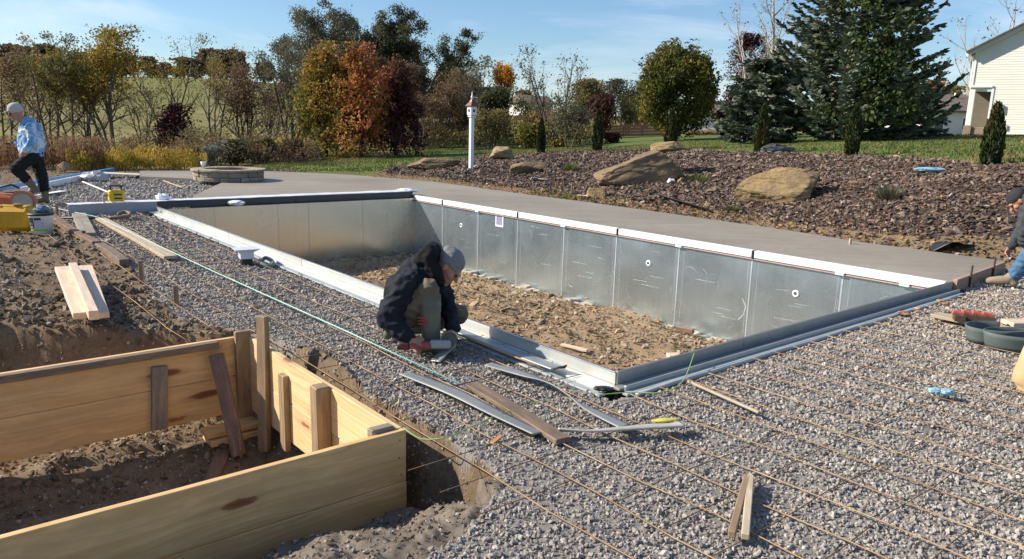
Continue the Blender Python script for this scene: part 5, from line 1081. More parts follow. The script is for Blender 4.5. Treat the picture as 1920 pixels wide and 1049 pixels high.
def leaves_np(cent, size, nrs, flatz=0.5, aspect=0.7):
    n = len(cent); a = nrs.normal(size=(n, 3)); a /= np.linalg.norm(a, axis=1)[:, None]; b = np.cross(a, nrs.normal(size=(n, 3))); b /= np.linalg.norm(b, axis=1)[:, None] + 1e-9
    s = (np.asarray(size) * nrs.uniform(0.6, 1.3, n))[:, None]; a = a * s; b = b * s * aspect
    v = np.stack([cent - a, cent + b * 0.9 - a * 0.1, cent + a, cent - b * 0.9 - a * 0.1], 1).reshape(-1, 3); return v, np.arange(4 * n).reshape(-1, 4)
def make_tree(name, label, px, d, ytop, style, leaf, nleaf, lsize, bark=M_BARK, seed=1, stems=1, spread=1.0, group=None, lean=0.0, cat='tree', spread_tip=0.35, gap=None, zbase=0.0, drop=0.0, lv=None, tmid=0.5, tvar=0.22, hull=0.0, hz=(0.08, 1.0), hw=None, hamp=0.9):
    rs = random.Random(seed); nrs = np.random.default_rng(seed); b = at(px, d, -0.08 + zbase); H = PD(px, ytop, d)[2] - b[2]
    base = {
        'bare': [dict(n=9, f=0.28, r=0.5, a=38), dict(n=6, f=0.25, r=0.5, a=36), dict(n=4, f=0.3, r=0.5, a=35)],
        'sparse': [dict(n=9, f=0.3, r=0.42, a=42), dict(n=6, f=0.25, r=0.5, a=40), dict(n=3, f=0.3, r=0.5, a=38)],
        'tall': [dict(n=15, f=0.32, r=0.30, a=50), dict(n=7, f=0.3, r=0.5, a=45), dict(n=4, f=0.3, r=0.5, a=45)],
        'oval': [dict(n=20, f=0.14, r=0.42, a=52, s=lambda f: 0.55 + 1.0 * math.sin(math.pi * min(1, f * 0.9 + 0.12)) * 0.6), dict(n=8, f=0.2, r=0.42, a=42), dict(n=3, f=0.3, r=0.45, a=40)],
        'pyramid': [dict(n=24, f=0.08, r=0.40, a=46, s=lambda f: 1.25 - 0.85 * f), dict(n=8, f=0.15, r=0.42, a=38), dict(n=3, f=0.3, r=0.45, a=40)],
        'bush': [dict(n=9, f=0.12, r=0.6, a=45), dict(n=6, f=0.2, r=0.5, a=42), dict(n=3, f=0.3, r=0.5, a=40)]}
    L_ = lv or base[style]; S, tips = [], []
    for k in range(stems):
        az = 2 * math.pi * k / max(1, stems) + rs.uniform(-0.5, 0.5); tl = (0.0 if stems == 1 else rs.uniform(0.10, 0.26) * spread)
        d0 = (math.cos(az) * tl + lean, math.sin(az) * tl, 1); s, t = skeleton(rs, H * (rs.uniform(0.72, 0.98) if k else 0.97) * (0.93 if style in ('oval', 'pyramid') else 0.90), H * (0.016 if stems == 1 else 0.011) + 0.012, L_, (math.cos(az) * 0.12 * (stems > 1), math.sin(az) * 0.12 * (stems > 1), 0), d0); S += s; tips += t
    P0 = np.array([s[0] for s in S]); P1 = np.array([s[1] for s in S]); zt = max(P1[:, 2].max(), 0.1); fz = H / zt; 
    R0 = np.array([s[2] for s in S]); R1 = np.array([s[3] for s in S])
    sc = np.array([fz * spread, fz * spread, fz]) if style in ('oval', 'pyramid', 'bush') else np.array([fz, fz, fz]); P0 = P0 * sc; P1 = P1 * sc
    t = thing(name, label, cat, b, 0, group); vs, fs = tubes_np(P0, P1, R0, R1, 5 if len(P0) < 1500 else 4); obj_me('trunk', mesh_np('trunk', vs, fs, bark), t, False)
    if nleaf:
        T = np.array([a for a, _ in tips]) * sc; w = np.ones(len(T))
        if gap: w = np.clip((T[:, 2] / H - gap[0]) / (gap[1] - gap[0]), 0.03, 1)
        cl = fbm(T[:, 0] * 1.7 / spread_tip * 0.35 + seed, T[:, 1] * 0.6 + T[:, 2] * 1.7 / spread_tip * 0.35, seed, 2); w *= np.clip(0.6 + (2.2 if style != 'tall' else 1.1) * cl, 0.05, 2); w /= w.sum()
        C = T[nrs.choice(len(T), nleaf, p=w)] + nrs.normal(0, spread_tip * 0.42, (nleaf, 3)) * [1, 1, 0.8]; C[:, 2] = np.maximum(C[:, 2] - drop, 0.05)
        if C[:, 2].max() > H * 1.03: C[:, 2] = np.minimum(C[:, 2], H * nrs.uniform(0.94, 1.02, nleaf))
        if hull:
            k = int(nleaf * hull); nl = nrs.normal(size=(k, 3)); nl /= np.linalg.norm(nl, axis=1)[:, None]; rr = 1 + hamp * fbm(np.arctan2(nl[:, 1], nl[:, 0]) * 2.4 + seed, nl[:, 2] * 3.6, seed + 9, 3); rr *= nrs.uniform(0.45, 1.0, k) ** 0.45
            zc = (hz[0] + hz[1]) / 2 * H; hh = (hz[1] - hz[0]) / 2 * H; ww = hw or np.percentile(np.hypot(T[:, 0], T[:, 1]), 92); tz = 1 if style != 'pyramid' else np.clip(1.15 - 0.75 * (nl[:, 2] * 0.5 + 0.5), 0.2, 2)
            C[:k] = np.stack([nl[:, 0] * rr * ww * tz, nl[:, 1] * rr * ww * tz, zc + nl[:, 2] * rr * hh], -1); C[:k, 2] = np.clip(C[:k, 2], 0.1, H * 1.03)
        if hull:
            e = np.sqrt((C[k:, 0] / ww) ** 2 + (C[k:, 1] / ww) ** 2 + ((C[k:, 2] - zc) / hh) ** 2); fct = np.where(e > 1.02, 1.0 / np.maximum(e, 1e-6) * nrs.uniform(0.75, 1.02, len(e)), 1.0)[:, None]; C[k:] = (C[k:] - [0, 0, zc]) * fct + [0, 0, zc]
        mats = leaf if isinstance(leaf, (list, tuple)) else [leaf]
        v, f = leaves_np(C, lsize, nrs); tint = np.clip(tmid + 0.8 * fbm(C[:, 0] * 0.9 + seed * 3, C[:, 1] * 0.9 + C[:, 2] * 0.9, seed + 5, 2) + nrs.normal(0, tvar, nleaf), 0, 1)
        mi = None
        if len(mats) > 1: mi = np.clip(np.floor((C[:, 0] / (H * 0.3) * 0.5 + 0.5 + nrs.normal(0, 0.2, nleaf)) * len(mats)), 0, len(mats) - 1)
        o = obj_me('crown', mesh_np('crown', v, f, mats, False, tint, mi), t, False); o['kind'] = 'stuff'
    return t
GL = 'trees along the left meadow edge'
make_tree('tree', 'grey olive tree with thin trunks at the far left edge', 18, 43, 78, 'sparse', LF['brown'], 4500, 0.055, seed=11, stems=4, group=GL, gap=(0.25, 0.7), spread_tip=0.6)
make_tree('tree', 'slim tree with sparse yellowish top behind the walking worker', 96, 41, 62, 'sparse', LF['olive'], 3000, 0.05, M_BARK, 12, 3, group=GL, gap=(0.4, 0.7), lean=0.05)
make_tree('tree', 'thin dark stemmed tree right of the walking worker', 132, 39, 92, 'sparse', LF['olive'], 3500, 0.055, M_BARKD, 13, 2, group=GL, gap=(0.45, 0.8))
make_tree('tree', 'bright yellow leaved tree with several trunks in the left group', 212, 39, 48, 'sparse', LF['yellow'], 10000, 0.058, M_BARK, 14, 5, 1.0, GL, gap=(0.38, 0.62), spread_tip=0.55, tmid=0.55)
make_tree('tree', 'open tree with few pale leaves right of the yellow tree', 325, 44, 64, 'bare', LF['yellow'], 2200, 0.05, M_BARK, 15, 3, group=GL, gap=(0.5, 0.9), spread_tip=0.5, tmid=0.3)
make_tree('tree', 'pale leafed thin tree left of the brown bushy tree', 405, 47, 84, 'bare', LF['olive'], 3000, 0.05, M_BARK, 16, 3, group=GL, gap=(0.4, 0.8), spread_tip=0.5, tmid=0.75)
make_tree('tree', 'brown bushy tree with dark crown and many stems', 462, 44, 118, 'bush', LF['brown'], 5500, 0.06, M_BARKD, 17, 4, 0.75, GL, gap=(0.1, 0.6), spread_tip=0.5)
make_tree('maple_tree', 'small dark red maple in front of the pale thin trees', 335, 36, 196, 'bush', LF['maroon'], 5000, 0.055, M_BARKD, 18, 4, 0.85, GL, spread_tip=0.4, cat='tree')
make_tree('tree', 'bare thin tree leaning left of the autumn pear trees', 548, 45, 66, 'bare', LF['grey'], 3500, 0.055, M_BARK, 19, 4, 1.1, GL, gap=(0.4, 0.9), spread_tip=0.5)
make_tree('tree', 'slender bare sapling just left of the orange pear trees', 520, 40, 135, 'bare', LF['olive'], 250, 0.07, M_BARK, 20, 2, group=GL)
GT = 'tall trees behind the autumn pears'
make_tree('tall_tree', 'tall broad grey green tree, highest of the middle group', 588, 58, 2, 'tall', LF['grey'], 11000, 0.075, M_BARK, 21, 3, group=GT, gap=(0.3, 0.6), spread_tip=0.5)
make_tree('tall_tree', 'tall dark tree rising over the red pear tree', 652, 62, 12, 'tall', LF['green'], 6000, 0.08, M_BARKD, 22, 2, group=GT, gap=(0.55, 0.8), spread_tip=0.6)
make_tree('tall_tree', 'tall dark tree with a gappy crown in the middle of the row', 704, 63, 18, 'tall', LF['green'], 5000, 0.08, M_BARKD, 23, 1, group=GT, gap=(0.5, 0.8), spread_tip=0.6)
make_tree('tall_tree', 'dark tree right of the gappy crown, second from the right of the tall ones', 752, 64, 46, 'tall', LF['green'], 5500, 0.08, M_BARKD, 24, 2, group=GT, gap=(0.35, 0.75), spread_tip=0.6)
make_tree('tall_tree', 'rightmost dark tree of the tall group leaning to the right', 795, 64, 58, 'tall', LF['green'], 5000, 0.08, M_BARKD, 25, 1, group=GT, gap=(0.35, 0.8), spread_tip=0.45, lean=0.06)
make_tree('tree', 'brown thinly leafed tree below the tall dark crowns', 735, 52, 112, 'sparse', LF['brown'], 7500, 0.07, M_BARK, 26, 3, group=GT, spread_tip=0.6)
for i, (px, d, yt, st_, lf, n_, lb) in enumerate((
    (625, 66, 38, 'tall', 'green', 8000, 'dark gappy tree between the two tallest of the middle group'), (676, 68, 48, 'tall', 'grey', 8000, 'grey green tall tree behind the orange pear'), (730, 66, 62, 'tall', 'green', 8000, 'dark tall tree above the maroon pear'), (776, 68, 84, 'tall', 'green', 8000, 'dark round topped tree near the right end of the tall group'), (818, 70, 104, 'tall', 'grey', 7000, 'low grey green tree at the right end of the tall group'),
    (664, 61, 22, 'tall', 'grey', 9000, 'tall grey green tree right behind the top of the orange pear'), (712, 62, 42, 'tall', 'green', 9000, 'tall dark tree between the two gappy crowns'), (758, 61, 66, 'tall', 'grey', 8000, 'grey green tree behind the maroon pear, tall'), (700, 58, 110, 'sparse', 'brown', 9000, 'brown thin tree between orange and maroon pears'), (770, 57, 122, 'sparse', 'brown', 9000, 'brown thin tree right behind the maroon pear'), (545, 60, 70, 'sparse', 'grey', 7000, 'thin grey green tree behind the bare leaning tree'))):
    make_tree('tall_tree', lb, px, d, yt, st_, LF[lf], int(n_ * 1.1), 0.075, M_BARKD, 160 + i, 2, group=GT, gap=(0.2, 0.6), spread_tip=0.5)
GP = 'autumn pear trees'
make_tree('pear_tree', 'yellow green pear tree at the left of the autumn trio', 610, 38.5, 84, 'pyramid', [LF['ygreen'], LF['ygreen'], LF['ygreen'], LF['orange']], 19000, 0.075, M_BARKD, 31, 1, 0.75, GP, spread_tip=0.36, hull=0.5, hz=(0.03, 0.95), hw=1.7, tmid=0.6)
make_tree('pear_tree', 'orange and red pear tree in the middle of the autumn trio', 676, 37.5, 88, 'pyramid', [LF['ygreen'], LF['orange'], LF['orange'], LF['redpink']], 19000, 0.075, M_BARKD, 32, 1, 0.8, GP, spread_tip=0.36, hull=0.5, hz=(0.02, 0.95), hw=1.9, tmid=0.6)
make_tree('pear_tree', 'dark maroon pear tree at the right of the autumn trio', 742, 38.5, 108, 'pyramid', [LF['redpink'], LF['maroon'], LF['maroon']], 15000, 0.075, M_BARKD, 33, 1, 0.75, GP, spread_tip=0.36, hull=0.5, hz=(0.02, 0.95), hw=1.75, tmid=0.6)
GM = 'mixed trees behind the birdhouse post'
make_tree('tree', 'greyish bare tree behind the long low boulder', 828, 52, 128, 'bare', LF['brown'], 4500, 0.07, M_BARK, 41, 3, group=GM, spread_tip=0.6)
make_tree('tree', 'thin tree with pale green leaves right behind the birdhouse post', 902, 54, 104, 'bare', LF['grey'], 1300, 0.09, M_BARK, 42, 3, group=GM, spread_tip=0.6, tmid=0.8)
make_tree('tree', 'dark olive bushy tree right of the birdhouse', 925, 48, 168, 'bush', LF['green'], 11000, 0.075, M_BARKD, 43, 3, 0.7, GM, spread_tip=0.5)
make_tree('tree', 'bright orange topped tree right of the birdhouse post', 950, 60, 118, 'oval', LF['brightorange'], 6500, 0.08, M_BARK, 44, 1, 0.55, GM, gap=(0.35, 0.7), spread_tip=0.5)
make_tree('tree', 'large bare crowned tree in the middle of the far row', 1035, 50, 88, 'bare', LF['olive'], 900, 0.08, M_BARK, 45, 4, 1.25, GM, gap=(0.1, 0.5), spread_tip=0.6)
make_tree('tree', 'low spreading leafless tree with pale trunk behind the arborvitae', 1068, 43, 178, 'bare', LF['grey'], 1600, 0.07, M_BARK, 46, 3, 2.2, GM, spread_tip=0.6, lean=0.05)
make_tree('tree', 'reddish brown round tree behind the second arborvitae', 1128, 58, 178, 'oval', LF['maroon'], 8000, 0.085, M_BARKD, 47, 1, 0.95, GM, spread_tip=0.55, tmid=0.7)
make_tree('tree', 'dark wispy tree left of the round golden green tree', 1158, 72, 150, 'sparse', LF['grey'], 7000, 0.09, M_BARKD, 48, 2, group=GM, spread_tip=0.9, tmid=0.2)
make_tree('tree', 'olive tree filling between bare crown and brown tree', 1090, 66, 150, 'sparse', LF['olive'], 9000, 0.09, M_BARK, 49, 3, group=GM, spread_tip=0.9)
make_tree('tree', 'brown leafed tree above the far pavilion', 855, 75, 118, 'sparse', LF['brown'], 8000, 0.1, M_BARK, 50, 3, group=GM, spread_tip=1.0)
make_tree('tree', 'yellow olive shrub tree low behind the spade', 990, 45, 232, 'bush', LF['ygreen'], 1800, 0.10, M_BARK, 51, 4, 1.0, GM, spread_tip=0.6)
for i, (px, d, yt, st_, lf, n_, lb) in enumerate((
    (60, 50, 108, 'bush', 'brown', 7000, 'dull brown crowned tree between the far left olive one and the walking man'), (165, 52, 118, 'bush', 'olive', 6000, 'olive brown thicket tree behind the yellow tree'), (268, 52, 150, 'sparse', 'olive', 3500, 'low olive tree between the yellow tree and the open pale one'), (505, 53, 148, 'bush', 'brown', 7000, 'brown thicket tree behind the bare leaning tree'), (570, 50, 120, 'sparse', 'grey', 7000, 'grey thin tree filling behind the yellow green pear'),
    (790, 47, 172, 'bush', 'brown', 6500, 'brown twiggy bush tree right of the maroon pear'), (862, 56, 165, 'bush', 'grey', 7000, 'grey green thicket left of the birdhouse'), (915, 46, 205, 'bush', 'olive', 5500, 'olive thicket close behind the birdhouse post'), (1000, 58, 168, 'bush', 'olive', 8000, 'olive brown thicket under the big bare crown'), (1085, 50, 205, 'bush', 'brown', 6500, 'brown twiggy thicket left of the reddish round tree'), (1175, 66, 178, 'bush', 'olive', 7000, 'olive thicket left of the round golden tree'), (735, 60, 165, 'bush', 'grey', 7000, 'grey thicket behind the red and maroon pears'))):
    make_tree('tree', lb, px, d, yt, st_, LF[lf], int(n_ * (0.32 if px < 560 else 0.5)), 0.062, M_BARK, 140 + i, 4, 0.85, 'thicket trees along the back', spread_tip=0.6, tmid=0.45, gap=(0.3, 0.7) if px < 560 else None)
make_tree('round_tree', 'dense round golden green tree standing alone left of the spruce', 1266, 46, 80, 'oval', LF['round'], 26000, 0.085, M_BARKD, 61, 1, 1.15, None, spread_tip=0.50, tmid=0.5, hull=0.75, hz=(0.06, 1.0), hw=2.35, hamp=0.5)
GR = 'bare pale trees behind the spruce and house'
make_tree('bare_tree', 'white barked bare tree left of the spruce top', 1408, 50, -60, 'bare', LF['brown'], 260, 0.07, M_BARKP, 71, 2, 0.9, GR, spread_tip=0.5)
make_tree('bare_tree', 'second pale bare tree close against the spruce', 1448, 54, -80, 'bare', LF['brown'], 120, 0.07, M_BARKP, 72, 1, 1, GR)
make_tree('bare_tree', 'pale bare tree rising behind the house gable', 1842, 62, -60, 'bare', LF['brown'], 150, 0.08, M_BARKP, 73, 2, 1, GR)
make_tree('maroon_tree', 'tall maroon tree behind the white barked one', 1405, 62, 62, 'oval', LF['maroon'], 11000, 0.09, M_BARKD, 74, 1, 0.95, None, spread_tip=0.6)
make_tree('burgundy_shrub', 'burgundy shrub low between round tree and spruce', 1356, 47, 208, 'bush', LF['maroon'], 1500, 0.09, M_BARKD, 75, 4, 0.6, None, cat='shrub', spread_tip=0.35, tmid=0.85)
GF = 'trees behind the brown roofed house'
for i, (px, d, yt, lf, lb) in enumerate(((1690, 110, 142, 'brown', 'rust brown tree behind the spruce, right side'), (1735, 112, 152, 'orange', 'orange brown tree above the brown roof'), (1775, 105, 160, 'olive', 'olive tree between brown roof and white house'), (1200, 120, 205, 'olive', 'far olive tree left of the round tree'), (1345, 120, 190, 'far', 'far brown tree right of the round tree'))):
    make_tree('tree', lb, px, d, yt, 'oval', LF[lf], 2200, 0.24, M_BARK, 80 + i, 1, 1.2, GF, spread_tip=1.0, tmid=0.45)
# hilltop trees
ft = make_tree('far_tree', 'dark autumn tree in the row along the far hilltop', 40, 208, 100, 'oval', LF['far'], 1500, 0.55, M_BARKD, 91, 1, 1.35, 'trees along the far hilltop', spread_tip=1.5)
ft2 = make_tree('far_tree', 'dark autumn tree in the row along the far hilltop', 70, 210, 90, 'oval', LF['far'], 1500, 0.55, M_BARKD, 92, 1, 1.1, 'trees along the far hilltop', spread_tip=1.5, tmid=0.65)
rs_ = random.Random(8)
for i, px in enumerate(list(range(-120, 480, 20)) + list(range(500, 1000, 40))):
    c = copy_tree(rs_.choice((ft, ft2))); q = at(px + rs_.uniform(-8, 8), rs_.uniform(203, 216), -0.3); c.location = q; s_ = rs_.uniform(0.55, 1.2) * (1 if px < 470 else 0.7); c.scale = (s_ * rs_.uniform(0.9, 1.25), s_, s_); c.rotation_euler.z = rs_.uniform(0, 6)
# spruces
def spruce(name, label, px, d, ytop, rbase, seed, group, nbr=9, vine=False, step=0.30, pw=0.8, q_per=4):
    rs = random.Random(seed); nrs = np.random.default_rng(seed); b = at(px, d, -0.05); H = PD(px, ytop, d)[2] - b[2]; t = thing(name, label, 'spruce', b, 0, group)
    S0, S1, Ra, Rb, C, D = [], [], [], [], [], []
    S0.append((0, 0, 0)); S1.append((0, 0, H)); Ra.append(0.02 * H + 0.03); Rb.append(0.02); z = 0.25
    while z < H * 0.985:
        f = z / H; Lr = rbase * (1 - f) ** pw; a0 = rs.uniform(0, 6)
        for k in range(max(4, int(nbr * (1 - 0.4 * f)))):
            a = a0 + 2 * math.pi * k / nbr + rs.uniform(-0.35, 0.35); Ln = Lr * rs.uniform(0.55, 1.15); n = max(3, int(Ln / 0.45)); p = Vector((0, 0, z + rs.uniform(-0.15, 0.15))); el = rs.uniform(-0.12, 0.18) - 0.15 * (1 - f)
            for i in range(n):
                dd = Vector((math.cos(a) * math.cos(el), math.sin(a) * math.cos(el), math.sin(el))); el += 0.11; q = p + dd * Ln / n; S0.append(p[:]); S1.append(q[:]); Ra.append(0.012 + 0.02 * (1 - i / n)); Rb.append(0.010)
                w = 0.62 * (1 - 0.5 * i / n) * min(1, Ln / 1.5 + 0.3)
                if i / n > 0.25 or Ln < 1:
                    for sd in (-1, 1):
                        for m in range(3):
                            sdv = Vector((-math.sin(a) * sd, math.cos(a) * sd, 0)); g = p.lerp(q, rs.random()); tw = (sdv * rs.uniform(0.5, 1.0) + dd * 0.75 + Vector((0, 0, rs.uniform(-0.45, 0.0)))).normalized() * w * rs.uniform(0.5, 1.1)
                            for j in range(q_per): C.append((g + tw * ((j + 0.5) / q_per))[:]); D.append(tw.normalized()[:])
                    for j in range(2): C.append(p.lerp(q, rs.random())[:]); D.append(dd[:])
                p = q
        z += step * rs.uniform(0.8, 1.2)
    vs, fs = tubes_np(np.array(S0, float), np.array(S1, float), np.array(Ra), np.array(Rb), 4); obj_me('trunk', mesh_np('trunk', vs, fs, M_BARKD), t, False)
    C = np.array(C); D = np.array(D); n = len(C); C = C + nrs.normal(0, 0.03, C.shape); A = D * nrs.uniform(0.10, 0.17, (n, 1)); B = np.cross(D, nrs.normal(size=(n, 3))); B /= np.linalg.norm(B, axis=1)[:, None]; B *= nrs.uniform(0.045, 0.08, (n, 1))
    v = np.stack([C - A, C - A * 0.2 + B, C + A, C - A * 0.2 - B], 1).reshape(-1, 3); tint = np.clip(0.45 + 0.5 * (np.hypot(C[:, 0], C[:, 1]) / (rbase * (1 - np.clip(C[:, 2] / H, 0, 0.99)) ** pw + 0.2) - 0.6) * 0.3 + 0.6 * fbm(C[:, 0] * 0.8 + seed, C[:, 1] * 0.8 + C[:, 2], seed, 2) + nrs.normal(0, 0.2, n), 0, 1)
    o = obj_me('crown', mesh_np('crown', v, np.arange(4 * n).reshape(-1, 4), LF['spruce'], False, tint), t, False); o['kind'] = 'stuff'
    if vine:
        k = 3600; zz = nrs.uniform(0.8, H * 0.72, k); rr = rbase * (1 - zz / H) ** pw * nrs.uniform(0.7, 1.02, k); aa = nrs.normal(-1.75, 0.38, k); C = np.stack([rr * np.cos(aa), rr * np.sin(aa), zz], -1); kk = fbm(C[:, 0] * 1.3 + 5, C[:, 2] * 1.0, 9, 3) > -0.05; C = C[kk]
        v, f = leaves_np(C, 0.10, nrs); o = obj_me('vine', mesh_np('vine', v, f, LF['vine'], False, np.clip(nrs.normal(0.5, 0.25, len(C)), 0, 1)), t, False); o['kind'] = 'stuff'
    return t
spruce('spruce_tree', 'huge blue green spruce reaching out of the top of the photo', 1592, 38.5, -230, 4.6, 101, 'blue spruces on the lawn', 14, True, 0.24, 0.60, 5)
spruce('spruce_tree', 'lower blue spruce pressed against the left of the huge one', 1420, 37.6, 112, 2.1, 102, 'blue spruces on the lawn', 12, False, 0.20, 0.36, 5)
spruce('spruce_tree', 'small drooping spruce low at the right of the huge one', 1712, 41, 196, 1.7, 103, 'blue spruces on the lawn', 8, False, 0.24, 0.6)
# arborvitae
def arbor(seed, H, R):
    nrs = np.random.default_rng(seed); n = 3000; z = nrs.beta(1.15, 1.3, n) * H * 0.97 + 0.03; f = z / H; prof = np.interp(f, [0, 0.06, 0.3, 0.6, 0.85, 1], [0.55, 0.85, 1.0, 0.78, 0.42, 0.06]); a = nrs.uniform(0, 2 * math.pi, n)
    bump = 1 + 0.5 * fbm(a * 1.6 + seed, z * 2.4, seed, 3); r = R * prof * bump * np.sqrt(nrs.uniform(0.25, 1.0, n)); C = np.stack([r * np.cos(a), r * np.sin(a), z], -1)
    D = np.stack([np.cos(a) * 0.35, np.sin(a) * 0.35, np.ones(n)], -1) + nrs.normal(0, 0.22, (n, 3)); D /= np.linalg.norm(D, axis=1)[:, None]; A = D * nrs.uniform(0.05, 0.10, (n, 1)); B = np.cross(D, nrs.normal(size=(n, 3))); B /= np.linalg.norm(B, axis=1)[:, None]; B *= nrs.uniform(0.02, 0.04, (n, 1))
    v = np.stack([C - A, C + B, C + A, C - B], 1).reshape(-1, 3); tint = np.clip(0.42 + 0.9 * fbm(a * 1.2 + seed * 7, z * 2, seed + 3, 2) + nrs.normal(0, 0.15, n), 0, 1); me = mesh_np('foliage', v, np.arange(4 * n).reshape(-1, 4), LF['arbor'], False, tint)
    return me
def build_arbor():
    lab = ['small arborvitae at the left end of the row behind the boulders', 'dark green arborvitae in front of the brown round tree', 'reddish arborvitae in front of the round golden tree', 'arborvitae in front of the lower blue spruce', 'slim brownish arborvitae in front of the huge spruce', 'largest arborvitae, at the right before the white house']
    for i, (px, d, yt, wpx) in enumerate(((1015, 30.0, 222, 24), (1120, 28.6, 206, 26), (1258, 29.6, 206, 30), (1428, 25.4, 196, 34), (1600, 22.7, 196, 36), (1862, 18.2, 194, 42))):
        b = at(px, d, -0.02); H = PD(px, yt, d)[2] - b[2]; t = thing('arborvitae', lab[i], 'arborvitae', b, 0, 'arborvitae in a row along the bed'); o = obj_me('foliage', arbor(200 + i, H, wpx / 2 * d / F_PX * 0.72), t, False); o['kind'] = 'stuff'; MB().tube([(0, 0, -0.05), (0, 0, H * 0.6)], [0.025, 0.008], 6).obj('stem', M_BARKD, t, rel=False)
build_arbor()
# shrubs, tufts, goldenrod, undergrowth
make_tree('shrub', 'silvery pale shrub in front of the dark red maple', 396, 31, 264, 'bush', LF['silver'], 380, 0.045, M_BARK, 111, 6, 0.9, None, cat='shrub', spread_tip=0.25)
GS2 = 'olive shrubs behind the fire pit'
for i, (px, d, yt, lf, lb) in enumerate(((438, 32, 262, 'green', 'green bushy shrub right behind the fire pit'), (492, 33, 258, 'olive', 'olive shrub to the right of the fire pit'), (545, 35, 262, 'brown', 'brown shrub left of the autumn pear trees'), (585, 36, 268, 'olive', 'olive brush at the foot of the yellow green pear'), (372, 33, 276, 'ygreen', 'yellowish shrub left of the fire pit cup'), (1150, 50, 250, 'maroon', 'low dark red shrub at the left end of the brown fence'), (1045, 47, 262, 'ygreen', 'yellow green bush behind the leftmost arborvitae'))):
    make_tree('shrub', lb, px, d, yt, 'bush', LF[lf], 1700, 0.07, M_BARKD, 112 + i, 6, 1.0, GS2 if i < 5 else None, cat='shrub', spread_tip=0.32)
def ribbon(name, label, cat, az0, az1, r0, r1, n, h_, mat, seed, size=0.05, up=True, clump=0.5):
    nrs = np.random.default_rng(seed); a = nrs.uniform(az0, az1, n); r = nrs.uniform(r0, r1, n); x = r * np.sin(a); y = r * np.cos(a); w = fbm(x * clump, y * clump, seed, 3); k = nrs.random(n) < 0.6 + 1.3 * w; x, y, w = x[k], y[k], w[k]; z, rg = region_z(x, y); k = (rg != 3) & ~inpoly(x, y, DECK_POLY) if name == 'lawn_grass' else rg >= 0; x, y, w, z = x[k], y[k], w[k], z[k]; n = len(x); hh = h_ * np.clip(0.8 + 1.5 * w, 0.2, 1.5) * np.sqrt(nrs.random(n))
    C = np.stack([x, y, z + hh], -1); D = np.stack([nrs.normal(0, 0.35, n), nrs.normal(0, 0.35, n), np.ones(n)], -1) if up else nrs.normal(size=(n, 3)); D /= np.linalg.norm(D, axis=1)[:, None]; A = D * (size * nrs.uniform(0.7, 1.5, n))[:, None]; B = np.cross(D, nrs.normal(size=(n, 3))); B /= np.linalg.norm(B, axis=1)[:, None]; B *= (size * 0.35 * nrs.uniform(0.6, 1.3, n))[:, None]
    v = np.stack([C - A, C + B, C + A, C - B], 1).reshape(-1, 3); o = obj_me(name, mesh_np(name, v, np.arange(4 * n).reshape(-1, 4), mat, False, np.clip(0.45 + 1.2 * w + 0.25 * (hh / h_ - 0.5) + nrs.normal(0, 0.2, n), 0, 1))); return tag(o, label, cat, kind='stuff')
ribbon('goldenrod', 'yellow goldenrod band behind the far edge of the deck', 'goldenrod', AZ(118), AZ(385), 26.2, 28.5, 24000, 0.60, LF['goldenrod'], 1, 0.045, True, 1.7)
ribbon('dry_reeds', 'reddish brown dry reeds behind the walking worker', 'dry grass', AZ(-260), AZ(190), 26.5, 31, 26000, 0.68, LF['reed'], 2, 0.055, True, 1.3)
ribbon('undergrowth', 'dark brown green undergrowth at the foot of the left trees', 'undergrowth', AZ(-300), AZ(600), 31, 38, 42000, 1.0, LF['brown'], 3, 0.06, False, 0.9)
ribbon('undergrowth', 'mixed olive undergrowth at the foot of the trees beyond the birdhouse', 'undergrowth', AZ(760), AZ(1110), 47, 54, 16000, 1.5, LF['olive'], 4, 0.11, False, 0.3)
ribbon('meadow_brush', 'tan rough brush on the lower meadow', 'brush', AZ(-300), AZ(620), 40, 62, 16000, 0.8, LF['goldenrod'], 5, 0.10, True, 0.12)
ribbon('lawn_grass', 'short green grass of the lawn behind the planting bed', 'grass', AZ(1000), AZ(2100), 16.5, 44, 46000, 0.05, LF['grass'], 6, 0.045, True, 0.3)
ribbon('lawn_grass', 'short yellowish grass strip behind the far deck edge', 'grass', AZ(470), AZ(1010), 25.5, 44, 30000, 0.06, LF['grass'], 7, 0.05, True, 0.3)
def tufts():
    lab = ['grass tuft right of the dark brown boulder', 'green weed left of the golden boulder', 'small green weed at the foot of the golden boulder', 'spiky grass clump right of the golden boulder']
    for i, (px, d, w, h_) in enumerate(((1073, 23.0, 0.42, 0.22), (1316, 18.6, 0.5, 0.20), (1385, 15.0, 0.22, 0.14), (1680, 14.6, 0.42, 0.26))):
        nrs = np.random.default_rng(300 + i); b = at(px, d, -0.02); n = 260; a = nrs.uniform(0, 6.28, n); r = w / 2 * np.sqrt(nrs.random(n)); B0 = np.stack([r * np.cos(a) * 0.7, r * np.sin(a) * 0.7, np.zeros(n)], -1); T = np.stack([r * np.cos(a) * 1.5 + nrs.normal(0, 0.03, n), r * np.sin(a) * 1.5, h_ * nrs.uniform(0.5, 1.1, n)], -1); s = np.stack([np.sin(a), -np.cos(a), np.zeros(n)], -1) * 0.009
        v = np.stack([B0 - s, B0 + s, T + s * 0.3, T - s * 0.3], 1).reshape(-1, 3); o = obj_me('grass_tuft', mesh_np('grass_tuft', v, np.arange(4 * n).reshape(-1, 4), LF['grass'] if i != 3 else LF['grey'], False, np.clip(nrs.normal(0.45, 0.25, n), 0, 1))); o.location = b; tag(o, lab[i], 'grass tuft', 'weeds in the rock bed')
tufts()
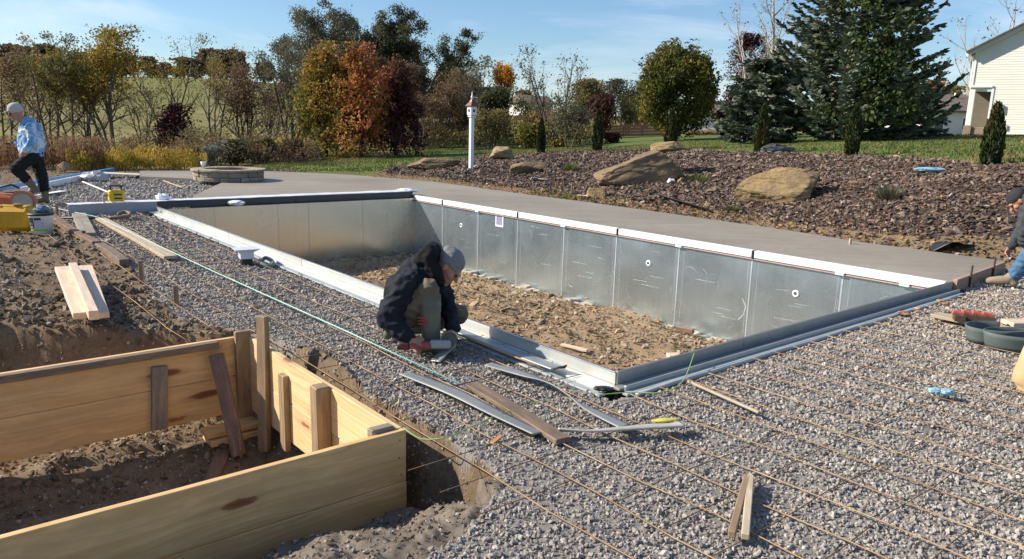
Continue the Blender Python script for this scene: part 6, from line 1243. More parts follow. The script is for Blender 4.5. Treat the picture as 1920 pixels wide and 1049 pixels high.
# ================================================================== BUILDINGS
M_SIDE = flat('cream_vinyl_siding', (0.80, 0.775, 0.69), 0.55, var=0.03, scale=2); M_TRIM = flat('white_trim', (0.82, 0.82, 0.80), 0.5, var=0.03); M_SHING = flat('brown_shingle', (0.16, 0.125, 0.105), 0.9, var=0.25, scale=3); M_STONEV = sand_mat('stone_veneer', (0.34, 0.27, 0.20), (0.27, 0.21, 0.15), (0.18, 0.14, 0.11)); M_DGLASS = flat('dark_opening', (0.05, 0.05, 0.045), 0.3)
def right_house():
    b = at(1806, 47, -0.3); ang = -0.60; t = thing('white_house', 'cream sided house with white gable trim at the right edge', 'house', b, ang)
    z0 = 0.28; eave = PD(1803, 97, 47)[2] - b[2]; Wd = 13.0; rise = 0.56; op = 2.55 + z0 - 0.1; dp = 9.0; pw = 0.98
    def top(x): return eave + min(x, Wd - x) * rise
    m = MB(); z = z0; c = 0.125
    while z < eave + Wd / 2 * rise - 0.1:
        zz = z + c; x0 = pw if z < op - 0.02 else 0.0; x0 = max(x0, (zz - eave) / rise if zz > eave else 0); x1 = min(Wd, Wd - (zz - eave) / rise if zz > eave else Wd)
        if x1 - x0 > 0.1:
            v = [m.bm.verts.new(p) for p in ((x0, -0.014, z), (x1, -0.014, z), (x1, -0.002, zz), (x0, -0.002, zz), (x0, 0.02, z), (x1, 0.02, z), (x1, 0.02, zz), (x0, 0.02, zz))]
            for f in ((0, 1, 2, 3), (1, 0, 4, 5), (3, 2, 6, 7), (0, 3, 7, 4), (1, 5, 6, 2)): m.bm.faces.new([v[i] for i in f])
        z += c
    o = m.obj('siding', M_SIDE, t, rel=False); o['kind'] = 'stuff'
    MB().prism([(0.0, op), (0, eave), (Wd / 2, eave + Wd / 2 * rise), (Wd, eave), (Wd, 0.1), (pw, 0.1), (pw, op)], -0.2, -0.025, Matrix.Rotation(math.pi / 2, 4, 'X')).obj('gable_wall', M_SIDE, t, rel=False)
    MB().box((0.05, dp / 2 + 2, (eave + op) / 2), (0.1, dp + 3.5, eave - op)).obj('side_wall', M_SIDE, t, rel=False)
    MB().box((pw + 0.05, 1.9, op / 2), (0.1, 3.4, op)).obj('porch_wall', flat('tan_wall', (0.40, 0.36, 0.28), 0.7), t, rel=False); MB().box((pw / 2, 0.9, op + 0.08), (pw, 2.0, 0.1)).obj('porch_ceiling', M_TRIM, t, rel=False)
    MB().box((0.62, 3.6, op / 2), (1.3, 0.1, op)).obj('porch_shade_backdrop', flat('shade_brown_backdrop', (0.16, 0.14, 0.11), 0.8), t, rel=False); MB().box((0.12, 0.1, (op + 0.75) / 2 + 0.1), (0.26, 0.24, op - 0.65), None, 0.02).obj('porch_column', M_TRIM, t, rel=False); MB().box((0.12, 0.1, 0.40), (0.36, 0.34, 0.82), None, 0.02).obj('column_base', M_STONEV, t, rel=False); MB().box((0.64, 0.14, 0.36), (0.66, 0.2, 0.74), None, 0.015).obj('porch_half_wall', M_STONEV, t, rel=False)  # added backdrop sheet; the open porch's shade is put into its colour
    MB().box((pw + 0.03, -0.03, op / 2), (0.11, 0.03, op)).obj('corner_trim', M_TRIM, t, rel=False); MB().box((0.05, -0.035, (op + eave) / 2), (0.10, 0.03, eave - op)).obj('corner_trim', M_TRIM, t, rel=False); MB().box((pw / 2, -0.04, op + 0.05), (pw + 0.1, 0.03, 0.12)).obj('porch_beam', M_TRIM, t, rel=False)
    sl = math.atan(rise); Lr = Wd / 2 / math.cos(sl) + 0.5
    for s_ in (0, 1):
        cx_ = Wd / 4 - 0.2 if s_ == 0 else Wd * 0.75 + 0.2; rm = Matrix.Rotation(-sl if s_ == 0 else sl, 3, 'Y'); zc = eave + (Wd / 4 - 0.2) * rise
        MB().box((cx_, 5.0, zc + 0.17), (Lr, 11.0, 0.06), rm).obj('roof_slope', M_SHING, t, rel=False); MB().box((cx_, -0.19, zc + 0.05), (Lr, 0.05, 0.24), rm).obj('rake_board', M_TRIM, t, rel=False); MB().box((cx_, -0.09, zc + 0.0), (Lr - 0.1, 0.16, 0.03), rm).obj('soffit', M_TRIM, t, rel=False)
    MB().tube([(-0.28, -0.3, eave - 0.14), (-0.28, 9, eave - 0.14)], 0.07, 8).obj('gutter', M_TRIM, t, rel=False); MB().tube([(-0.05, 0.02, eave - 0.2), (-0.05, 0.02, op + 0.1)], 0.035, 6).obj('downspout', M_TRIM, t, rel=False)
    mt = flat('meter_grey', (0.46, 0.47, 0.48), 0.5)
    MB().box((pw + 0.42, -0.10, 1.72), (0.30, 0.14, 0.42), None, 0.02).obj('meter_box', mt, t, rel=False); MB().tube([(pw + 0.36, -0.07, 1.5), (pw + 0.36, -0.07, 0.25)], 0.035, 8).obj('conduit', mt, t, rel=False); MB().tube([(pw + 0.52, -0.07, 1.5), (pw + 0.52, -0.07, 0.25)], 0.025, 8).obj('conduit', mt, t, rel=False); MB().box((pw + 0.12, -0.07, 1.25), (0.16, 0.08, 0.2), None, 0.02).obj('junction_box', mt, t, rel=False); MB().box((pw + 0.80, -0.06, 0.75), (0.2, 0.06, 0.25)).obj('vent_hood', mt, t, rel=False)
right_house()
def small_house(name, label, px, d, ybase_dz, w, dp, hw, rise, wallm, roofm, rot, windows=3, chimney=None, ext=None, over=0.4):
    b = at(px, d, ybase_dz); t = thing(name, label, 'house', b, rot); MB().box((0, 0, hw / 2), (w, dp, hw)).obj('walls', wallm, t, rel=False)
    MB().prism([(-dp / 2 - over, 0), (0, rise), (dp / 2 + over, 0), (dp / 2 + over, -0.18), (-dp / 2 - over, -0.18)], -w / 2 - over, w / 2 + over, Matrix.Translation((0, 0, hw + 0.1)) @ Matrix.Rotation(math.pi / 2, 4, 'Z') @ Matrix.Rotation(math.pi / 2, 4, 'X')).obj('roof', roofm, t, rel=False)
    for k in range(windows):
        x = -w / 2 + w * (k + 0.5) / windows; wd = MB().box((x, -dp / 2 - 0.03, hw * 0.55), (1.1, 0.05, 1.3)).obj('window', M_TRIM, t, rel=False); MB().box((x, -dp / 2 - 0.07, hw * 0.55), (0.9, 0.03, 1.1)).obj('pane', M_DGLASS, wd, rel=False)
    if chimney: MB().box((chimney, -0.4, hw + rise * 0.8), (1.3, 0.9, rise + 1.0)).obj('chimney', M_STONEV, t, rel=False)
    if ext:
        for x in ext: MB().tube([(x, -1.0, hw + rise * 0.55), (x, -1.0, hw + rise * 0.55 + 1.0)], 0.12, 6).obj('roof_vent', M_TRIM, t, rel=False)
    return t
small_house('ranch_house', 'low house with brown roof and stone chimney beyond the spruce', 1758, 92, -0.3, 9, 8, 2.6, 1.8, flat('pale_wall', (0.62, 0.60, 0.56), 0.7), M_SHING, 0.12, 3, 3.2, (-2.6, 0.6))
small_house('far_house', 'white walled far house half hidden by the bare tree', 994, 165, 0.2, 7, 7, 2.6, 1.6, flat('far_white_wall', (0.68, 0.66, 0.62), 0.7), M_SHING, 0.5, 3)
small_house('shed', 'low white shed behind the round golden tree', 1322, 118, 0, 7, 6, 2.6, 1.5, flat('shed_wall', (0.66, 0.64, 0.60), 0.7), M_SHING, -0.2, 2)
b = at(828, 66, -0.1); pv = thing('pavilion', 'dark roofed open pavilion in the shade beyond the left lawn', 'pavilion', b, 0.1)
MB().lathe([(3.4, 0), (3.45, 0.12), (0.3, 1.25)], (0, 0, 2.1), 4, a0=math.pi / 4).obj('roof', flat('slate_roof', (0.12, 0.12, 0.13), 0.7), pv, rel=False)
for x in (-2.1, 2.1):
    for y in (-2.1, 2.1): MB().box((x, y, 1.05), (0.16, 0.16, 2.1)).obj('post', flat('grey_post', (0.32, 0.32, 0.32), 0.6), pv, rel=False)
MB().box((0, 1.6, 0.9), (4.0, 0.2, 1.7)).obj('back_wall', flat('grey_block_wall', (0.25, 0.25, 0.26), 0.8), pv, rel=False); m = MB(); m.box((-0.8, -2.6, 0.42), (1.6, 0.5, 0.08)); m.box((-1.4, -2.6, 0.2), (0.1, 0.4, 0.4)); m.box((-0.2, -2.6, 0.2), (0.1, 0.4, 0.4)); m.obj('bench', M_OLD, pv, rel=False)
f0, f1 = at(1132, 60, 0), at(1275, 62, 0); fn = thing('board_fence', 'reddish brown board fence behind the second arborvitae', 'fence', f0); M_FEN = wood('red_brown_fence', (0.38, 0.20, 0.13), (0.28, 0.14, 0.09), knots=False)
nsp = 4
for k in range(nsp + 1):
    q = f0 + (f1 - f0) * k / nsp; q[2] = ground_z(q[0], q[1]); plank('fence_post', q - Z3 * 0.1, q + Z3 * 0.98, 0.13, 0.13, M_FEN, fn, up=(0, -1, 0), bev=0.01)
    if k < nsp:
        q2 = f0 + (f1 - f0) * (k + 1) / nsp; q2[2] = ground_z(q2[0], q2[1])
        for r_ in range(4): plank('fence_board', q + Z3 * (0.12 + 0.225 * r_), q2 + Z3 * (0.12 + 0.225 * r_), 0.205, 0.03, M_FEN, fn, up=(0, -1, 0.0), bev=0.004)
f0, f1 = at(1285, 58, 0.1), at(1375, 58, 0.1); solo(MB().tube(smooth_path([f0 + (f1 - f0) * k / 6 + Z3 * (0.12 * (k % 2)) for k in range(7)], 30), 0.20, 8).obj('stone_edging', M_SAND2), 'low brown edging along the far lawn bed left of the spruce', 'edging')
# ================================================================== PEOPLE
def _v(p): return Vector(tuple(float(c) for c in p))
def organic(name, caps, mat, voxel, smooth=4, wr=0.0, wscale=9.0, seed=0):
    """caps: ('c', p0, r0, p1, r1) tapered capsule or ('e', centre, (rx,ry,rz), rot 3x3) ellipsoid, fused into one skin"""
    bm = bmesh.new()
    for c in caps:
        if c[0] == 'c':
            t = bmesh.new()
            for p, r in ((_v(c[1]), c[2]), (_v(c[3]), c[4])):
                q = bmesh.ops.create_icosphere(t, subdivisions=2, radius=r)
                for v in q['verts']: v.co += p
            h = bmesh.ops.convex_hull(t, input=t.verts); bmesh.ops.delete(t, geom=[g for g in h['geom_interior'] if isinstance(g, bmesh.types.BMVert)], context='VERTS')
        else:
            t = bmesh.new(); bmesh.ops.create_icosphere(t, subdivisions=3, radius=1.0); rot = c[3] if len(c) > 3 and c[3] is not None else Matrix.Identity(3)
            for v in t.verts: v.co = rot @ Vector((v.co.x * c[2][0], v.co.y * c[2][1], v.co.z * c[2][2])) + _v(c[1])
        bmesh.ops.recalc_face_normals(t, faces=t.faces); me_ = bpy.data.meshes.new('t'); t.to_mesh(me_); t.free(); bm.from_mesh(me_); bpy.data.meshes.remove(me_)
    me = bpy.data.meshes.new(name); bm.to_mesh(me); bm.free(); o = bpy.data.objects.new('tmp', me); COL.objects.link(o)
    m = o.modifiers.new('r', 'REMESH'); m.mode = 'VOXEL'; m.voxel_size = voxel
    if smooth: s = o.modifiers.new('s', 'SMOOTH'); s.factor = 0.5; s.iterations = smooth
    dg = bpy.context.evaluated_depsgraph_get(); out = bpy.data.meshes.new_from_object(o.evaluated_get(dg)); COL.objects.unlink(o); bpy.data.objects.remove(o); bpy.data.meshes.remove(me)
    out.name = name; n = len(out.vertices)
    if wr:
        co = np.empty(n * 3, np.float32); out.vertices.foreach_get('co', co); co = co.reshape(-1, 3); nn = np.empty(n * 3, np.float32); out.vertices.foreach_get('normal', nn); nn = nn.reshape(-1, 3)
        d = np.array([1 - abs(mnoise.noise(Vector((p[0] * wscale + seed, p[1] * wscale, p[2] * wscale * 1.5)))) * 2.2 + 0.5 * mnoise.noise(Vector((p[0] * wscale * 2.3, p[1] * wscale * 2.3 + seed, p[2] * wscale * 2.3))) for p in co]) - 0.45
        co = co + nn * (d * wr)[:, None]; out.vertices.foreach_set('co', co.ravel().astype(np.float32))
    out.materials.clear(); out.materials.append(mat); out.polygons.foreach_set('use_smooth', np.ones(len(out.polygons), bool)); out.update(); return out
def frame(F, Up):
    F = _v(F).normalized(); Up = _v(Up); Y = Up.cross(F).normalized(); Z = F.cross(Y); return Matrix((F, Y, Z)).transposed()
def head_caps(c, F, Up, s=1.0):
    M_ = frame(F, Up); c = _v(c); g = lambda x, y, z: c + M_ @ Vector((x * s, y * s, z * s)); e = lambda p, r: ('e', g(*p), tuple(a * s for a in r), M_)
    return [e((-0.008, 0, 0.015), (0.098, 0.076, 0.100)), e((0.035, 0, -0.055), (0.060, 0.058, 0.065)), ('c', g(0.03, 0, -0.085), 0.042 * s, g(0.068, 0, -0.100), 0.026 * s), ('c', g(0.088, 0, 0.006), 0.010 * s, g(0.112, 0, -0.030), 0.014 * s),
            e((0.078, 0, 0.02), (0.022, 0.055, 0.014)), ('c', g(0.084, -0.012, -0.066), 0.010 * s, g(0.084, 0.012, -0.066), 0.010 * s), e((0.05, 0.04, -0.03), (0.035, 0.026, 0.03)), e((0.05, -0.04, -0.03), (0.035, 0.026, 0.03)),
            e((-0.008, 0.078, -0.012), (0.020, 0.010, 0.032)), e((-0.008, -0.078, -0.012), (0.020, 0.010, 0.032))], g, M_
def hand_caps(w, F, N, s=1.0, curl=0.6, side=1, thumb_in=0.4):
    """w wrist, F finger direction, N back-of-hand direction; returns palm and five fingers"""
    M_ = frame(F, N); w = _v(w); g = lambda x, y, z: w + M_ @ Vector((x * s, y * s, z * s)); out = [('e', g(0.045, 0, 0), (0.052 * s, 0.040 * s, 0.017 * s), M_), ('c', g(-0.01, 0, 0), 0.026 * s, g(0.03, 0, 0), 0.028 * s)]
    for k, (y, L_) in enumerate(((0.030, 0.068), (0.010, 0.078), (-0.011, 0.072), (-0.031, 0.056))):
        p = g(0.082 - 0.004 * abs(k - 1), y * side, 0.003); a = 0.25 * curl
        for seg, (f, r0, r1) in enumerate(((0.45, 0.0098, 0.0090), (0.31, 0.0090, 0.0082), (0.24, 0.0082, 0.0066))):
            d = M_ @ Vector((math.cos(a), 0, -math.sin(a))); q = p + d * L_ * f * s; out.append(('c', p, r0 * s, q, r1 * s)); p = q; a += curl * (1.0 if seg == 0 else 0.8)
    p = g(0.018, 0.034 * side, -0.004); q = g(0.045, 0.058 * side, -0.014 - 0.02 * thumb_in); r = g(0.078, 0.054 * side - 0.02 * side * thumb_in, -0.022 - 0.03 * thumb_in); out += [('c', p, 0.014 * s, q, 0.0115 * s), ('c', q, 0.011 * s, r, 0.0085 * s)]; return out
M_SKIN = flat('tanned_skin', (0.40, 0.20, 0.125), 0.55, var=0.12, scale=14); M_SKIN2 = flat('sunburnt_skin', (0.46, 0.21, 0.14), 0.55, var=0.12, scale=14); M_EYE = flat('dark_eye', (0.02, 0.015, 0.012), 0.25)
def cloth(name, c, var=0.18, rough=0.9, sc=5): return flat(name, c, rough, var=var, scale=sc, bump=0.25, bscale=180, spec=0.2)
def person(label, root, rotz, body, clothes, group='workers on the site'):
    me = organic('person', body, M_SKIN, 0.0055, 3); o = bpy.data.objects.new('person', me); o.location = tuple(map(float, root)); o.rotation_euler = (0, 0, rotz); COL.objects.link(o); tag(o, label, 'person', group)
    for nm, caps, mt, vx, sm, wr, ws in clothes: obj_me(nm, organic(nm, caps, mt, vx, sm, wr, ws, len(nm)), o, False)
    return o
def face_bits(o, g, M_, s=1.0):
    m = MB()
    for y in (-0.030, 0.030): m.ball(g(0.083, y, -0.002)[:], 0.010 * s, 2)
    m.obj('eyes', M_EYE, o, True, False)
def capchain(pts, rs): return [('c', pts[i], rs[i], pts[i + 1], rs[i + 1]) for i in range(len(pts) - 1)]
def boot(an, heel, toe, r=0.055): return capchain([an, (np.array(heel) * 0.7 + np.array(toe) * 0.3 + [0, 0, 0.03]), (np.array(heel) * 0.3 + np.array(toe) * 0.7 + [0, 0, 0.01]), toe], [r, r * 0.92, r * 0.85, r * 0.72]) + [('c', np.array(an), r * 0.95, heel, r * 0.78)]
# ---- crouching worker with the grinder
def worker_crouch():
    root = P(815, 655, 0.012); az = math.atan2(root[0], root[1]); rz = -az
    pel, chs, nk = (-0.235, 0.10, 0.29), (-0.12, 0.11, 0.52), (0.0, 0.10, 0.60)
    hc = (0.105, 0.06, 0.612); F, Up = (0.64, -0.30, -0.70), (0.74, -0.02, 0.66)
    sR, eR, wR = (-0.215, -0.10, 0.50), (-0.335, -0.15, 0.275), (-0.185, -0.205, 0.150)
    sL, eL, wL = (0.035, 0.21, 0.50), (0.095, 0.07, 0.31), (0.145, -0.06, 0.155)
    hR, kR, aR = (-0.22, 0.00, 0.28), (-0.045, -0.10, 0.475), (-0.025, -0.115, 0.10)
    hL, kL, aL = (-0.20, 0.20, 0.28), (0.175, 0.24, 0.21), (-0.26, 0.24, 0.10)
    hd, g, HM = head_caps(hc, F, Up)
    body = hd + capchain([pel, chs, nk, g(-0.03, 0, -0.06)], [0.115, 0.125, 0.062, 0.06]) + capchain([sR, eR, wR], [0.05, 0.04, 0.028]) + capchain([sL, eL, wL], [0.05, 0.04, 0.028]) + [('c', chs, 0.09, sR, 0.05), ('c', chs, 0.09, sL, 0.05)]
    body += capchain([pel, hR, kR, aR, (0.08, -0.13, 0.045)], [0.1, 0.085, 0.055, 0.04, 0.03]) + capchain([pel, hL, kL, aL, (-0.34, 0.24, 0.05)], [0.1, 0.085, 0.055, 0.04, 0.03])
    body += hand_caps(wR, (0.86, -0.28, -0.20), (0.05, -0.55, 0.85), 1.0, 1.05, -1, 0.2) + hand_caps(wL, (-0.05, -0.72, -0.62), (0.9, -0.2, 0.3), 1.0, 0.75, 1, 0.3)
    jk = cloth('navy_jacket', (0.018, 0.020, 0.028), 0.3); tr = cloth('olive_trousers', (0.15, 0.125, 0.095), 0.2); bt_ = flat('olive_rubber', (0.115, 0.115, 0.09), 0.5, var=0.22, scale=7)
    torso = capchain([pel, (-0.21, 0.10, 0.42), chs, nk], [0.155, 0.17, 0.165, 0.095]) + [('c', chs, 0.135, sR, 0.095), ('c', chs, 0.135, sL, 0.09), ('c', (-0.02, 0.10, 0.52), 0.11, (0.02, 0.1, 0.42), 0.09)]
    jacket = torso + capchain([sR, eR, wR], [0.092, 0.080, 0.054]) + capchain([sL, eL, (0.138, -0.045, 0.175)], [0.085, 0.066, 0.05]) + [('c', (-0.27, 0.0, 0.30), 0.13, (-0.30, 0.16, 0.27), 0.12)]
    hood = capchain([(-0.10, 0.02, 0.675), (-0.045, -0.0, 0.72), (-0.015, 0.10, 0.735)], [0.060, 0.072, 0.06]) + [('e', (-0.065, 0.08, 0.675), (0.08, 0.12, 0.075))] + capchain([(-0.055, -0.01, 0.68), (-0.005, -0.03, 0.60), (0.03, -0.02, 0.52)], [0.06, 0.052, 0.042])
    trousers = capchain([pel, hR, kR], [0.15, 0.115, 0.085]) + capchain([kR, (-0.035, -0.108, 0.33)], [0.085, 0.075]) + capchain([pel, hL, kL, (0.0, 0.24, 0.15)], [0.15, 0.11, 0.085, 0.075])
    bootR = capchain([(-0.035, -0.112, 0.375), (-0.03, -0.114, 0.20), (-0.025, -0.115, 0.10)], [0.082, 0.076, 0.066]) + boot((-0.025, -0.115, 0.09), (-0.10, -0.11, 0.045), (0.115, -0.15, 0.042), 0.062)
    bootL = capchain([(0.02, 0.24, 0.155), (-0.15, 0.24, 0.12), aL], [0.082, 0.074, 0.064]) + boot(aL, (-0.31, 0.24, 0.13), (-0.36, 0.22, 0.05), 0.055)
    c0 = _v(hc); beanie = [('e', g(-0.028, 0, 0.052), (0.108, 0.094, 0.090), HM), ('e', g(-0.075, 0, 0.055), (0.07, 0.075, 0.075), HM), ('e', g(-0.015, 0, 0.030), (0.106, 0.094, 0.032), HM)]
    o = person('crouching man in navy jacket and grey beanie cutting a metal strip by the pool', root, rz, body, [('jacket', jacket, jk, 0.008, 3, 0.017, 11.0), ('hood', hood, cloth('black_hood', (0.012, 0.012, 0.014)), 0.009, 4, 0.010, 12), ('trousers', trousers, tr, 0.008, 3, 0.014, 12), ('boot', bootR, bt_, 0.008, 3, 0.003, 6), ('boot', bootL, bt_, 0.008, 3, 0.003, 6), ('beanie', beanie, cloth('grey_knit', (0.20, 0.20, 0.205), 0.1), 0.007, 3, 0.003, 24)])
    face_bits(o, g, HM); T = Matrix.Translation(tuple(map(float, root))) @ Matrix.Rotation(rz, 4, 'Z')
    bc = [c for c in o.children if c.name.startswith('boot')][0]
    m = MB()
    for k in range(3): m.box((-0.085, -0.168, 0.285 - 0.022 * k), (0.07, 0.012, 0.012), Matrix.Rotation(-0.42, 3, 'Z'))
    m.obj('printed_mark', flat('red_print', (0.35, 0.06, 0.045), 0.6), bc, rel=False)
    MB().box((-0.125, -0.135, 0.05), (0.06, 0.10, 0.075), Matrix.Rotation(0.1, 3, 'Z'), 0.02).obj('muddy_heel', flat('dried_mud', (0.40, 0.30, 0.17), 0.9), bc, rel=False)
    # grinder
    gp = T @ Vector((-0.1, -0.235, 0.12)); gr = thing('angle_grinder', 'red and grey angle grinder in the crouching man\'s hand', 'grinder', gp, rz); ry = Matrix.Rotation(math.pi / 2 + 0.02, 3, 'Y')
    MB().lathe([(0.022, 0), (0.032, 0.01), (0.034, 0.07), (0.024, 0.085)], (-0.165, 0, -0.02), 14, ry).obj('rear_handle', M_BLACK, gr, True, False); MB().lathe([(0.025, 0), (0.028, 0.03), (0.031, 0.10), (0.034, 0.155), (0.030, 0.16)], (-0.09, 0, -0.018), 14, ry).obj('motor_body', flat('grinder_red', (0.30, 0.055, 0.055), 0.45), gr, True, False)
    MB().box((0.14, 0.0, -0.012), (0.155, 0.058, 0.062), None, 0.014).obj('gear_head', flat('cast_grey', (0.36, 0.36, 0.37), 0.45, 0.3), gr, rel=False); MB().box((-0.115, -0.034, -0.02), (0.05, 0.01, 0.045)).obj('switch', flat('dark_red', (0.2, 0.03, 0.03), 0.5), gr, rel=False)
    rx = Matrix.Rotation(math.pi / 2, 3, 'X'); MB().lathe([(0.008, -0.0015), (0.055, -0.0015), (0.055, 0.0015), (0.008, 0.0015)], (0.205, 0.03, 0.02), 28, rx).obj('cutting_disc', flat('disc_grey', (0.12, 0.115, 0.11), 0.7), gr, rel=False)
    m = MB(); pts = [(0.205 + 0.060 * math.cos(a), 0.03, 0.02 + 0.060 * math.sin(a)) for a in np.linspace(0.1, 3.1, 14)]
    for a, b in zip(pts[:-1], pts[1:]): m.bar(a, b, 0.045, 0.004, up=(0.0, 0.0, 1) if abs(a[0] - b[0]) > abs(a[2] - b[2]) else (1, 0, 0))
    m.obj('guard', M_STEEL, gr, rel=False)
    w = lambda x, y, z: np.array((T @ Vector((x, y, z)))[:])
    band('metal_offcut', [(w(0.125, -0.16, 0.085), 0.085, -10), (w(0.06, -0.25, 0.045), 0.085, -8), (w(0.005, -0.335, 0.012), 0.085, -5)], flat('olive_zinc', (0.33, 0.35, 0.31), 0.45, 0.4, 0.2), th=0.006, n=12, label='short zinc strip being cut in the crouching man\'s hand', cat='metal strip')
worker_crouch()
# ---- walking worker at the left
def worker_walk():
    root = P(78, 383, 0.012); az = math.atan2(root[0], root[1]); rz = -az
    hc = (-0.255, 0.0, 1.655); F, Up = (-0.96, -0.10, -0.26), (-0.22, 0, 0.97); hd, g, HM = head_caps(hc, F, Up, 1.08)
    pel, chs, nk = (-0.05, 0, 0.92), (-0.06, 0, 1.28), (-0.16, 0, 1.50)
    sN, eN, wN = (-0.055, -0.19, 1.40), (-0.03, -0.23, 1.13), (-0.185, -0.20, 0.985); sF, eF, wF = (-0.06, 0.19, 1.40), (-0.08, 0.22, 1.13), (-0.28, 0.14, 1.09)
    hN, kN, aN = (-0.07, -0.09, 0.88), (-0.345, -0.10, 0.66), (-0.10, -0.10, 0.33); hF, kF, aF = (-0.03, 0.09, 0.88), (0.045, 0.09, 0.52), (0.065, 0.09, 0.11)
    body = hd + capchain([pel, chs, nk, g(-0.03, 0, -0.05)], [0.13, 0.14, 0.062, 0.062]) + capchain([sN, eN, wN], [0.055, 0.045, 0.03]) + capchain([sF, eF, wF], [0.055, 0.045, 0.03]) + [('c', chs, 0.1, sN, 0.055), ('c', chs, 0.1, sF, 0.055)]
    body += capchain([pel, hN, kN, aN, (-0.16, -0.1, 0.25)], [0.12, 0.09, 0.06, 0.045, 0.035]) + capchain([pel, hF, kF, aF, (-0.06, 0.09, 0.05)], [0.12, 0.09, 0.06, 0.045, 0.035]) + hand_caps(wN, (-0.6, 0.1, -0.75), (-0.5, -0.75, 0.3), 1.05, 0.5, 1, 0.3) + hand_caps(wF, (-0.95, -0.15, 0.1), (0, 0.3, -0.9), 1.05, 0.9, 1, 0.5)
    M = NM('tie_dye_fleece', 0.95, 0, 0.15); n = M.noise(M.map(), 7, 4, 0.6, 0.8); M.col(M.ramp(n, [(0.32, (0.07, 0.21, 0.46)), (0.46, (0.20, 0.40, 0.66)), (0.56, (0.55, 0.68, 0.78)), (0.72, (0.68, 0.72, 0.74))])); M.bump(M.noise(M.map(), 160, 3), 0.2, 0.003)
    hoodie = capchain([(-0.06, 0, 0.96), (-0.055, 0, 1.12), chs, (-0.10, 0, 1.44)], [0.185, 0.205, 0.20, 0.125]) + [('c', (-0.14, 0, 1.02), 0.145, (-0.13, 0, 1.2), 0.145), ('c', chs, 0.14, sN, 0.09), ('c', chs, 0.14, sF, 0.09), ('c', (-0.02, 0.0, 1.40), 0.14, (0.02, 0, 1.1), 0.15)] + capchain([sN, eN, wN], [0.09, 0.08, 0.052]) + capchain([sF, eF, wF], [0.09, 0.08, 0.052])
    hood = [('e', (-0.075, 0, 1.52), (0.105, 0.12, 0.075)), ('c', (-0.14, -0.06, 1.47), 0.055, (-0.14, 0.06, 1.47), 0.055)]
    pants = capchain([(-0.055, 0, 0.97), (-0.05, 0, 0.88)], [0.16, 0.165]) + capchain([hN, kN, (-0.20, -0.10, 0.47)], [0.125, 0.098, 0.088]) + capchain([hF, kF, (0.06, 0.09, 0.28)], [0.125, 0.10, 0.09])
    b1 = capchain([(-0.225, -0.10, 0.50), (-0.12, -0.10, 0.36)], [0.078, 0.068]) + boot((-0.11, -0.10, 0.34), (-0.06, -0.10, 0.26), (-0.20, -0.10, 0.20), 0.06); b2 = capchain([(0.06, 0.09, 0.34), (0.065, 0.09, 0.12)], [0.08, 0.068]) + boot((0.065, 0.09, 0.10), (0.09, 0.09, 0.045), (-0.12, 0.08, 0.045), 0.06)
    cap = [('e', g(-0.012, 0, 0.062), (0.124, 0.104, 0.112), HM), ('c', g(0.06, -0.05, 0.055), 0.016, g(0.165, -0.035, 0.035), 0.008), ('c', g(0.06, 0.05, 0.055), 0.016, g(0.165, 0.035, 0.035), 0.008), ('c', g(0.06, 0, 0.06), 0.016, g(0.185, 0, 0.035), 0.008)]
    bt_ = flat('muddy_olive_boot', (0.16, 0.14, 0.105), 0.7, var=0.25, scale=9)
    o = person('walking man in pale blue tie dye hoodie and grey cap at the left', root, rz, body, [('hoodie', hoodie, M.m, 0.010, 3, 0.016, 9), ('hood', hood, cloth('blue_fleece', (0.16, 0.33, 0.58), 0.25), 0.011, 4, 0.008, 11), ('trousers', pants, cloth('dark_trousers', (0.016, 0.019, 0.022), 0.35), 0.010, 3, 0.014, 9), ('boot', b1, bt_, 0.010, 3, 0.003, 6), ('boot', b2, bt_, 0.010, 3, 0.003, 6), ('cap', cap, cloth('light_grey_cap', (0.46, 0.45, 0.45), 0.1), 0.008, 3, 0.0, 9)])
    m = MB(); m.bar(g(0.095, -0.062, 0.002), g(0.095, 0.062, 0.002), 0.016, 0.034); m.bar(g(0.09, -0.066, 0.006), g(-0.01, -0.082, 0.006), 0.006, 0.012); m.obj('sunglasses', M_BLACK, o, rel=False)
    T = Matrix.Translation(tuple(map(float, root))) @ Matrix.Rotation(rz, 4, 'Z'); solo(MB().box((T @ Vector((-0.40, 0.12, 1.10)))[:], (0.13, 0.05, 0.03), Matrix.Rotation(rz, 3, 'Z'), 0.006).obj('phone', M_BLACK), 'small dark device in the walking man\'s far hand', 'phone')
worker_walk()
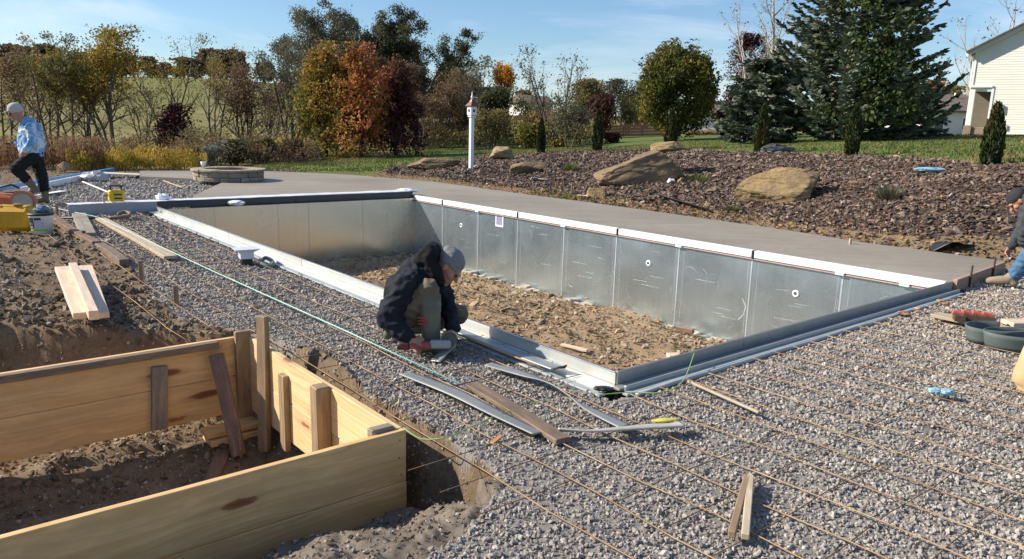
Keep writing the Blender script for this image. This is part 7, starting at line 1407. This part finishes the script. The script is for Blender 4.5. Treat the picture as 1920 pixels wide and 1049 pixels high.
# ---- bending worker at the right edge
def worker_bend():
    root = P(1885, 535, 0.012); az = math.atan2(root[0], root[1]); rz = -az
    hc = (-0.005, 0.0, 0.975); F, Up = (-0.62, -0.12, -0.78), (-0.74, 0, 0.62); hd, g, HM = head_caps(hc, F, Up, 1.05)
    pel, chs, nk = (0.56, 0.02, 0.92), (0.26, 0.02, 1.00), (0.10, 0.0, 1.0)
    sN, eN, wN = (0.115, -0.18, 0.93), (0.095, -0.22, 0.67), (0.125, -0.16, 0.50); sF, eF, wF = (0.12, 0.2, 0.93), (0.10, 0.24, 0.66), (0.0, 0.18, 0.45)
    hN, kN, aN = (0.55, -0.08, 0.86), (0.215, -0.11, 0.45), (0.05, -0.10, 0.11); hF, kF, aF = (0.56, 0.12, 0.86), (0.42, 0.14, 0.44), (0.62, 0.14, 0.11)
    body = hd + capchain([pel, chs, nk, g(-0.03, 0, -0.05)], [0.13, 0.14, 0.062, 0.062]) + capchain([sN, eN, wN], [0.055, 0.045, 0.03]) + capchain([sF, eF, wF], [0.055, 0.045, 0.03]) + [('c', chs, 0.1, sN, 0.055), ('c', chs, 0.1, sF, 0.055)] + capchain([pel, hN, kN, aN, (-0.1, -0.1, 0.05)], [0.12, 0.09, 0.06, 0.045, 0.035]) + capchain([pel, hF, kF, aF, (0.5, 0.14, 0.05)], [0.12, 0.09, 0.06, 0.045, 0.035])
    body += hand_caps(wN, (0.1, 0.25, -0.95), (-0.9, -0.3, 0), 1.05, 0.5, 1, 0.3) + hand_caps(wF, (-0.3, -0.1, -0.95), (-0.6, 0.6, 0), 1.05, 0.7, -1, 0.3)
    jacket = capchain([(0.60, 0.02, 0.93), (0.42, 0.02, 1.0), chs, nk], [0.16, 0.175, 0.18, 0.115]) + [('c', chs, 0.13, sN, 0.095), ('c', chs, 0.13, sF, 0.095)] + capchain([sN, eN, wN], [0.10, 0.082, 0.056]) + capchain([sF, eF, wF], [0.10, 0.082, 0.056])
    jeans = [('c', (0.60, 0.02, 0.90), 0.15, (0.54, 0.02, 0.86), 0.155)] + capchain([hN, kN, (0.075, -0.10, 0.16)], [0.125, 0.10, 0.082]) + capchain([hF, kF, (0.61, 0.14, 0.16)], [0.125, 0.10, 0.08])
    sh = flat('tan_suede', (0.25, 0.19, 0.135), 0.85, var=0.2, scale=10)
    s1 = boot((0.045, -0.10, 0.12), (0.075, -0.10, 0.05), (-0.155, -0.115, 0.05), 0.062); s2 = boot((0.62, 0.14, 0.12), (0.65, 0.14, 0.05), (0.45, 0.13, 0.05), 0.062)
    cap = [('e', g(-0.02, 0, 0.045), (0.112, 0.094, 0.095), HM)]
    o = person('bending man in dark grey jacket and blue jeans at the right edge', root, rz, body, [('jacket', jacket, cloth('charcoal_jacket', (0.055, 0.06, 0.065), 0.3), 0.010, 3, 0.016, 9), ('jeans', jeans, cloth('blue_denim', (0.075, 0.15, 0.26), 0.3), 0.010, 3, 0.014, 10), ('shoe', s1, sh, 0.009, 3, 0.003, 8), ('shoe', s2, sh, 0.009, 3, 0.003, 8), ('beanie', cap, cloth('dark_knit_cap', (0.035, 0.035, 0.037), 0.2), 0.008, 3, 0.003, 20)])
    o.data.materials[0] = M_SKIN2; face_bits(o, g, HM)
worker_bend()
